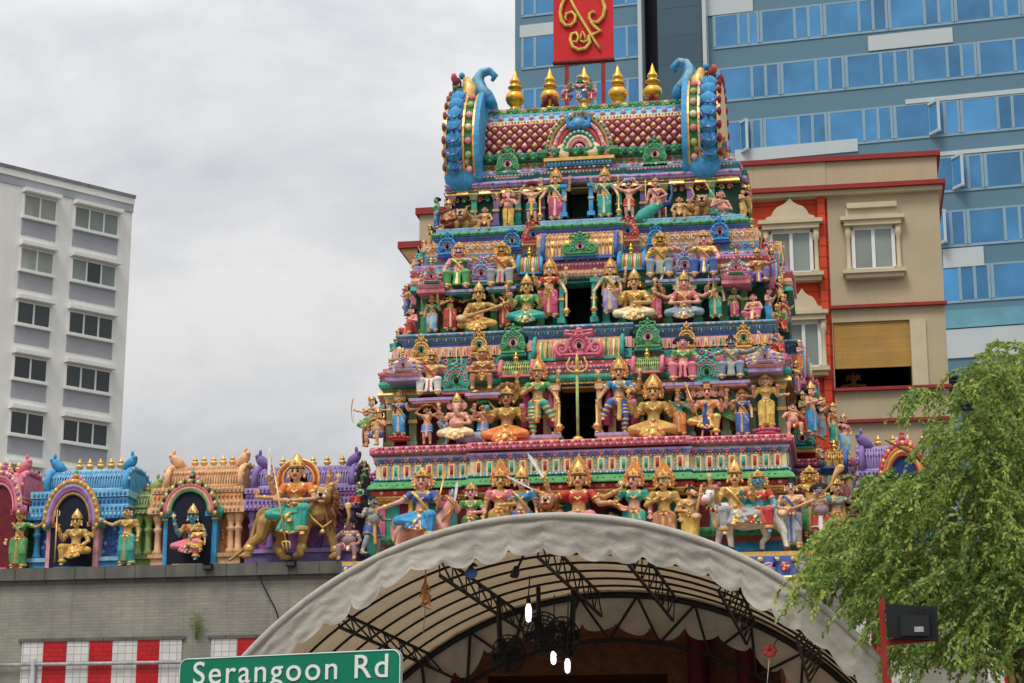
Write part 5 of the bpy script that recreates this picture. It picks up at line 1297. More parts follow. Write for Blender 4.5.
def mane_obj(b, x, y, r, mane, dy, elong=1.3, n=44):
    p = Prims(); c = b.q(x, y, dy); k = r*b.s
    p.ell(c+V((0,k*.45,-k*.25)), V((k*1.10,k*.62,k*1.15*elong)), mane)
    rnd = random.Random(3)
    for i in range(n):
        a = 2*PI*i/n+rnd.uniform(-.08,.08); f = .86 if i % 2 else 1.1; yy = -.10 if i % 2 else .2
        q0 = c+V((k*.72*math.cos(a), k*yy, k*.80*math.sin(a)*(elong if math.sin(a) < 0 else 1)))
        q1 = c+V((k*1.25*f*math.cos(a+.06), k*(yy+.3), k*(1.28*f*math.sin(a)*(elong*1.15 if math.sin(a) < 0 else 1)-.14)))
        p.cap(q0, q1, k*.17, k*.07, mane if i % 3 else 'bronze')
    return grow('mane', p, 1., b.root, .012, 1)
b = Beast('lion_statue', 'large tan lion statue walking with open mouth before the purple roof shrine', 290, 559, -.02)
p = Prims(); s = b.s
p.chain([b.q(266,517), b.q(284,521), b.q(303,517), b.q(318,513)], [10.5*s,10*s,11.5*s,13*s], 'lionfur'); p.ell(b.q(266,520), V((11,9,12))*s, 'lionfur')
p.chain([b.q(318,512), b.q(325,503)], [12*s,9*s], 'lionfur')
leg(b, p, ((268,524),(264,537),(252,547),(251,554)), (9,6.5,3.8,3.8), 'lionfur', -.16); leg(b, p, ((251,556.5),(246,557)), (3.4,3), 'lionfur', -.16)
leg(b, p, ((276,526),(281,538),(274,546),(281,555)), (8,6,3.8,3.8), 'lionfur', .14); leg(b, p, ((281,556.5),(287,557)), (3.4,3), 'lionfur', .14)
leg(b, p, ((308,522),(306,536),(303,553)), (8,5,4), 'lionfur', -.17); leg(b, p, ((303,556),(299,557)), (4,3.4), 'lionfur', -.22)
leg(b, p, ((325,520),(331,537),(335,553)), (8,5,4), 'lionfur', .10); leg(b, p, ((335,556),(331,557)), (4,3.4), 'lionfur', .05)
for x, y, dy in ((251.5,550,-.16),(279,551,.14),(304,549,-.17),(334,549,.10)): p.cap(b.q(x-.3,y,dy), b.q(x+.3,y,dy), 5.2*s, 5.2*s, 'gold', .006)
p.chain([b.q(262,513), b.q(256,523), b.q(252,538), b.q(243,550), b.q(231,561,-.1)], [3.2*s,2.6*s,2.2*s,1.9*s,1.6*s], 'lionfur')
lionface(b, p, 327, 498, 10.5, 'lionfur', 'mane', -.25)
grow('body', p, 1., b.root, .014)
mane_obj(b, 328, 501, 11.5, 'mane', -.12, 1.55)
m = MB(); m.tube([b.q(310,510,-.42), b.q(318,522,-.45), b.q(328,531,-.42), b.q(336,524,-.35)], .025, 'gold', 6); m.lathe(b.q(328,537,-.42), [(0,0),(.06,.01),(.05,.06),(.015,.10)], 'gold', 10); m.build('collar', b.root)
S('six-armed goddess statue in green riding the large tan lion', 296, 516, 88, -.22, 'lalita', ('belly','belly','out','outup','raise','raise2'), skin='tan', top='orange', low='teal', sash='green', trim='gold', halo='horseshoe', crown='tall', stand=1, seatdrop=.10, group='painted statues along the roof wall',
  items=[('trident',None,((-.18,-.2,1.0),(-.03,-.24,.12))),('disc',3),('disc',2,'pink'),('sword',4,(0,0,1))])
b = Beast('bull_statue', 'white bull statue with gold bells standing at the right of the frieze', 745, 550, -.40)
p = Prims(); s = b.s
p.chain([b.q(724,514), b.q(744,519), b.q(770,516)], [12.5*s,12*s,11.5*s], 'white'); p.ell(b.q(727,506), V((7,6,5))*s, 'white')
p.chain([b.q(720,513), b.q(715,506), b.q(712,499)], [10*s,7.5*s,6*s], 'white'); p.ell(b.q(716,519,-.05), V((5,5,10))*s, 'cream')
p.cap(b.q(711,496,-.1), b.q(706,502,-.28), 6.2*s, 4.2*s, 'white'); p.ell(b.q(705.3,503,-.34), V((3.6,2.6,3))*s, 'rose')
for j in (-1,1):
    p.cap(b.q(711+3.5*j,492.5,-.1), b.q(711+4.5*j,487,-.12), 1.8*s, .7*s, 'mustard'); p.ell(b.q(711+7.5*j,495,-.05), V((3.4,1.4,2))*s, 'rose'); p.ell(b.q(709+3*j,496,-.29), V((1.1,1,1))*s, 'black', None, .006)
leg(b, p, ((722,520),(719,534),(716,548)), (7,3.6,2.6), 'white', .14); leg(b, p, ((728,520),(730,534),(732,548)), (7,3.6,2.7), 'white', -.16)
leg(b, p, ((774,518),(784,533),(785,540),(787,548)), (8.5,4,2.8,2.6), 'white', -.16); leg(b, p, ((764,522),(767,535),(762,541),(762,549)), (7.5,3.8,2.8,2.6), 'white', .14)
for x, y, dy in ((716,549,.14),(732,549,-.16),(787,549,-.16),(762,549.5,.14)): p.cap(b.q(x,y,dy), b.q(x-.4,y+.6,dy), 3.2*s, 3.2*s, 'brown')
p.chain([b.q(781,512), b.q(786,522), b.q(786,536)], [1.6*s,1.3*s,2*s], 'grey')
grow('body', p, 1., b.root, .014)
m = MB()
for i in range(9):
    a = R(200+140*i/8); m.ell(b.q(714+7.5*math.cos(a), 506-6*math.sin(a), -.16-.06*math.sin(-a)), (.035,.035,.045), 'gold' if i % 2 else 'maroon', 8, 5)
m.build('bell_collar', b.root)
m = MB(); m.lathe(b.q(748,518), [(13.2*s,-.12),(13.4*s,0),(12.6*s,.12),(8*s,.235),(0,.25)], 'teal', 16, 1.35, .95); m.build('saddle_cloth', b.root)
b = Beast('horse_statue', 'pink horse statue half hidden behind the white canopy', 425, 556, -.40)
p = Prims(); s = b.s
p.chain([b.q(409,529), b.q(424,533), b.q(440,526)], [11.5*s,10.5*s,10.5*s], 'pinkskin'); p.chain([b.q(441,523), b.q(447,512), b.q(451,503)], [9*s,6.5*s,5.2*s], 'pinkskin')
p.chain([b.q(451,501), b.q(457,508)], [4.8*s,3.2*s], 'pinkskin')
for j in (-1,1): p.cap(b.q(450,498,.05*j), b.q(450.5,492.5,.07*j), 1.6*s, .6*s, 'pinkskin'); p.ell(b.q(453,502,-.085*j), V((1,1,1))*s, 'black', None, .006)
for pts, dy in ((((406,534),(400,545),(402,556)), -.15), (((412,534),(410,545),(413,556)), .15), (((438,532),(440,544),(438,556)), .15), (((443,530),(450,540),(448,552)), -.15)): leg(b, p, pts, (7,3.6,2.6), 'pinkskin', dy)
p.chain([b.q(400,525), b.q(394,540), b.q(392,529), b.q(394.5,520), b.q(399,518.5), b.q(402,522)], [3*s,2.4*s,2.2*s,2.0*s,1.8*s,1.2*s], 'pinkskin')
grow('body', p, 1., b.root, .014)
m = MB()
for i in range(6): m.ell(b.q(446-2.6*i*.8, 500+4.2*i, .0), (.05,.05,.07), 'magenta', 7, 5)
m.build('mane', b.root)
m = MB(); m.tube([b.q(444,522,-.18), b.q(450,514,-.14), b.q(453,509,-.12)], .02, 'gold', 6); m.tube([b.q(452,498), b.q(452.5,489)], [.05,.02], 'sky_blue', 7); m.tube([b.q(447,496,-.1), b.q(455,505,-.12)], .018, 'gold', 6); m.build('bridle', b.root)
b = Beast('lion_statue', 'brown lion statue sitting beside the eight-armed goddess', 549, 552, -.38)
p = Prims(); s = b.s
p.chain([b.q(552,517), b.q(570,527), b.q(592,530)], [11*s,11*s,10*s], 'lionfur')
leg(b, p, ((545,522),(543,540),(542,552)), (6,4.5,4), 'lionfur', -.1); leg(b, p, ((556,522),(557,540),(558,552)), (6,4.5,4), 'lionfur', -.1); leg(b, p, ((590,532),(596,545),(600,552)), (8,5,4), 'lionfur', 0.)
lionface(b, p, 549, 504, 9.5, 'bronze', 'mane', -.28, False); grow('body', p, 1., b.root, .014); mane_obj(b, 549, 505, 10.5, 'mane', -.15, 1.25)
for lab, hx, hy, tx, by in (('tan lion statue lying beside a monkey at the left of the top storey', 463, 217, 484, 230), ('tan lion statue lying beside a monkey at the right of the top storey', 703, 203, 682, 217)):
    b = Beast('lion_statue', lab, hx, by, 2.2)
    p = Prims(); s = b.s; sg = 1 if tx > hx else -1
    p.chain([b.q(hx+2*sg, hy+6, .1), b.q((hx+tx)/2, hy+5, .12), b.q(tx, hy+6, .1)], [7.5*s,7*s,6.5*s], 'lionfur')
    for d_ in (-5,4): leg(b, p, ((hx+d_, hy+8),(hx+d_, by-2),(hx+d_-2, by-1)), (3.4,2.4,2.2), 'lionfur', -.1)
    leg(b, p, ((tx-2*sg, hy+8),(tx-5*sg, by-2),(tx-9*sg, by-1)), (4.5,3,2.2), 'lionfur', -.05)
    lionface(b, p, hx, hy, 7, 'lionfur', 'mane', -.18); grow('body', p, 1., b.root, .012); mane_obj(b, hx, hy+.5, 7.2, 'bronze', -.08, 1.1, 32)
b = Beast('peacock_statue', 'peacock statue with drooping green tail beside the spear-bearing youth', 662, 219, 2.3)
p = Prims(); s = b.s
p.chain([b.q(668,205), b.q(662,207)], [3.6*s,3.2*s], 'deepblue'); p.chain([b.q(669,203), b.q(672,194), b.q(671,187), b.q(672,184)], [2*s,1.2*s,1.0*s,1.3*s], 'cobalt'); p.cap(b.q(673,184), b.q(676,185), .9*s, .3*s, 'gold')
leg(b, p, ((666,209),(666,218)), (1,.8), 'gold', -.05); leg(b, p, ((663,209),(663,218)), (1,.8), 'gold', .06); grow('body', p, 1., b.root, .011)
m = MB(); m.tube([b.q(662,206,-.1), b.q(653,212,-.2), b.q(645,220,-.3), b.q(638,227,-.34)], [.07,.12,.15,.10], 'teal', 10)
for i in range(16):
    t = i/16; c = b.q(660-22*t+random.uniform(-2,2), 207+19*t, -.22-.20*t); m.ell(c, (.035,.03,.035), ('lime','gold','cobalt')[i % 3], 6, 4)
m.build('tail', b.root)
b = Beast('peacock_statue', 'dark blue peacock statue carrying the six-faced rider', 708, 438, .12)
p = Prims(); s = b.s
p.chain([b.q(706,426), b.q(712,428,.1)], [5.5*s,5*s], 'deepblue'); p.chain([b.q(706,424,-.08), b.q(705,416,-.16), b.q(706.5,409,-.18), b.q(706,406,-.22)], [3.4*s,2.2*s,1.9*s,2.3*s], 'cobalt'); p.cap(b.q(706,406,-.26), b.q(705,408,-.36), .9*s, .3*s, 'gold')
leg(b, p, ((703,430),(702,437.5)), (1.3,1), 'gold', 0.); leg(b, p, ((711,430),(712,437.5)), (1.3,1), 'gold', 0.); grow('body', p, 1., b.root, .011)
b = Beast('mouse_statue', 'blue grey mouse statue bearing the pink elephant-headed figure', 465, 445, .20)
p = Prims(); s = b.s
p.chain([b.q(448,433), b.q(466,438), b.q(482,437)], [5*s,6*s,5.5*s], 'bluegrey'); p.chain([b.q(446,431), b.q(440,424,-.1)], [4.5*s,2.2*s], 'bluegrey')
for j in (-1,1): p.ell(b.q(447.5,425,.08*j), V((2,1,2.4))*s, 'bluegrey')
p.ell(b.q(443.5,427,-.14), V((.9,.9,.9))*s, 'black', None, .005)
p.chain([b.q(485,436), b.q(494,430), b.q(497,436), b.q(496,444)], [1.6*s,1.4*s,1.2*s,.9*s], 'bluegrey')
for pts, dy in ((((450,437),(447,445)), -.1), (((456,438),(459,445)), .1), (((476,440),(474,445)), .1), (((483,439),(487,445)), -.1)): leg(b, p, pts, (2.6,1.7), 'bluegrey', dy)
grow('body', p, 1., b.root, .011)
# ------------------------------------------------------------------ more materials of the setting
def surf(name, rgb, rough=.8, brick=None, noise=.18, scale=2., spec=.3, metal=0., streak=0., trans=0., tint=(1,1,1)):
    """wall / ground surface: optional brick or tile joints, blotches and rain streaks"""
    m = bpy.data.materials.new(name); m.use_nodes = True; nt = m.node_tree; N = nt.nodes; L = nt.links; b = N['Principled BSDF']
    geo = N.new('ShaderNodeNewGeometry'); tc = N.new('ShaderNodeTexCoord')
    n1 = N.new('ShaderNodeTexNoise'); n1.inputs['Scale'].default_value = scale; n1.inputs['Detail'].default_value = 6
    L.new(tc.outputs['Object'], n1.inputs['Vector'])
    mr = N.new('ShaderNodeMapRange'); mr.inputs['From Min'].default_value = .3; mr.inputs['From Max'].default_value = .7; mr.inputs['To Min'].default_value = 1-noise; mr.inputs['To Max'].default_value = 1+noise
    L.new(n1.outputs['Fac'], mr.inputs['Value'])
    sc = N.new('ShaderNodeVectorMath'); sc.operation = 'SCALE'; sc.inputs[0].default_value = rgb; L.new(mr.outputs[0], sc.inputs['Scale'])
    last = sc.outputs['Vector']
    if streak:
        mp = N.new('ShaderNodeMapping'); mp.inputs['Scale'].default_value = (3.5, 3.5, .12); L.new(tc.outputs['Object'], mp.inputs[0])
        n2 = N.new('ShaderNodeTexNoise'); n2.inputs['Scale'].default_value = 1.5; n2.inputs['Detail'].default_value = 5; L.new(mp.outputs[0], n2.inputs['Vector'])
        r2 = N.new('ShaderNodeMapRange'); r2.inputs['From Min'].default_value = .5; r2.inputs['From Max'].default_value = .75; r2.inputs['To Max'].default_value = streak; L.new(n2.outputs['Fac'], r2.inputs['Value'])
        mx = N.new('ShaderNodeMix'); mx.data_type = 'RGBA'; L.new(r2.outputs[0], mx.inputs['Factor']); L.new(last, mx.inputs['A']); mx.inputs['B'].default_value = (rgb[0]*.45, rgb[1]*.44, rgb[2]*.42, 1); last = mx.outputs['Result']
    if brick:
        sp = N.new('ShaderNodeSeparateXYZ'); L.new(tc.outputs['Object'], sp.inputs[0]); cb = N.new('ShaderNodeCombineXYZ'); L.new(sp.outputs['X'], cb.inputs['X']); L.new(sp.outputs['Z'], cb.inputs['Y'])
        bt = N.new('ShaderNodeTexBrick'); L.new(cb.outputs[0], bt.inputs['Vector']); bt.inputs['Scale'].default_value = 1
        bt.inputs['Brick Width'].default_value = brick[0]; bt.inputs['Row Height'].default_value = brick[1]; bt.inputs['Mortar Size'].default_value = brick[2]; bt.offset = brick[3]
        bt.inputs['Color1'].default_value = (1,1,1,1); bt.inputs['Color2'].default_value = (.86,.86,.86,1); bt.inputs['Mortar'].default_value = (*([brick[4]]*3), 1)
        mu = N.new('ShaderNodeMix'); mu.data_type = 'RGBA'; mu.blend_type = 'MULTIPLY'; mu.inputs['Factor'].default_value = 1; L.new(last, mu.inputs['A']); L.new(bt.outputs['Color'], mu.inputs['B']); last = mu.outputs['Result']
        bp = N.new('ShaderNodeBump'); bp.inputs['Strength'].default_value = .4; bp.inputs['Distance'].default_value = .01; bp.invert = True; L.new(bt.outputs['Fac'], bp.inputs['Height']); L.new(bp.outputs[0], b.inputs['Normal'])
    L.new(last, b.inputs['Base Color']); b.inputs['Roughness'].default_value = rough; b.inputs['Specular IOR Level'].default_value = spec; b.inputs['Metallic'].default_value = metal
    if trans and name == 'tarp':
        n5 = N.new('ShaderNodeTexNoise'); n5.inputs['Scale'].default_value = 5; n5.inputs['Detail'].default_value = 5; n5.inputs['Distortion'].default_value = 1.5; L.new(tc.outputs['Object'], n5.inputs['Vector']); b5 = N.new('ShaderNodeBump'); b5.inputs['Strength'].default_value = .32; b5.inputs['Distance'].default_value = .06; L.new(n5.outputs['Fac'], b5.inputs['Height']); L.new(b5.outputs[0], b.inputs['Normal'])
    if trans:
        tr = N.new('ShaderNodeBsdfTranslucent'); wm = N.new('ShaderNodeVectorMath'); wm.operation = 'MULTIPLY'; wm.inputs[1].default_value = tint; L.new(last, wm.inputs[0]); L.new(wm.outputs[0], tr.inputs['Color']); ms = N.new('ShaderNodeMixShader'); ms.inputs[0].default_value = trans
        L.new(b.outputs[0], ms.inputs[1]); L.new(tr.outputs[0], ms.inputs[2]); L.new(ms.outputs[0], N['Material Output'].inputs['Surface'])
    M[name] = m; return m
surf('asphalt', (.05,.05,.052), .9, noise=.3, scale=6); surf('pavement', (.30,.29,.27), .85, (.6,.6,.012,.5,.5)); surf('earth', (.16,.15,.12), .95, noise=.4)
surf('kerb', (.42,.41,.39), .8); surf('road_paint', (.75,.74,.70), .6)
surf('wall_tile', srgb(144,141,129), .6, (.20,.065,.006,.5,.82), .18, 1.2, streak=.35); surf('coping', srgb(100,99,92), .85, (.62,2.,.012,0,.45), .25, 2., streak=.5)
surf('white_tile', srgb(214,210,206), .35, (.15,.15,.006,0,.45), .06, 3.); surf('red_tile', srgb(190,32,38), .3, (.20,.085,.008,.5,.55), .15, 4.)
surf('hdb_white', srgb(226,225,220), .8, None, .05, .4, streak=.16); surf('hdb_grey', srgb(158,160,166), .8, None, .06, .5, streak=.12); surf('hdb_trim', srgb(120,122,124), .7)
surf('hotel_blue', srgb(84,122,142), .4, None, .07, .15, .5); surf('hotel_panel', srgb(186,196,198), .5, None, .05, .3); surf('hotel_mullion', srgb(134,164,180), .4, None, .05, .3); surf('shaft', srgb(66,92,106), .4, (3.,1.6,.03,0,.7), .08, .2); surf('shaft_dark', srgb(18,22,28), .5)
surf('beige_wall', srgb(182,166,138), .8, None, .08, .8, streak=.10); surf('beige_trim', srgb(198,184,154), .7, None, .08, 2.); surf('red_trim', srgb(146,46,42), .6, None, .12, 3.); surf('orange_wall', srgb(206,72,40), .7, (60.,.30,.018,0,.5), .12, 1.5)
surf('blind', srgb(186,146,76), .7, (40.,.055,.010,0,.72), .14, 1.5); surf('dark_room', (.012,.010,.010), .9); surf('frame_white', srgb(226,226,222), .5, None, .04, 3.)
surf('tarp', srgb(196,191,180), .75, None, .10, .9, streak=.30, trans=.24, tint=(1.,.74,.46)); surf('steel_dark', srgb(36,34,34), .5, metal=.3); surf('sign_red', srgb(204,26,34), .5, None, .1, 4.); surf('sign_green', srgb(0,118,88), .45, None, .06, 2.); surf('sign_white', srgb(226,228,224), .5, None, .04, 3.)
surf('red_post', srgb(150,44,34), .55, None, .2, 5.); surf('lamp_black', srgb(34,36,38), .45, None, .15, 5.); surf('bark', srgb(104,86,62), .9, None, .3, 8.); surf('rust_tan', srgb(156,122,84), .8)
for nm, c, t in (('leaf_mid', (140,162,72), .4), ('leaf_light', (176,192,100), .45), ('leaf_dark', (104,132,60), .35), ('weed', (130,150,90), .3)): surf(nm, srgb(*c), .55, None, .25, 3., .35, trans=t)
def glass(name, rgb, rough=.12, spec=.6):
    m = bpy.data.materials.new(name); m.use_nodes = True; N = m.node_tree.nodes; L = m.node_tree.links; b = N['Principled BSDF']
    oi = N.new('ShaderNodeObjectInfo'); mr = N.new('ShaderNodeMapRange'); mr.inputs['To Min'].default_value = .72; mr.inputs['To Max'].default_value = 1.25; L.new(oi.outputs['Random'], mr.inputs['Value'])
    tc = N.new('ShaderNodeTexCoord'); n1 = N.new('ShaderNodeTexNoise'); n1.inputs['Scale'].default_value = .5; n1.inputs['Detail'].default_value = 3; L.new(tc.outputs['Object'], n1.inputs['Vector'])
    m2 = N.new('ShaderNodeMapRange'); m2.inputs['From Min'].default_value = .3; m2.inputs['From Max'].default_value = .7; m2.inputs['To Min'].default_value = .75; m2.inputs['To Max'].default_value = 1.2; L.new(n1.outputs['Fac'], m2.inputs['Value'])
    mm = N.new('ShaderNodeMath'); mm.operation = 'MULTIPLY'; L.new(mr.outputs[0], mm.inputs[0]); L.new(m2.outputs[0], mm.inputs[1])
    sc = N.new('ShaderNodeVectorMath'); sc.operation = 'SCALE'; sc.inputs[0].default_value = rgb; L.new(mm.outputs[0], sc.inputs['Scale'])
    L.new(sc.outputs[0], b.inputs['Base Color']); b.inputs['Roughness'].default_value = rough; b.inputs['Specular IOR Level'].default_value = spec
    bp = N.new('ShaderNodeBump'); bp.inputs['Strength'].default_value = .02; L.new(n1.outputs['Fac'], bp.inputs['Height']); L.new(bp.outputs[0], b.inputs['Normal'])
    M[name] = m
glass('blue_glass', srgb(70,134,184), .15, .5); glass('dark_glass', srgb(44,52,52)); glass('curtain_glass', srgb(150,156,140), .2, .5); glass('grey_glass', srgb(126,136,130), .15, .5); glass('aqua_glass', srgb(120,180,200), .2, .4)
m = bpy.data.materials.new('lamp_glow'); m.use_nodes = True; bb = m.node_tree.nodes['Principled BSDF']; bb.inputs['Emission Color'].default_value = (1,.97,.92,1); bb.inputs['Emission Strength'].default_value = 1.3; M['lamp_glow'] = m
m = bpy.data.materials.new('green_glow'); m.use_nodes = True; bb = m.node_tree.nodes['Principled BSDF']; bb.inputs['Emission Color'].default_value = (.1,1,.4,1); bb.inputs['Emission Strength'].default_value = 3; M['green_glow'] = m
# ------------------------------------------------------------------ ground
def struct(mb, name): return tag(mb.build(name), kind='structure')
mb = MB(); mb.add([(-900,-900,-.02),(900,-900,-.02),(900,900,-.02),(-900,900,-.02)], [(0,1,2,3)], 'earth'); struct(mb, 'ground')
mb = MB(); mb.add([(-300,-32,-.012),(300,-32,-.012),(300,-15,-.012),(-300,-15,-.012)], [(0,1,2,3)], 'asphalt'); struct(mb, 'road')
mb = MB()
for i in range(60): mb.add([(-150+5*i,-23.6,-.008),(-147.4+5*i,-23.6,-.008),(-147.4+5*i,-23.45,-.008),(-150+5*i,-23.45,-.008)], [(0,1,2,3)], 'road_paint')
for y in (-31.7,-15.4): mb.add([(-300,y,-.008),(300,y,-.008),(300,y+.12,-.008),(-300,y+.12,-.008)], [(0,1,2,3)], 'road_paint')
struct(mb, 'road_marking')
mb = MB(); mb.box(-300,300,-14.85,9,-.3,.12,'pavement'); mb.box(-300,300,-60,-32.15,-.3,.12,'pavement'); struct(mb, 'pavement')
mb = MB(); mb.box(-300,300,-15,-14.853,-.3,.125,'kerb'); mb.box(-300,300,-32.147,-32,-.3,.125,'kerb'); struct(mb, 'kerb')
# ------------------------------------------------------------------ wall left of the tower with roof shrines on it
YW = -.55
ztop = P(165, 566, YW).z; xl = PX(-60, 600, YW); xr = -W0-.55
wall = empty('boundary_wall', (0, YW, 0), 0, 'long grey tiled wall with red and white tile panels below the roof shrines', 'wall')
def wp(mb, name, par=wall):
    o = mb.build(name, par); return o
mb = MB(); zc = ztop-.24
mb.box(xl, xr, 0, 1.9, 0, zc, 'wall_tile'); wp(mb, 'wall_face')
mb = MB(); mb.box(xl, xr, -.14, 2.0, zc+.002, ztop, 'coping'); mb.box(xl, xr, -.06, .05, zc-.07, zc-.002, 'coping'); wp(mb, 'coping')
def pan(a, b, m, name, zt, zb=.9, prot=.0):
    mb = MB(); mb.box(PX(a,660,YW), PX(b,660,YW), -.02-prot, .05, zb, zt, m); return wp(mb, name)
zp = P(100, 641, YW).z
for i, (a, b, m) in enumerate(((21.5,43,'white_tile'),(43.2,66,'red_tile'),(66.2,89,'white_tile'),(89.2,112,'red_tile'),(112.2,137,'white_tile'),(137.2,159,'red_tile'),(159.2,181.5,'white_tile'),(211,237,'white_tile'),(237.2,262,'red_tile'),(262.2,284,'white_tile'),(284.2,306,'red_tile'),(306.2,330,'white_tile'))):
    pan(a, b, m, 'tile_panel', zp, prot=.012 if m == 'red_tile' else .0)
for a, b in ((20,183),(209.5,331)):
    mb = MB(); x0, x1 = PX(a,660,YW), PX(b,660,YW); mb.box(x0-.04, x1+.04, -.05, .04, zp+.002, zp+.06, 'coping'); wp(mb, 'panel_frame')
mb = MB(); zpi = P(100,663.5,YW-.1).z; mb.tube([(PX(-20,663,YW-.1), YW-.1, zpi), (PX(250,663,YW-.1), YW-.1, zpi)], .035, 'grey', 8); mb.tube([(PX(33,670,YW-.1), YW-.1, zpi+.1), (PX(33,670,YW-.1), YW-.1, .5)], .05, 'grey', 8)
tag(mb.build('pipe'), 'thin grey water pipe running across the tile panels of the wall', 'pipe')
for px, py, lab in ((208, 568, 'small black floodlight under the coping below the orange roof shrine'), (291, 564.5, 'small black floodlight under the coping below the lion')):
    c = P(px, py, YW-.2); o = empty('wall_light', c, 0, lab, 'floodlight', 'small lights on the wall coping')
    mb = MB(); mb.box(-.09,.09,-.07,.05,-.04,.05,'lamp_black'); mb.frustum((0,-.01), (.06,.04), (.095,.065), .05, .07, 'lamp_black'); mb.build('housing', o)
    mb = MB(); mb.box(-.075,.075,-.085,-.071,-.025,.035,'dark_glass'); mb.build('lens', o); mb = MB(); mb.bar((0,.02,-.02),(0,.22,-.05),.02,'lamp_black'); mb.build('bracket', o)
mb = MB(); a, b, c = P(256,561,YW-.16), P(262,583,YW-.06), P(276,610,YW-.06); mb.tube([a,b,c,P(284,640,YW-.06)], .014, 'lamp_black', 5); tag(mb.build('cable'), 'loose dark cable hanging down the grey wall below the lion', 'cable')
mb = MB(); random.seed(3)
base = P(196, 640, YW-.03)
for k in range(7):
    e = base+V((random.uniform(-.1,.22), -.08-.1*random.random(), random.uniform(.25,.62)))
    mb.tube([base, base.lerp(e,.5)+V((.03,-.03,.04)), e], [.010,.008,.003], 'weed', 5)
    for j in range(6):
        q = base.lerp(e, .3+.12*j); s_ = random.choice((-1,1)); mb.add([q, q+V((.05*s_,-.02,.02)), q+V((.11*s_,-.03,.05)), q+V((.05*s_,-.02,.05))], [(0,1,2,3)], 'weed')
tag(mb.build('weed'), 'pale green weed growing out of the grey wall above the pipe', 'plant')
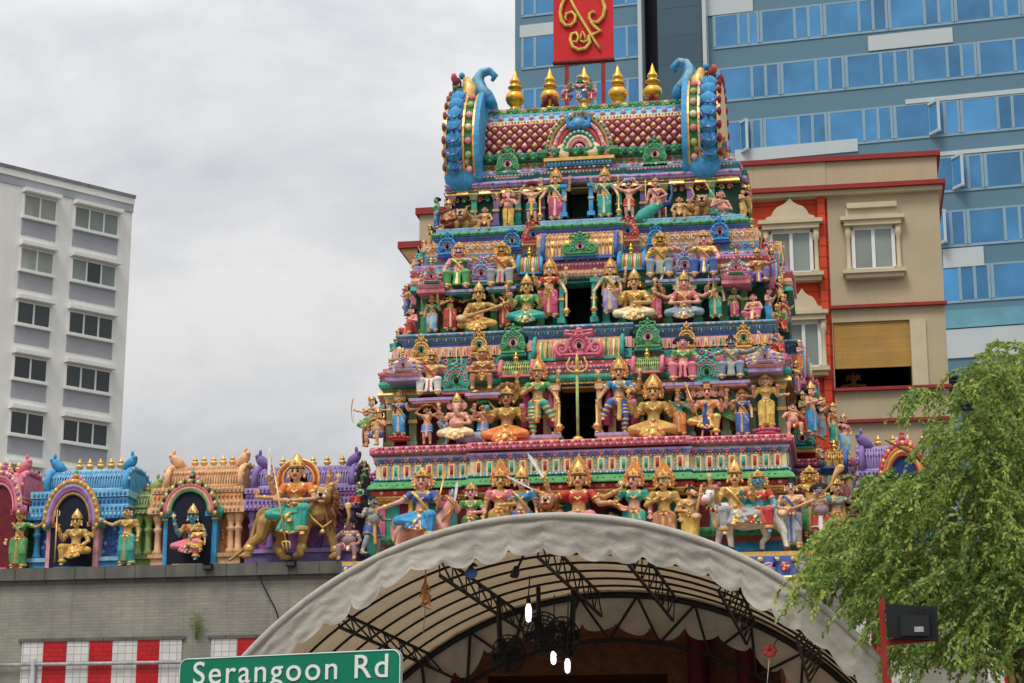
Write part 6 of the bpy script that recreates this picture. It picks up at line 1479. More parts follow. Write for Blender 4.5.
# shrine on the wall top
def shrine(name, label, x0, x1, yb, yc0, yc1, yr, rx0, rx1, fins, m, m2, m3, niche=None, Y=.45, dep=1.3, finh=13, horn=True, pil=()):
    xm = (x0+x1)/2; c = P(xm, yb, Y); s = PS(xm, yb, Y)
    o = empty(name, (c.x, Y, ztop), 0, label, 'shrine', 'painted roof shrines along the walls')
    def lx(px): return (px-xm)*s
    def lz(py): return max(0, P(xm, py, Y).z-ztop)
    H0 = 0
    mb = MB(); mb.box(lx(x0), lx(x1), -.05, dep, 0, lz(yb-8), m); mb.box(lx(x0)-.05, lx(x1)+.05, -.10, dep+.05, lz(yb-8)+.001, lz(yb-12), m2); mb.build('plinth', o)
    mb = MB(); mb.box(lx(x0+4), lx(x1-4), .15, dep-.1, lz(yb-12), lz(yc0), m3)
    rnd = random.Random(int(x0)+900)
    for k in range(46):
        mb.ell((rnd.uniform(lx(x0+6), lx(x1-6)), .14, rnd.uniform(lz(yb-14), lz(yc0+2))), (.05,.03,.05), m3 if k % 3 else m2, 6, 4)
    mb.build('wall', o)
    P_ = list(pil) or [x0+5, x1-5]
    for px in P_:
        mb = MB(); w = 3.4*s; zb_, zt_ = lz(yb-12), lz(yc0); h = zt_-zb_; x = lx(px)
        mb.lathe((x, .05, zb_), [(w*1.5,0),(w*1.5,h*.08),(w,h*.14),(w*.92,h*.55),(w*1.35,h*.60),(w*1.35,h*.65),(w*.85,h*.70),(w*1.2,h*.80),(w*1.7,h*.92),(w*1.7,h)], m, 10); mb.build('pillar', o)
    mb = MB(); n = 4; za, zb_ = lz(yc0), lz(yc1)
    for k in range(n):
        f = [1.0,.6,.15,.45][k]; g = f*4*s; z0, z1 = za+(zb_-za)*k/n, za+(zb_-za)*(k+.94)/n
        mb.box(lx(x0)-g, lx(x1)+g, -.05-g, dep+g, z0, z1, (m, m2, m, m2)[k])
        cnt_ = int((x1-x0)/4.2)
        for j in range(cnt_): mb.ell((lx(x0)+(lx(x1)-lx(x0))*(j+.5)/cnt_, -.05-g-.005, (z0+z1)/2), (1.5*s, .035, (z1-z0)*.38), (m2, m, m3, m)[k], 6, 4)
    mb.build('cornice', o)
    mb = MB(); zr0, zr1 = lz(yc1), lz(yr); n = 8; h = zr1-zr0; xa, xb = lx(rx0), lx(rx1); yc_ = dep/2
    prof = [(yc_-dep*.44*math.cos(PI*i/n), zr0+h*max(0,math.sin(PI*i/n))**.5) for i in range(n+1)]
    mb.add([(xa,y,z) for y,z in prof]+[(xb,y,z) for y,z in prof], [(i,i+n+1,i+n+2,i+1) for i in range(n)], m, True)
    N_ = int((rx1-rx0)/2.7)
    for k in range(N_+1):
        x = xa+(xb-xa)*k/N_
        mb.tube([(x, prof[i][0]-.012, prof[i][1]) for i in range(0,5)], .014, m2, 4)
        if k < N_:
            for i in (1,2,3): mb.ell((x+(xb-xa)/N_/2, prof[i][0]-.01, prof[i][1]), (.8*s,.025,h*.07), m if (k+i) % 2 else m2, 6, 4)
    for zf in (.04,.95): mb.tube([(xa, prof[0 if zf < .5 else 3][0]-.03, zr0+h*zf), (xb, prof[0 if zf < .5 else 3][0]-.03, zr0+h*zf)], .035, m2, 6)
    mb.build('roof', o)
    for sg, x in ((-1,xa),(1,xb)):
        mb = MB()
        mb.tube([(x, yc_-dep*.52*math.cos(PI*i/12), zr0-.02+h*1.05*max(0,math.sin(PI*i/12))**.5) for i in range(13)], .065, m, 8)
        mb.box(x-.05, x+.05, .10, dep-.10, zr0, zr0+h*.85, m)
        for i in range(9):
            a = PI*(i+.5)/9; mb.ell((x+sg*.07, yc_-dep*.52*math.cos(a), zr0+h*1.05*math.sin(a)**.5), (.03,.045,.05), m2, 6, 4)
        if horn:
            zt = zr0+h
            mb.tube([(x-sg*.22, yc_*.7, zt-.02), (x-sg*.10, yc_*.6, zt+.07), (x-sg*.01, yc_*.55, zt+.16), (x+sg*.04, yc_*.5, zt+.22)], [.06,.12,.10,.07], m, 8)
            mb.ell((x+sg*.04, yc_*.5, zt+.22), (.06,.08,.055), m, 8, 6);  mb.ell((x-sg*.01, yc_*.5, zt+.30), (.035,.05,.07), m, 7, 5)
        mb.build('gable', o)
    for f in fins:
        mb = MB(); fh = finh*s; mb.lathe((lx(f), yc_, lz(yr)+.02), [(r*fh*.62, z*fh) for r, z in KALs], 'gold', 12); mb.build('finial', o)
    if niche:
        a, b, yt, ys, pm, nm, ac = niche
        xa, xb = lx(a), lx(b); xc = (xa+xb)/2; rx = (xb-xa)/2; zs = lz(ys); rz = lz(yt)-zs
        # solid dark plate standing in for a recess, set forward of the wall
        mb = MB(); ri, zi = rx*.80, rz*.80
        arc = [(xc+ri*math.cos(PI*i/14), zs+zi*math.sin(PI*i/14)) for i in range(15)]
        mb.plate([(xc-ri, .02), (xc+ri, .02)]+arc, -.225, .149, nm); mb.build('niche', o)
        mb = MB()
        for q, mm, th in ((1.0, ac[0], .06), (.90, ac[1], .06), (.80, ac[2], .05), (.71, ac[0], .035)):
            pts = [(xc+rx*q*math.cos(R(-6+192*i/20)), -.27+.06*(1-q), zs+rz*q*math.sin(R(-6+192*i/20))) for i in range(21)]
            mb.tube(pts, th, mm, 7)
            if q == 1.0:
                for i, p_ in enumerate(pts): mb.ell((p_[0], p_[1]-.04, p_[2]), (.045,.04,.055), ac[3] if i % 2 else 'gold', 6, 4)
        for j in (-1,1):
            mb.ell((xc+j*rx*.95, -.22, zs-.02), (.11,.10,.12), ac[4], 8, 6); mb.tube([(xc+j*rx*.8,-.13,zs-.06),(xc+j*rx*1.08,-.14,zs-.1),(xc+j*rx*1.15,-.14,zs+.06),(xc+j*rx,-.13,zs+.1)], [.05,.06,.05,.02], ac[4], 6)
        mb.ell((xc, -.12, zs+rz*1.02), (.11,.08,.08), ac[4], 8, 6); mb.ell((xc, -.16, zs+rz*1.02+.02), (.05,.07,.05), ac[3], 8, 5); mb.ell((xc, -.12, zs+rz*1.02+.11), (.06,.07,.07), ac[3], 8, 5); mb.ell((xc, -.15, zs+rz*1.02+.14), (.03,.05,.03), 'gold', 6, 4); mb.ell((xc, -.12, zs+rz*1.02+.20), (.045,.05,.06), ac[4], 8, 5)
        for j in (-1,1): mb.ell((xc+j*.10, -.12, zs+rz*1.02+.08), (.04,.05,.07), 'rose', 7, 5); mb.ell((xc+j*.16, -.12, zs+rz*1.02+.02), (.05,.05,.05), ac[1], 7, 5)
        mb.build('arch', o)
        for px in (a+ (b-a)*.08, b-(b-a)*.08):
            mb = MB(); x = lx(px); w = .085; h = zs
            mb.box(x-w*1.6, x+w*1.6, -.22, .08, 0, h*.12, pm); mb.box(x-w, x+w, -.16, .08, h*.12, h*.86, pm); mb.box(x-w*1.3, x+w*1.3, -.19, .08, h*.86, h*.91, 'gold'); mb.box(x-w*1.7, x+w*1.7, -.23, .08, h*.91, h, pm); mb.build('niche_pillar', o)
        mb = MB(); mb.box(xa*.55+xc*.45, xb*.55+xc*.45, -.30, .10, .01, .14, m); mb.build('seat', o)
    return o
shrine('roof_shrine', 'small moss green roof shrine between the pink and blue shrines', 6, 40, 571, 518, 510, 494, 6, 42, (23,31), 'lime', 'moss', 'green', Y=.75, finh=11, horn=False, pil=(9,22))
shrine('roof_shrine', 'small moss green roof shrine between the blue and orange shrines', 112, 152, 568, 515, 507, 489, 118, 150, (126,133,140), 'lime', 'moss', 'green', Y=.75, finh=11, pil=(119,136,147))
shrine('roof_shrine', 'bright blue roof shrine with five gold finials and a purple arch', 27, 127, 570, 520, 491, 467, 40, 124, (61,72,83.5,95,105.5), 'blue', 'sky_blue', 'cobalt', (46,101,484,524,'rose','navy',('mustard','lavender','violet','orange','teal')), finh=14)
shrine('roof_shrine', 'orange tan roof shrine with five gold finials and a green arch', 149, 242, 566, 514, 487, 463, 162, 239, (180,189.5,200,210,220), 'peach', 'tan', 'orange', (163,219,484,513,'blue','navy',('green','pink','peach','maroon','teal')), finh=13, pil=(154,230,238))
shrine('roof_shrine', 'purple roof shrine standing behind the large tan lion', 243, 358, 561, 510, 487, 463, 250, 352, (270,286,302,317,333), 'purple', 'lavender', 'violet', None, finh=13, pil=(249,268,300,326,350))
shrine('roof_shrine', 'pink roof shrine cut off at the far left end of the wall', -46, 20, 572, 505, 498, 470, -40, 16, (-20,-10,0), 'pink', 'rose', 'magenta', (-20,23,476,512,'red','maroon',('rose','pink','magenta','violet','pink')), Y=.35)
# statues along the wall
gw = 'painted statues along the roof wall'
S('gold lady statue seated with a trident inside the blue shrine', 75.5, 552, 60, .05, 'lalita', ('abhaya','knee','raise','raise'), skin='goldskin', top='mustard', low='ochre', sash='gold', items=[('trident',None,((-.22,-.2,.24),(-.22,-.2,1.02)))], group=gw, stand=-1)
S('turquoise-faced lady statue in pink skirt with a child inside the orange shrine', 192, 547, 60, .05, 'lalita', ('abhaya','belly','raise'), skin='blueskin', top='mustard', low='pink', sash='red', crown='tall', group=gw, items=[('disc',2)])
S('small gold child statue on the lap of the turquoise-faced lady', 198, 545, 34, -.15, 'lalita', ('chest','down'), skin='goldskin', low='ochre', top='gold', crown='small', group=gw)
S('green sari maid statue raising a grey ball at the left side of the blue shrine', 17, 570, 58, .20, 'stand', ('down','outup'), top='green', low='green', sash='mustard', crown=None, hair='bun', skin='goldskin', group=gw, items=[('fruit',1,'grey')], yaw=.1, turn=.2)
S('green sari maid statue raising a grey ball at the right side of the blue shrine', 126, 567, 58, .20, 'stand', ('outup','down'), top='mustard', low='teal', sash='mustard', crown=None, hair='bun', skin='goldskin', group=gw, items=[('fruit',0,'grey')], yaw=-.1, turn=-.3)
# ------------------------------------------------------------------ wall and shrine right of the tower
xr0, xr1 = W0+.75, PX(1180, 600, YW)
wr = empty('boundary_wall', (0, YW, 0), 0, 'grey wall right of the temple tower mostly hidden by the leafy tree', 'wall')
zt2 = P(920, 546, YW).z
mb = MB(); mb.box(xr0, xr1, 0, 1.9, 0, zt2-.24, 'wall_tile'); mb.build('wall_face', wr)
mb = MB(); mb.box(xr0, xr1, -.14, 2., zt2-.238, zt2, 'coping'); mb.build('coping', wr)
for a, b, m_ in ((838,852,'red_tile'),(852.2,872,'white_tile'),(872.2,890,'red_tile'),(890.2,915,'white_tile'),(985,1003,'white_tile'),(1003.2,1030,'red_tile')):
    mb = MB(); mb.box(max(xr0,PX(a,650,YW)), PX(b,650,YW), -.02, .05, .9, P(900,621,YW).z, m_); mb.build('tile_panel', wr)
zt_save = ztop; ztop = zt2
shrine('roof_shrine', 'purple roof shrine with gold finials half hidden behind the leafy tree', 862, 952, 546, 490, 470, 442, 866, 946, (884,899,914,929,944), 'purple', 'lavender', 'violet', (884,930,446,484,'teal','deepblue',('red','orange','gold','magenta','red')), finh=14)
ztop = zt_save
sala(822, 846, 466, 450, .9, ('mustard','brown','ochre'), (834,), endm='cobalt', stripes=10, depth=.7, cross=True)
# ------------------------------------------------------------------ faces of the distant buildings
class Face:
    def __init__(s, px, py, Y, ang):     # ang = heading of the face, 0 = along +x, positive = right end farther away
        s.o = P(px, py, Y); s.o.z = 0; s.u = V((math.cos(ang), math.sin(ang), 0)); s.n = V((-math.sin(ang), math.cos(ang), 0)); s.a = ang
    def uz(s, px, py):
        d = ray(px, py); t = (s.o-CAM).dot(s.n)/d.dot(s.n); p = CAM+d*t; return (p-s.o).dot(s.u), p.z
    def rect(s, x0, x1, y0, y1):
        xm, ym = (x0+x1)/2, (y0+y1)/2
        return s.uz(x0, ym)[0], s.uz(x1, ym)[0], s.uz(xm, y1)[1], s.uz(xm, y0)[1]
# --- white and grey flats on the left
F = Face(133, 300, 62, R(51)); hd = empty('apartment_block', F.o, F.a, 'white and grey block of flats with strip windows behind the roof shrines', 'building')
u1 = F.uz(133, 200)[0]; zr = F.uz(133, 203)[1]; u0 = u1-60
mb = MB(); mb.box(u0, u1, 0, 14, 0, zr-.1, 'hdb_white'); mb.build('wall', hd)
z9 = F.uz(118, 214)[1]
mb = MB(); zz0 = F.uz(95, 204)[1]; mb.box(u0, u1+.03, -.06, 14.05, zz0, zr-.12, 'hdb_grey'); mb.build('parapet', hd)
mb = MB(); mb.box(u0, u1+.06, -.1, 14.3, zr-.12, zr+.25, 'hdb_white'); mb.box(u0, u1+.1, -.16, 14.3, zr+.25, zr+.42, 'hdb_trim'); mb.build('roof_edge', hd)
a0, a1, _, _ = F.rect(19, 52, 265, 285); b0, b1, _, _ = F.rect(71, 115, 265, 285)
zrow = [F.uz(93, y)[1] for y in (209, 261, 314, 368, 422)]
sp = (zrow[0]-zrow[4])/4; wh = F.uz(93, 209)[1]-F.uz(93, 232)[1]; gp = F.uz(93, 232)[1]-F.uz(93, 250)[1]
cols_ = [(a0, a1, 2), (b0, b1, 3), (a0-(b1-a0)*1.02, a1-(b1-a0)*1.02-.2, 3)]
rnd = random.Random(5)
for r_ in range(7):
    zt = zrow[0]-sp*r_
    for ci, (ua, ub, np_) in enumerate(cols_):
        mb = MB(); mb.box(ua-.05, ub+.05, -.035, .05, zt-wh-gp, zt-wh-.12, 'hdb_grey'); mb.build('spandrel', hd)
        w = MB(); f = .09
        w.box(ua-.1, ub+.1, -.22, .04, zt-wh-.12, zt-wh, 'frame_white'); w.box(ua-.12, ub+.12, -.45, .04, zt+.02, zt+.22, 'hdb_white')
        for k in range(np_+1):
            x = ua+(ub-ua)*k/np_; w.box(x-f/2, x+f/2, -.08, .02, zt-wh, zt, 'frame_white')
        w.box(ua, ub, -.075, .02, zt-.12, zt-.003, 'frame_white'); w.box(ua, ub, -.075, .02, zt-wh+.003, zt-wh+.08, 'frame_white')
        wo = w.build('window', hd)
        for k in range(np_):
            g = MB(); xa_, xb_ = ua+(ub-ua)*k/np_+f/2, ua+(ub-ua)*(k+1)/np_-f/2
            mt = 'dark_glass' if (r_ >= 2 or rnd.random() < .35) else ('curtain_glass' if ci != 1 else 'grey_glass')
            g.box(xa_, xb_, -.03, .03, zt-wh+.08, zt-.12, mt); g.build('pane', wo)
# --- beige and orange building behind the tower
YB = 13.
F = Face(840, 300, YB, 0); bz = empty('beige_building', F.o, 0, 'beige building with an orange wall strip and red trim beside the temple tower', 'building')
def fb(mb, x0, x1, y0, y1, d0, d1, m):
    a, b, z0, z1 = F.rect(x0, x1, y0, y1); mb.box(a, b, d0, d1, z0, z1, m)
zroof = F.uz(835, 157)[1]; ul = F.uz(575, 240)[0]; ur = F.uz(941, 240)[0]; um = F.uz(831, 300)[0]; u433 = F.uz(419, 230)[0]
oa, ob, oz0, oz1 = F.rect(834, 911, 321, 387); mb = MB()
mb.box(um, oa, 0, 12, 0, zroof-.133, 'beige_wall'); mb.box(ob, ur, 0, 12, 0, zroof-.133, 'beige_wall'); mb.box(oa, ob, 0, 12, 0, oz0, 'beige_wall'); mb.box(oa, ob, 0, 12, oz1, zroof-.133, 'beige_wall'); mb.build('wall', bz)
z2 = F.uz(835, 196)[1]
mb = MB(); mb.box(ul, um-.003, .05, 12, 0, z2-.05, 'orange_wall'); mb.build('orange_wall', bz)
mb = MB(); mb.box(ul, um-.003, -.02, 12, z2-.05, zroof-.133, 'beige_wall'); mb.build('parapet', bz)
mb = MB(); mb.box(ul, ur+.1, -.10, 12.1, zroof-.13, zroof, 'red_trim'); mb.build('roof_trim', bz)
mb = MB(); z3 = F.uz(835, 190)[1]; mb.box(ul, ur+.18, -.30, 12.2, z3-.06, z3+.06, 'red_trim'); mb.box(ul, ur+.10, -.18, 12.1, z3-.18, z3-.063, 'beige_trim'); mb.build('cornice', bz)
for ya, yb_ in ((303.5,308),(386,391),(418,423)):
    mb = MB(); zc_ = F.uz(885, (ya+yb_)/2)[1]; mb.box(um-.02, ur+.06, -.14, .05, zc_-.05, zc_+.03, 'red_trim'); mb.build('string_course', bz)
mb = MB(); fb(mb, 824, 831.5, 190, 560, -.06, .0, 'orange_wall'); mb.build('pier', bz)
def window(x0, x1, y0, y1, top, fancy):
    a, b, z0, z1 = F.rect(x0, x1, y0, y1); w = b-a; mb = MB(); f = .09
    for x in (a, b, (a+b)/2): mb.box(x-f/2, x+f/2, -.06, .08, z0, z1, 'frame_white')
    mb.box(a, b, -.055, .08, z0-f, z0, 'frame_white'); mb.box(a, b, -.055, .08, z1, z1+f, 'frame_white')
    o = mb.build('window', bz)
    for k in (0,1):
        g = MB(); g.box(a+w*k/2+f/2, a+w*(k+1)/2-f/2, -.02, .045, z0, z1, 'grey_glass'); g.build('pane', o)
    s_ = MB(); e = w*.09
    s_.box(a-e*2.6, b+e*2.6, -.22, .06, z0-.30, z0-.19, 'beige_trim'); s_.box(a-e*3.2, b+e*3.2, -.30, .06, z0-.19, z0-f-.002, 'beige_trim'); s_.build('sill', o)
    s_ = MB()
    for x in (a-e*1.4, b+e*1.4): s_.lathe((x, -.08, z0-f), [(.085,0),(.085,.08),(.06,.12),(.055,(z1-z0)*.85),(.085,(z1-z0)*.93),(.09,z1-z0+f*2)], 'beige_trim', 10)
    s_.box(a-e*2.3, b+e*2.3, .072, .12, z0-f, z1+f, 'beige_trim')
    s_.build('window_column', o)
    s_ = MB(); zt = z1+f+.002
    s_.box(a-e*2.4, b+e*2.4, -.22, .06, zt, zt+.14, 'beige_trim'); s_.box(a-e*3.4, b+e*3.4, -.28, .06, zt+.14, zt+.24, 'beige_trim')
    if fancy:
        xm = (a+b)/2
        L_ = [(-1.55,0),(1.55,0),(1.50,.12),(1.2,.16),(1.05,.34),(.8,.50),(.45,.58),(.25,.66),(.10,.76),(0,.84),(-.10,.76),(-.25,.66),(-.45,.58),(-.8,.50),(-1.05,.34),(-1.2,.16),(-1.50,.12)]
        s_.plate([(xm+x*w*.40, zt+.26+z*.72) for x, z in L_], -.16, .06, 'beige_trim')
    else:
        s_.box(a-e*1.8, b+e*1.8, -.16, .06, zt+.26, zt+.46, 'beige_trim'); s_.box(a-e*1.4, b+e*1.4, -.26, .06, zt+.46, zt+.60, 'beige_trim')
    s_.build('pediment', o)
window(771.5, 811.5, 234, 272, 0, True); window(853.5, 893.5, 230, 268, 0, False); window(788, 820, 325, 366, 0, True)
# loggia with a bamboo blind
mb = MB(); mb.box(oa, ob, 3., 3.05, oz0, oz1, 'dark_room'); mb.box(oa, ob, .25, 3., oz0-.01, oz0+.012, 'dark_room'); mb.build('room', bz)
mb = MB(); fb(mb, 834, 911, 321, 367, .06, .12, 'blind'); mb.build('blind', bz)
mb = MB(); fb(mb, 911.5, 927, 320, 386, -.08, .0, 'beige_trim'); mb.build('pier', bz)
S('person with dark hair standing in the dark opening under the bamboo blind', 856, 441, 70, YB+1.1, 'stand', ('down','down'), skin='bronze', top='maroon', low='maroon', fem=False, crown=None, hair='cap', group=None, name='person')
bpy.data.objects['person']['category'] = 'person'
# left end of that building and its sloping eave
mb = MB(); zt_ = F.uz(425, 208)[1]; mb.box(u433, ul, .05, 9, 0, zt_-.18, 'beige_wall'); mb.build('side_wall', bz)
mb = MB(); mb.box(u433-.1, ul, -.05, 9.1, zt_-.18, zt_, 'red_trim'); mb.build('side_roof_trim', bz)
a_, z_a = F.uz(400, 247); _, z_b = F.uz(420, 274); mb = MB()
mb.box(a_, u433+.3, -.3, 6, z_a-.12, z_a+.06, 'red_trim')
mb.add([(a_+.05,-.25,z_a-.13),(a_+.05,6,z_a-.13),(u433+.02,-.25,z_b),(u433+.02,6,z_b),(u433+.02,-.25,z_a-.13),(u433+.02,6,z_a-.13)], [(0,2,3,1),(0,4,2),(1,3,5),(0,1,5,4)], 'rust_tan'); mb.build('eave', bz)
# --- blue glass hotel
F = Face(720, 300, 60, R(-6.2)); ho = empty('glass_hotel', F.o, F.a, 'tall hotel with rows of blue glass windows behind the temple tower', 'building')
uL = F.uz(515, 120)[0]; uS0 = F.uz(642, 60)[0]; uS1 = F.uz(708, 60)[0]; uR = F.uz(1100, 200)[0]
zfl = [F.uz(945, y)[1] for y in (268.6, 213, 158.5, 102.5, 47, -8, -63, -118)]
fh = (zfl[4]-zfl[0])/4; wh = F.uz(945, 213)[1]-F.uz(945, 245.5)[1]
ztop_h = zfl[0]+fh*8
mb = MB(); mb.box(uL, uS0, .02, 16, 0, ztop_h, 'hotel_blue'); mb.build('wall', ho)
mb = MB(); mb.box(uS1, uR, .02, 16, 0, ztop_h, 'hotel_blue'); mb.build('wall', ho)
mb = MB(); um_ = F.uz(660, 60)[0]; mb.box(uS0, um_, 1.2, 16, 0, ztop_h+3, 'shaft_dark'); mb.build('recess', ho)
mb = MB(); mb.box(um_, uS1-.2, -.5, 16, 0, ztop_h+3, 'shaft'); mb.build('lift_shaft', ho)
for px in (642.5, 707): 
    mb = MB(); x = F.uz(px, 60)[0]; mb.box(x-.10, x+.10, -.62, .3, 0, ztop_h, 'hotel_panel'); mb.build('vertical_fin', ho)
mod = F.uz(792, 110)[0]-F.uz(728, 110)[0]
def hotel_window(ua, ub, zt, parts, open_=False):
    w = MB(); f = .075; z0 = zt-wh
    w.box(ua, ub, -.03, .03, z0-.12, z0, 'hotel_mullion'); w.box(ua, ub, -.03, .03, zt, zt+.10, 'hotel_mullion')
    tot = sum(parts); x = ua; xs = [ua]
    for p_ in parts: x += (ub-ua)*p_/tot; xs.append(x)
    for i, x in enumerate(xs): w.box(max(ua, x-f*(1 if i % 3 else 1.8)), min(ub, x+f*(1 if i % 3 else 2.2)), -.05, .025, z0, zt, 'hotel_mullion')
    o = w.build('window', ho)
    for i in range(len(parts)):
        g = MB(); g.box(xs[i]+f, xs[i+1]-f, -.02, .018, z0, zt, 'blue_glass'); g.build('pane', o)
    if open_:
        g = MB(); x = xs[1]; q = (xs[2]-xs[1])
        g.obox((x+q*.30, -q*.42, (z0+zt)/2), (q*.32,-q*.38,0), (.03,.03,0), (0,0,wh*.47), 'blue_glass'); g.obox((x+q*.30, -q*.42, zt-.05), (q*.36,-q*.42,0), (.06,.06,0), (0,0,.07), 'hotel_panel'); g.obox((x+q*.30, -q*.42, z0+.05), (q*.36,-q*.42,0), (.06,.06,0), (0,0,.07), 'hotel_panel'); g.obox((x+q*.62,-q*.80,(z0+zt)/2), (.07,0,0), (0,.06,0), (0,0,wh*.48), 'hotel_panel'); g.build('open_sash', o)
opens = {(3,0),(2,1),(1,3),(2,3),(3,3)}
for r_, zt in enumerate(zfl[:7]):
    sh = (r_ % 2)*mod*.30
    u = uS1+.45-sh; k = 0
    while u < uR:
        ua, ub = max(u, uS1+.3), min(u+mod, uR)
        if ub-ua > mod*.5: hotel_window(ua, ub-.02, zt, (2.7,1.05,1.1), (r_, k) in opens)
        u += mod; k += 1
    if r_ >= 0:
        u = uL+.35
        for k in range(2):
            ub = u+mod*1.0
            if ub < uS0: hotel_window(u, ub-.02, zt, (1.1,2.5,1.1))
            u = ub
        if uS0-.25-u > 1: hotel_window(u, uS0-.25, zt, (1.,1.))
def hp(x0, x1, y0, y1, d=.06):
    a, b, z0, z1 = F.rect(x0, x1, y0, y1); mb = MB(); mb.box(a, b, -d, .019, z0, z1, 'hotel_panel'); mb.build('white_panel', ho)
hp(868, 953, 32, 47); hp(905, 1040, 93.5, 98); hp(735, 858, 144.5, 157); hp(943, 984, 248, 267); hp(705, 753, -4, 14); hp(520, 556, 24, 36); hp(935, 1040, 148, 152)
a, b, z0, z1 = F.rect(944, 1040, 308, 326); mb = MB(); mb.box(a, b, -.1, .019, z0, z1, 'aqua_glass'); mb.build('podium_band', ho)
a, b, z0, z1 = F.rect(946, 1040, 327, 356); mb = MB(); mb.box(a, b, -.06, .019, z0, z1, 'hotel_panel'); mb.build('podium_band', ho)
mb = MB()
for k in range(9):
    a, b, z0, z1 = F.rect(948, 1040, 374+4*k, 376.4+4*k); mb.box(a, b, -.2, .0, z0, z1, 'shaft_dark')
mb.build('louvre', ho)
# ------------------------------------------------------------------ red sign behind the roof
YS = 5.6
c = P(585, 60, YS); s = PS(585, 60, YS); sg_ = empty('red_sign', (c.x, YS, c.z), 0, 'square red sign with a golden curling emblem on two poles above the roof', 'sign')
def sx(px, py): p_ = P(px, py, YS); return p_.x-c.x, p_.z-c.z
a = sx(553.5, 62); b = sx(613.5, 57.5); t = sx(584, -14)
mb = MB(); mb.box(a[0], b[0], 0, .12, (a[1]+b[1])/2, t[1], 'sign_red'); mb.build('panel', sg_)
mb = MB(); mb.box(a[0]-.02, b[0]+.02, -.02, .14, (a[1]+b[1])/2-.05, (a[1]+b[1])/2-.002, 'maroon'); mb.build('panel_edge', sg_)
for px in (566.5, 603):
    mb = MB(); x = sx(px, 80); mb.bar((x[0], .07, (a[1]+b[1])/2), (x[0], .07, sx(px, 150)[1]), .045, 'red_post'); mb.build('pole', sg_)
mb = MB()
def em(pts, r): mb.tube([(sx(550+x/9.76, y/9.76)[0], -.05, sx(550+x/9.76, y/9.76)[1]) for x, y in pts], [q/9.76*s for q in r] if isinstance(r, list) else r/9.76*s, 'yellow', 8)
em([(170,-60),(145,0),(115,60),(103,130),(112,205),(150,255),(205,258),(248,215),(250,160),(215,125),(165,140),(150,185),(165,205)], [16,17,17,17,18,18,18,17,16,15,13,12,10])
em([(170,-70),(230,60),(300,180),(380,310),(445,420),(490,485)], [13,14,14,14,13,12])
em([(480,-60),(510,0),(538,80),(520,170),(470,225),(420,228),(385,190),(390,140),(425,120),(445,135)], [15,17,18,18,18,17,16,15,13,10])
em([(400,215),(430,260),(495,310),(440,335),(385,360),(395,420),(350,480),(280,495),(220,460),(200,390),(215,340),(255,325),(280,370),(265,420),(230,410)], [17,17,16,15,17,18,18,18,18,17,16,14,13,12,9])
em([(300,405),(305,350),(320,310),(340,350),(350,400)], [10,11,7,11,10]); em([(300,405),(330,420),(375,400),(380,350)], 11)
mb.build('emblem', sg_)
# ------------------------------------------------------------------ arched canopy in front of the tower
YA, YZ = -12., -4.6
CX, CY, RR = 548., 950., 431.
cp = P(548, 519, YA); can = empty('arched_canopy', (cp.x, YA, 0), 0, 'arched white canvas canopy with a scalloped front edge before the temple tower', 'canopy')
pc = P(CX, CY, YA); sA = PS(548, 600, YA)
# arc in the plane of the canopy front: centre and radius in metres
zc0 = P(548, 519, YA).z; xL = P(229, 660, YA); xR = P(863, 667, YA)
RAD = ((xR.x-xL.x)/2)**2; sag = zc0-(xL.z+xR.z)/2; RAD = (RAD+sag*sag)/(2*sag)
CXm = 0.; CZm = zc0-RAD
pr_ = lambda px: px*sA
def arc(ph, r, y): return V((CXm+r*math.sin(ph), y, CZm+r*math.cos(ph)))
PH0, PH1 = -math.acos(max(-1,(xL.z-.35-CZm)/RAD)), math.acos(max(-1,(xR.z-.02-CZm)/RAD))
LEN = YZ-YA
mb = MB(); n, mY = 72, 20; vs = []
def wob(ph, t): return .018*math.sin(ph*31+t*7)*math.sin(t*5)+.012*math.sin(ph*67+t*3)
for j in range(mY+1):
    for i in range(n+1):
        ph = PH0+(PH1-PH0)*i/n; t = j/mY; sagg = .03*math.sin(t*LEN/.93*PI)**2
        vs.append(arc(ph, RAD-sagg+wob(ph, t*LEN)*.5, LEN*t))
mb.add(vs, [(j*(n+1)+i, j*(n+1)+i+1, (j+1)*(n+1)+i+1, (j+1)*(n+1)+i) for j in range(mY) for i in range(n)], 'tarp', True)
mb.build('roof_sheet', can)
def valance(y0, hgt, sc_n, amp, name, phase=.0, wav=1.):
    mb = MB(); n, mj = 260, 16; vs = []; d = -1
    for i in range(n+1):
        ph = PH0+(PH1-PH0)*i/n; q = (i/n*sc_n+phase) % 1.0
        irr = 1+.08*math.sin(ph*9+1.3)+.05*math.sin(ph*23)
        bot = hgt*irr+amp*math.sqrt(max(0, 1-(2*q-1)**2))*(1+.35*math.sin(i*.13))-amp*.5
        for j in range(mj+1):
            t = j/mj
            fold = .015*math.sin(ph*37+2*math.sin(ph*11))*t*t+.012*math.sin(ph*95+t*3)*t**1.5+.005*math.sin(t*11+ph*29)+.004*math.sin(t*24-ph*43)+.006*math.sin(ph*61+t*13)
            roll = .05*math.sin(min(1,t*2.2)*PI)*.5 - .06*t*math.sin(ph*6.+.5)
            v_ = arc(ph, RAD+.02, y0-(.04+fold*wav+roll)); v_.z -= bot*t; v_.x -= math.sin(ph)*bot*t*.22; vs.append(v_)
    mb.add(vs, [(i*(mj+1)+j, (i+1)*(mj+1)+j, (i+1)*(mj+1)+j+1, i*(mj+1)+j+1)[::-1] for i in range(n) for j in range(mj)], 'tarp', True)
    return mb.build(name, can)
valance(0., .44, 22, .14, 'valance'); valance(LEN, .62, 17, .22, 'back_valance', .3, .6)
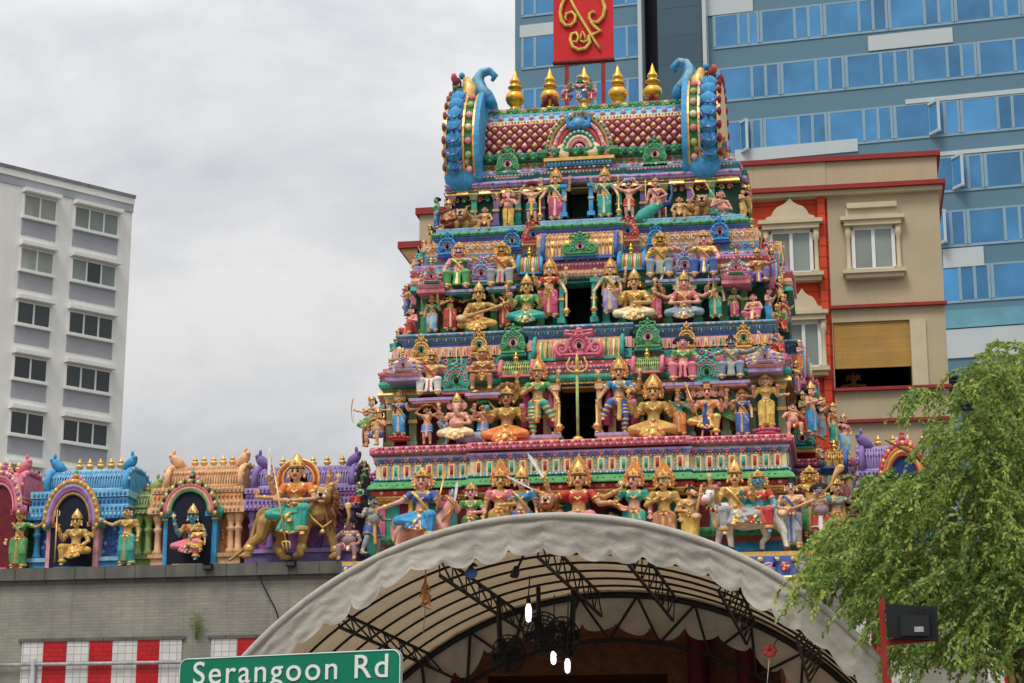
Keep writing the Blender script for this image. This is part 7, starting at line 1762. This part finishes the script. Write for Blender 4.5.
mb = MB(); mb.tube([arc(PH0+(PH1-PH0)*i/60, RAD+.03, -.05) for i in range(61)], .05, 'tarp', 8); mb.build('front_hem', can)
for k in range(9):
    mb = MB(); y = .08+(LEN-.16)*k/8; mb.tube([arc(PH0+(PH1-PH0)*i/48, RAD-.06, y) for i in range(49)], .020, 'steel_dark', 6); mb.build('hoop', can)
for ph in (-.60, -.30, -.035, .20, .45, .68):
    mb = MB(); r0, r1 = RAD-.10, RAD-.46
    mb.bar(arc(ph, r0, .1), arc(ph, r0, LEN-.1), .019, 'steel_dark'); mb.bar(arc(ph, r1, .25), arc(ph, r1, LEN-.25), .019, 'steel_dark')
    m_ = 14
    for k in range(m_):
        ya, yb_ = .1+(LEN-.2)*k/m_, .1+(LEN-.2)*(k+1)/m_
        mb.bar(arc(ph, r0 if k % 2 else r1, max(.25,ya) if not k % 2 else ya), arc(ph, r1 if k % 2 else r0, yb_), .010, 'steel_dark')
    mb.build('truss', can)
mb = MB(); r0, r1 = RAD-.12, RAD-.85; y = LEN-.12
for r_ in (r0, r1): mb.tube([arc(PH0+(PH1-PH0)*i/40, r_, y) for i in range(41)], .035, 'steel_dark', 6)
for k in range(20):
    a0_, a1_ = PH0+(PH1-PH0)*k/20, PH0+(PH1-PH0)*(k+1)/20
    mb.bar(arc(a0_, r0 if k % 2 else r1, y), arc(a1_, r1 if k % 2 else r0, y), .022, 'steel_dark')
mb.build('end_truss', can)
for ph in (PH0, PH1):
    for y in (.1, LEN/2, LEN-.1):
        mb = MB(); q = arc(ph, RAD-.06, y); mb.bar(q, V((q.x, q.y, .1)), .05, 'steel_dark'); mb.build('post', can)
    mb = MB(); mb.bar(arc(ph, RAD-.06, .1), arc(ph, RAD-.06, LEN-.1), .035, 'steel_dark'); mb.build('eave_beam', can)
# things hanging under the canopy
def hang_lamp(px, py, Y, lab, h=.26):
    c = P(px, py, Y); o = empty('hanging_lamp', c, 0, lab, 'lamp', 'lit bulbs hanging under the canopy')
    mb = MB(); mb.lathe((0,0,-h*.5), [(.01,0),(.035,.02),(.045,h*.35),(.045,h*.75),(.03,h*.95),(.02,h)], 'lamp_glow', 10); mb.build('bulb', o)
    mb = MB(); mb.lathe((0,0,h*.5), [(.03,0),(.035,.05),(.02,.10),(.012,.12)], 'lamp_black', 8); zt_ = CZm+RAD-.5; mb.tube([(0,0,h*.5+.1),(.02,0,max(h*.5+.3, zt_-c.z))], .010, 'lamp_black', 5); mb.build('cable', o)
hang_lamp(528.5, 613, -10.2, 'bright white bulb hanging highest under the canopy'); hang_lamp(553.5, 658, -8., 'small white bulb hanging left of the curled bulb', .20); hang_lamp(567.5, 666, -8.2, 'small curled white bulb hanging lowest under the canopy', .22)
def fan(px, py, Y, r, rz, lab):
    c = P(px, py, Y); o = empty('fan', c, rz, lab, 'fan', 'black fans under the canopy')
    mb = MB()
    for k, rr in enumerate((1., .8, .6, .4)): mb.tube([(r*rr*math.cos(a), -.12-.05*(k > 0), r*rr*math.sin(a)) for a in [2*PI*i/24 for i in range(25)]], .012, 'lamp_black', 5)
    for k in range(16): a = PI*k/8; mb.tube([(0,-.19,0), (r*.6*math.cos(a),-.18,r*.6*math.sin(a)), (r*math.cos(a),-.10,r*math.sin(a)), (r*.5*math.cos(a),.08,r*.5*math.sin(a))], .007, 'lamp_black', 4)
    mb.build('guard', o)
    for k in range(4):
        mb = MB(); a = PI*k/2+.3; d = V((math.cos(a),0,math.sin(a))); t_ = V((-math.sin(a),.25,math.cos(a)))
        mb.obox(d*r*.5, d*r*.36, t_*r*.2, V((0,.01,0)), 'steel_dark'); mb.build('blade', o)
    mb = MB(); mb.ell((0,.1,0), (.12,.22,.12), 'lamp_black', 10, 8); mb.bar((0,.15,0), (0,.2,(CZm+RAD-.4)-c.z), .03, 'lamp_black'); mb.build('motor', o)
fan(541, 633, -8.4, .30, .35, 'black round fan hanging just left of the canopy centre'); fan(566, 640, -7.9, .34, -.5, 'larger black round fan turned toward the right under the canopy'); fan(505, 655, -7.2, .30, .7, 'black round fan seen nearly edge on at the dark end of the canopy')
mb = MB(); q = P(425.5, 577, YA+.3); random.seed(11)
for k in range(16):
    z = -.30*k/16; mb.tube([q+V((0,0,z)), q+V((random.uniform(-.06,.06), random.uniform(-.04,.04), z-.10)), q+V((random.uniform(-.08,.08),random.uniform(-.04,.04),z-.16))], [.015,.018,.006], 'orange' if k % 3 else 'rust_tan', 5)
mb.tube([q+V((0,0,.1)), q], .008, 'orange', 4); mb.tube([q+V((0,0,-.4)), q+V((-.02,0,-.75))], .006, 'rust_tan', 4); tag(mb.build('garland'), 'orange ribbon garland hanging from the front edge of the canopy', 'garland')
mb = MB(); q = P(471, 571, YA+.3); mb.lathe(q, [(.02,-.10),(.07,-.08),(.09,-.02),(.05,.03),(.02,.06)], 'cobalt', 10); mb.tube([q+V((0,0,.05)), q+V((0,0,.2))], .008, 'lamp_black', 4); mb.lathe(q+V((0,0,.07)), [(.10,0),(.05,.04),(.02,.06)], 'lamp_black', 10); tag(mb.build('pendant_light'), 'small blue lantern under the scalloped canopy edge', 'lantern')
mb = MB(); q = P(770, 651, YA+.3)
for k in range(7): mb.ell(q+V((.05*math.cos(k*.9),-.02,.05*math.sin(k*.9))), (.045,.04,.045), 'red', 6, 5)
mb.tube([q, q+V((.10,0,.15))], .008, 'lamp_black', 4); mb.tube([q, q+V((-.06,0,-.5))], .005, 'cream', 4); tag(mb.build('ornament'), 'small red flower ornament hanging near the right end of the canopy', 'ornament')
mb = MB(); q = P(516, 572, YA+.5); mb.ell(q, (.05,.07,.09), 'lamp_black', 8, 6); mb.ell(q+V((-.03,-.04,-.05)), (.05,.05,.04), 'lamp_black', 8, 5); mb.bar(q, q+V((.10,0,.22)), .015, 'lamp_black'); tag(mb.build('spotlight'), 'tiny black spotlight clipped under the top of the canopy', 'spotlight')
# ------------------------------------------------------------------ street name sign
F = Face(290, 668, -27., R(-14.6)); sn = empty('street_sign', F.o, F.a, 'green street name sign reading Serangoon Rd with a white border line', 'street sign')
ua, za = F.uz(179.5, 660); ub, zb_ = F.uz(401, 668); _, zt_ = F.uz(290, 653.5); hS = .245; r_ = hS*.5
z1 = zt_; z0 = zt_-hS; d = .02
def rr(x0, x1, z0_, z1_, r):
    L_ = []
    for cx, cz, a0_ in ((x1-r, z0_+r, -90), (x1-r, z1_-r, 0), (x0+r, z1_-r, 90), (x0+r, z0_+r, 180)):
        for k in range(9): a = R(a0_+90*k/8); L_.append((cx+r*math.cos(a), cz+r*math.sin(a)))
    return L_
mb = MB(); mb.plate(rr(ua, ub, z0, z1, r_*.42), 0, d, 'sign_green', 'grey'); mb.build('plate', sn)
mb = MB(); lo = rr(ua+.006, ub-.006, z0+.006, z1-.006, r_*.40); mb.tube([(x, -.001, z) for x, z in lo]+[(lo[0][0], -.001, lo[0][1])], .0035, 'sign_white', 6); mb.build('border', sn)
cu = bpy.data.curves.new('lettering', 'FONT'); cu.body = 'Serangoon Rd'; cu.size = 1; cu.extrude = .004; cu.space_character = 1.16; cu.offset = .004; cu.align_x = 'LEFT'
to = bpy.data.objects.new('lettering', cu); COL.objects.link(to)
bpy.context.view_layer.update(); me = bpy.data.meshes.new_from_object(to.evaluated_get(bpy.context.evaluated_depsgraph_get())); bpy.data.objects.remove(to)
co = np.empty(len(me.vertices)*3); me.vertices.foreach_get('co', co); co = co.reshape(-1, 3)
tx0, zbase = F.uz(193.5, 684.6); tx1, _ = F.uz(388.5, 660); _, zcap = F.uz(193.5, 662.0)
capz = .70
co[:,0] = (co[:,0]-co[:,0].min())/(co[:,0].max()-co[:,0].min())*(tx1-tx0)+tx0
newz = co[:,1]/capz*(zcap-zbase)+zbase; co[:,1] = -.004+co[:,2]*.6; co[:,2] = newz
me.vertices.foreach_set('co', co.ravel()); me.materials.append(M['sign_white']); me.update()
lt = bpy.data.objects.new('lettering', me); COL.objects.link(lt); lt.parent = sn
for x in (ua+.25, ub-.25):
    mb = MB(); mb.lathe((x, .05, -.02), [(.03,0),(.03,z0-.03),(.03,z1-.02)], 'grey', 10); mb.build('post', sn)
    mb = MB(); mb.box(x-.04, x+.04, d+.001, .03, z0+.06, z0+.12, 'grey'); mb.build('clamp', sn)
# ------------------------------------------------------------------ floodlight on a red post
YF = -15.; c = P(882, 683, YF); s = PS(882, 640, YF); fl = empty('floodlight', (c.x, YF, .12), 0, 'black floodlight on a red steel post in front of the leafy tree', 'floodlight')
def fx(px, py): q = P(px, py, YF); return q.x-c.x, q.z-.12
mb = MB(); x, z = fx(881.5, 599); mb.box(x-.03, x+.03, -.03, .03, 0, z, 'red_post'); mb.build('post', fl)
mb = MB(); a = fx(880, 643); b = fx(936, 637); mb.bar((a[0],.0,a[1]), (b[0],.1,b[1]), .035, 'red_post'); mb.bar((a[0],.06,fx(880,610)[1]), (fx(900,612)[0],.12,fx(900,612)[1]), .02, 'red_post'); mb.build('arm', fl)
cc = V((fx(912,623)[0], .05, fx(912,623)[1])); ax = V((24*s, .04, -1.5*s)); 
mb = MB(); mb.obox(cc, ax, V((0,.13,.02)), V((0,-.02,15*s)), 'lamp_black'); mb.obox(cc+V((0,-.14,0)), ax*1.05, V((0,.015,0)), V((0,-.01,16.5*s)), 'lamp_black')
for k in range(7): mb.obox(cc+V((-20*s+40*s*k/6,-.158,0)), V((.008,0,0)), V((0,.01,0)), V((0,0,13*s)), 'steel_dark')
mb.obox(cc+V((2*s,-.19,-4*s)), V((14*s,.0,0)), V((0,.03,0)), V((0,0,10*s)), 'lamp_black'); mb.build('housing', fl)
mb = MB(); mb.obox(cc+V((6*s,-.225,-8*s)), V((4.5*s,0,0)), V((0,.004,0)), V((0,0,2.6*s)), 'grey'); mb.build('plate', fl)
# ------------------------------------------------------------------ tree on the right
YT = -11.5; random.seed(21)
tb = P(1010, 683, YT); tr_ = empty('leafy_tree', (tb.x+.4, YT, .1), 0, 'leafy green tree with drooping sprays hanging over the right side', 'tree')
def tl(px, py, dy=0.): q = P(px, py, YT+dy); return V((q.x-tb.x-.4, dy, q.z-.1))
trunk = MB()
t0 = V((0,0,0)); t1 = tl(1020, 640); trunk.tube([t0, t0.lerp(t1,.5)+V((.08,0,0)), t1], [.22,.18,.13], 'bark', 10)
limbs = []
for pts, r in ((((1020,640),(1000,560),(960,500),(915,455),(885,440)), .09), (((1020,640),(1030,540),(1020,450),(1000,390),(985,362)), .10), (((1005,580),(950,560),(890,520),(850,515),(826,545)), .06), (((1010,600),(960,600),(920,580),(880,560)), .05), (((1020,640),(1070,560),(1090,480),(1080,400)), .09), (((1020,470),(980,430),(950,400),(940,380)), .045), (((1020,640),(980,640),(940,620),(905,600)), .045)):
    dy = random.uniform(-.9, .9); L_ = [tl(x, y, dy*(i/len(pts))) for i, (x, y) in enumerate(pts)]; limbs.append(L_)
    trunk.tube(L_, [.62*r*(1-.8*i/(len(L_)-1)) for i in range(len(L_))], 'bark', 7)
trunk.build('trunk', tr_)
crown = MB(); tw = MB()
blobs = [((960,545),(80,70),.22),((1006,392),(46,40),.10),((1008,470),(50,60),.16),((915,512),(36,30),.06),((862,560),(40,36),.085),((970,630),(80,50),.18),((905,595),(48,40),.10),((1045,520),(50,150),.05),((934,404),(16,12),.010),((822,590),(14,24),.018),((962,462),(30,34),.05),((888,500),(26,20),.02),((1005,575),(60,60),.14)]
def leafq(q, d, n, l, w, m):
    d = d.normalized(); t_ = d.cross(n)
    if t_.length < .05: t_ = d.cross(V((1,0,0)))
    t_.normalize(); bend = n*(-.12*l)
    crown.add([q, q+d*l*.45+t_*w, q+d*l+bend, q+d*l*.45-t_*w], [(0,1,2,3)], m)
TOT = 1750
for (bc, br, wgt) in blobs:
    for k in range(int(TOT*wgt)):
        a = random.random()*2*PI; rr_ = math.sqrt(random.random())
        px, py = bc[0]+br[0]*rr_*math.cos(a), bc[1]+br[1]*rr_*math.sin(a)-10
        dy = random.uniform(-1.3, 1.2)
        p0 = tl(px, py, dy); side = -1 if px < 960 else random.choice((-1,1)); ln = random.uniform(.35, .95)
        h = V((side*random.uniform(.2,1.2), random.uniform(-.6,.3), 0)); pts = []
        for j in range(9):
            t = j/8; pts.append(p0+h*(ln*.55*t)+V((0,0,(.36*t-.78*t*t)*ln)))
        tw.tube(pts[::2], [.008,.006,.005,.004,.003], 'bark', 3)
        mt = random.choices(('leaf_mid','leaf_light','leaf_dark'), (5,2,5))[0]
        nl = int(ln*44)
        for i in range(nl):
            t = (i+.5)/nl; f = t*8; j = min(7, int(f)); q = pts[j].lerp(pts[j+1], f-j); d0 = (pts[j+1]-pts[j]).normalized()
            sd = 1 if i % 2 else -1
            d = d0*.6+V((random.uniform(-.5,.5)+.35*sd, random.uniform(-.5,.5), random.uniform(-.65,.25)))
            m_ = mt if random.random() < .7 else random.choice(('leaf_mid','leaf_light','leaf_dark'))
            leafq(q+V((random.uniform(-.03,.03),random.uniform(-.03,.03),0)), d, V((random.uniform(-.5,.5),-1,random.uniform(-.2,.9))).normalized(), random.uniform(.045,.095), random.uniform(.013,.025), m_)
crown.build('crown', tr_); tw.build('twigs', tr_)
# ------------------------------------------------------------------ light and sky
SUN_EL, SUN_AZ = R(58), R(200)      # high, behind the camera a little to the left
wd = bpy.data.worlds.new('World'); SC.world = wd; wd.use_nodes = True
nt = wd.node_tree; N = nt.nodes; L = nt.links; N.clear()
out = N.new('ShaderNodeOutputWorld'); bg = N.new('ShaderNodeBackground'); L.new(bg.outputs[0], out.inputs[0])
sky = N.new('ShaderNodeTexSky'); sky.sky_type = 'NISHITA'; sky.sun_disc = False; sky.sun_elevation = SUN_EL; sky.sun_rotation = SUN_AZ
tc = N.new('ShaderNodeTexCoord'); sep = N.new('ShaderNodeSeparateXYZ'); L.new(tc.outputs['Generated'], sep.inputs[0])
# overcast dome: about three times brighter overhead than at the horizon
dome = N.new('ShaderNodeMapRange'); dome.inputs['From Min'].default_value = 0; dome.inputs['From Max'].default_value = 1
dome.inputs['To Min'].default_value = 3.6; dome.inputs['To Max'].default_value = 15
L.new(sep.outputs['Z'], dome.inputs['Value'])
mp = N.new('ShaderNodeMapping'); mp.inputs['Scale'].default_value = (1.0, 1.0, 2.2); mp.inputs['Rotation'].default_value = (0, R(25), 0)
L.new(tc.outputs['Generated'], mp.inputs[0])
n1 = N.new('ShaderNodeTexNoise'); n1.inputs['Scale'].default_value = 4.6; n1.inputs['Detail'].default_value = 7; n1.inputs['Roughness'].default_value = .56; n1.inputs['Distortion'].default_value = .25
L.new(mp.outputs[0], n1.inputs['Vector'])
r = N.new('ShaderNodeValToRGB'); r.color_ramp.elements[0].position = .36; r.color_ramp.elements[1].position = .62
r.color_ramp.elements[0].color = (.70, .725, .77, 1); r.color_ramp.elements[1].color = (1.06, 1.05, 1.04, 1)
L.new(n1.outputs['Fac'], r.inputs[0])
mul = N.new('ShaderNodeVectorMath'); mul.operation = 'SCALE'; L.new(r.outputs[0], mul.inputs[0]); L.new(dome.outputs[0], mul.inputs['Scale'])
mix = N.new('ShaderNodeMix'); mix.data_type = 'RGBA'; mix.inputs['Factor'].default_value = .95
L.new(sky.outputs[0], mix.inputs['A']); L.new(mul.outputs[0], mix.inputs['B'])
L.new(mix.outputs['Result'], bg.inputs['Color']); bg.inputs['Strength'].default_value = .10
sl = bpy.data.lights.new('sun', 'SUN'); so = bpy.data.objects.new('sun', sl); COL.objects.link(so)
sl.energy = 1.5; sl.angle = R(18); sl.color = (1, .95, .88)
so.rotation_euler = (PI/2-SUN_EL, 0, R(-20))
so.location = (0, -20, 40)
SC.view_settings.view_transform = 'Standard'; SC.view_settings.look = 'None'; SC.view_settings.exposure = .22; SC.view_settings.gamma = 1
SC.view_settings.use_curve_mapping = False
SC.cycles.max_bounces = 6; SC.cycles.diffuse_bounces = 3; SC.cycles.glossy_bounces = 3; SC.cycles.transmission_bounces = 4; SC.cycles.transparent_max_bounces = 8
SC.cycles.use_denoising = True
finish_bodies()
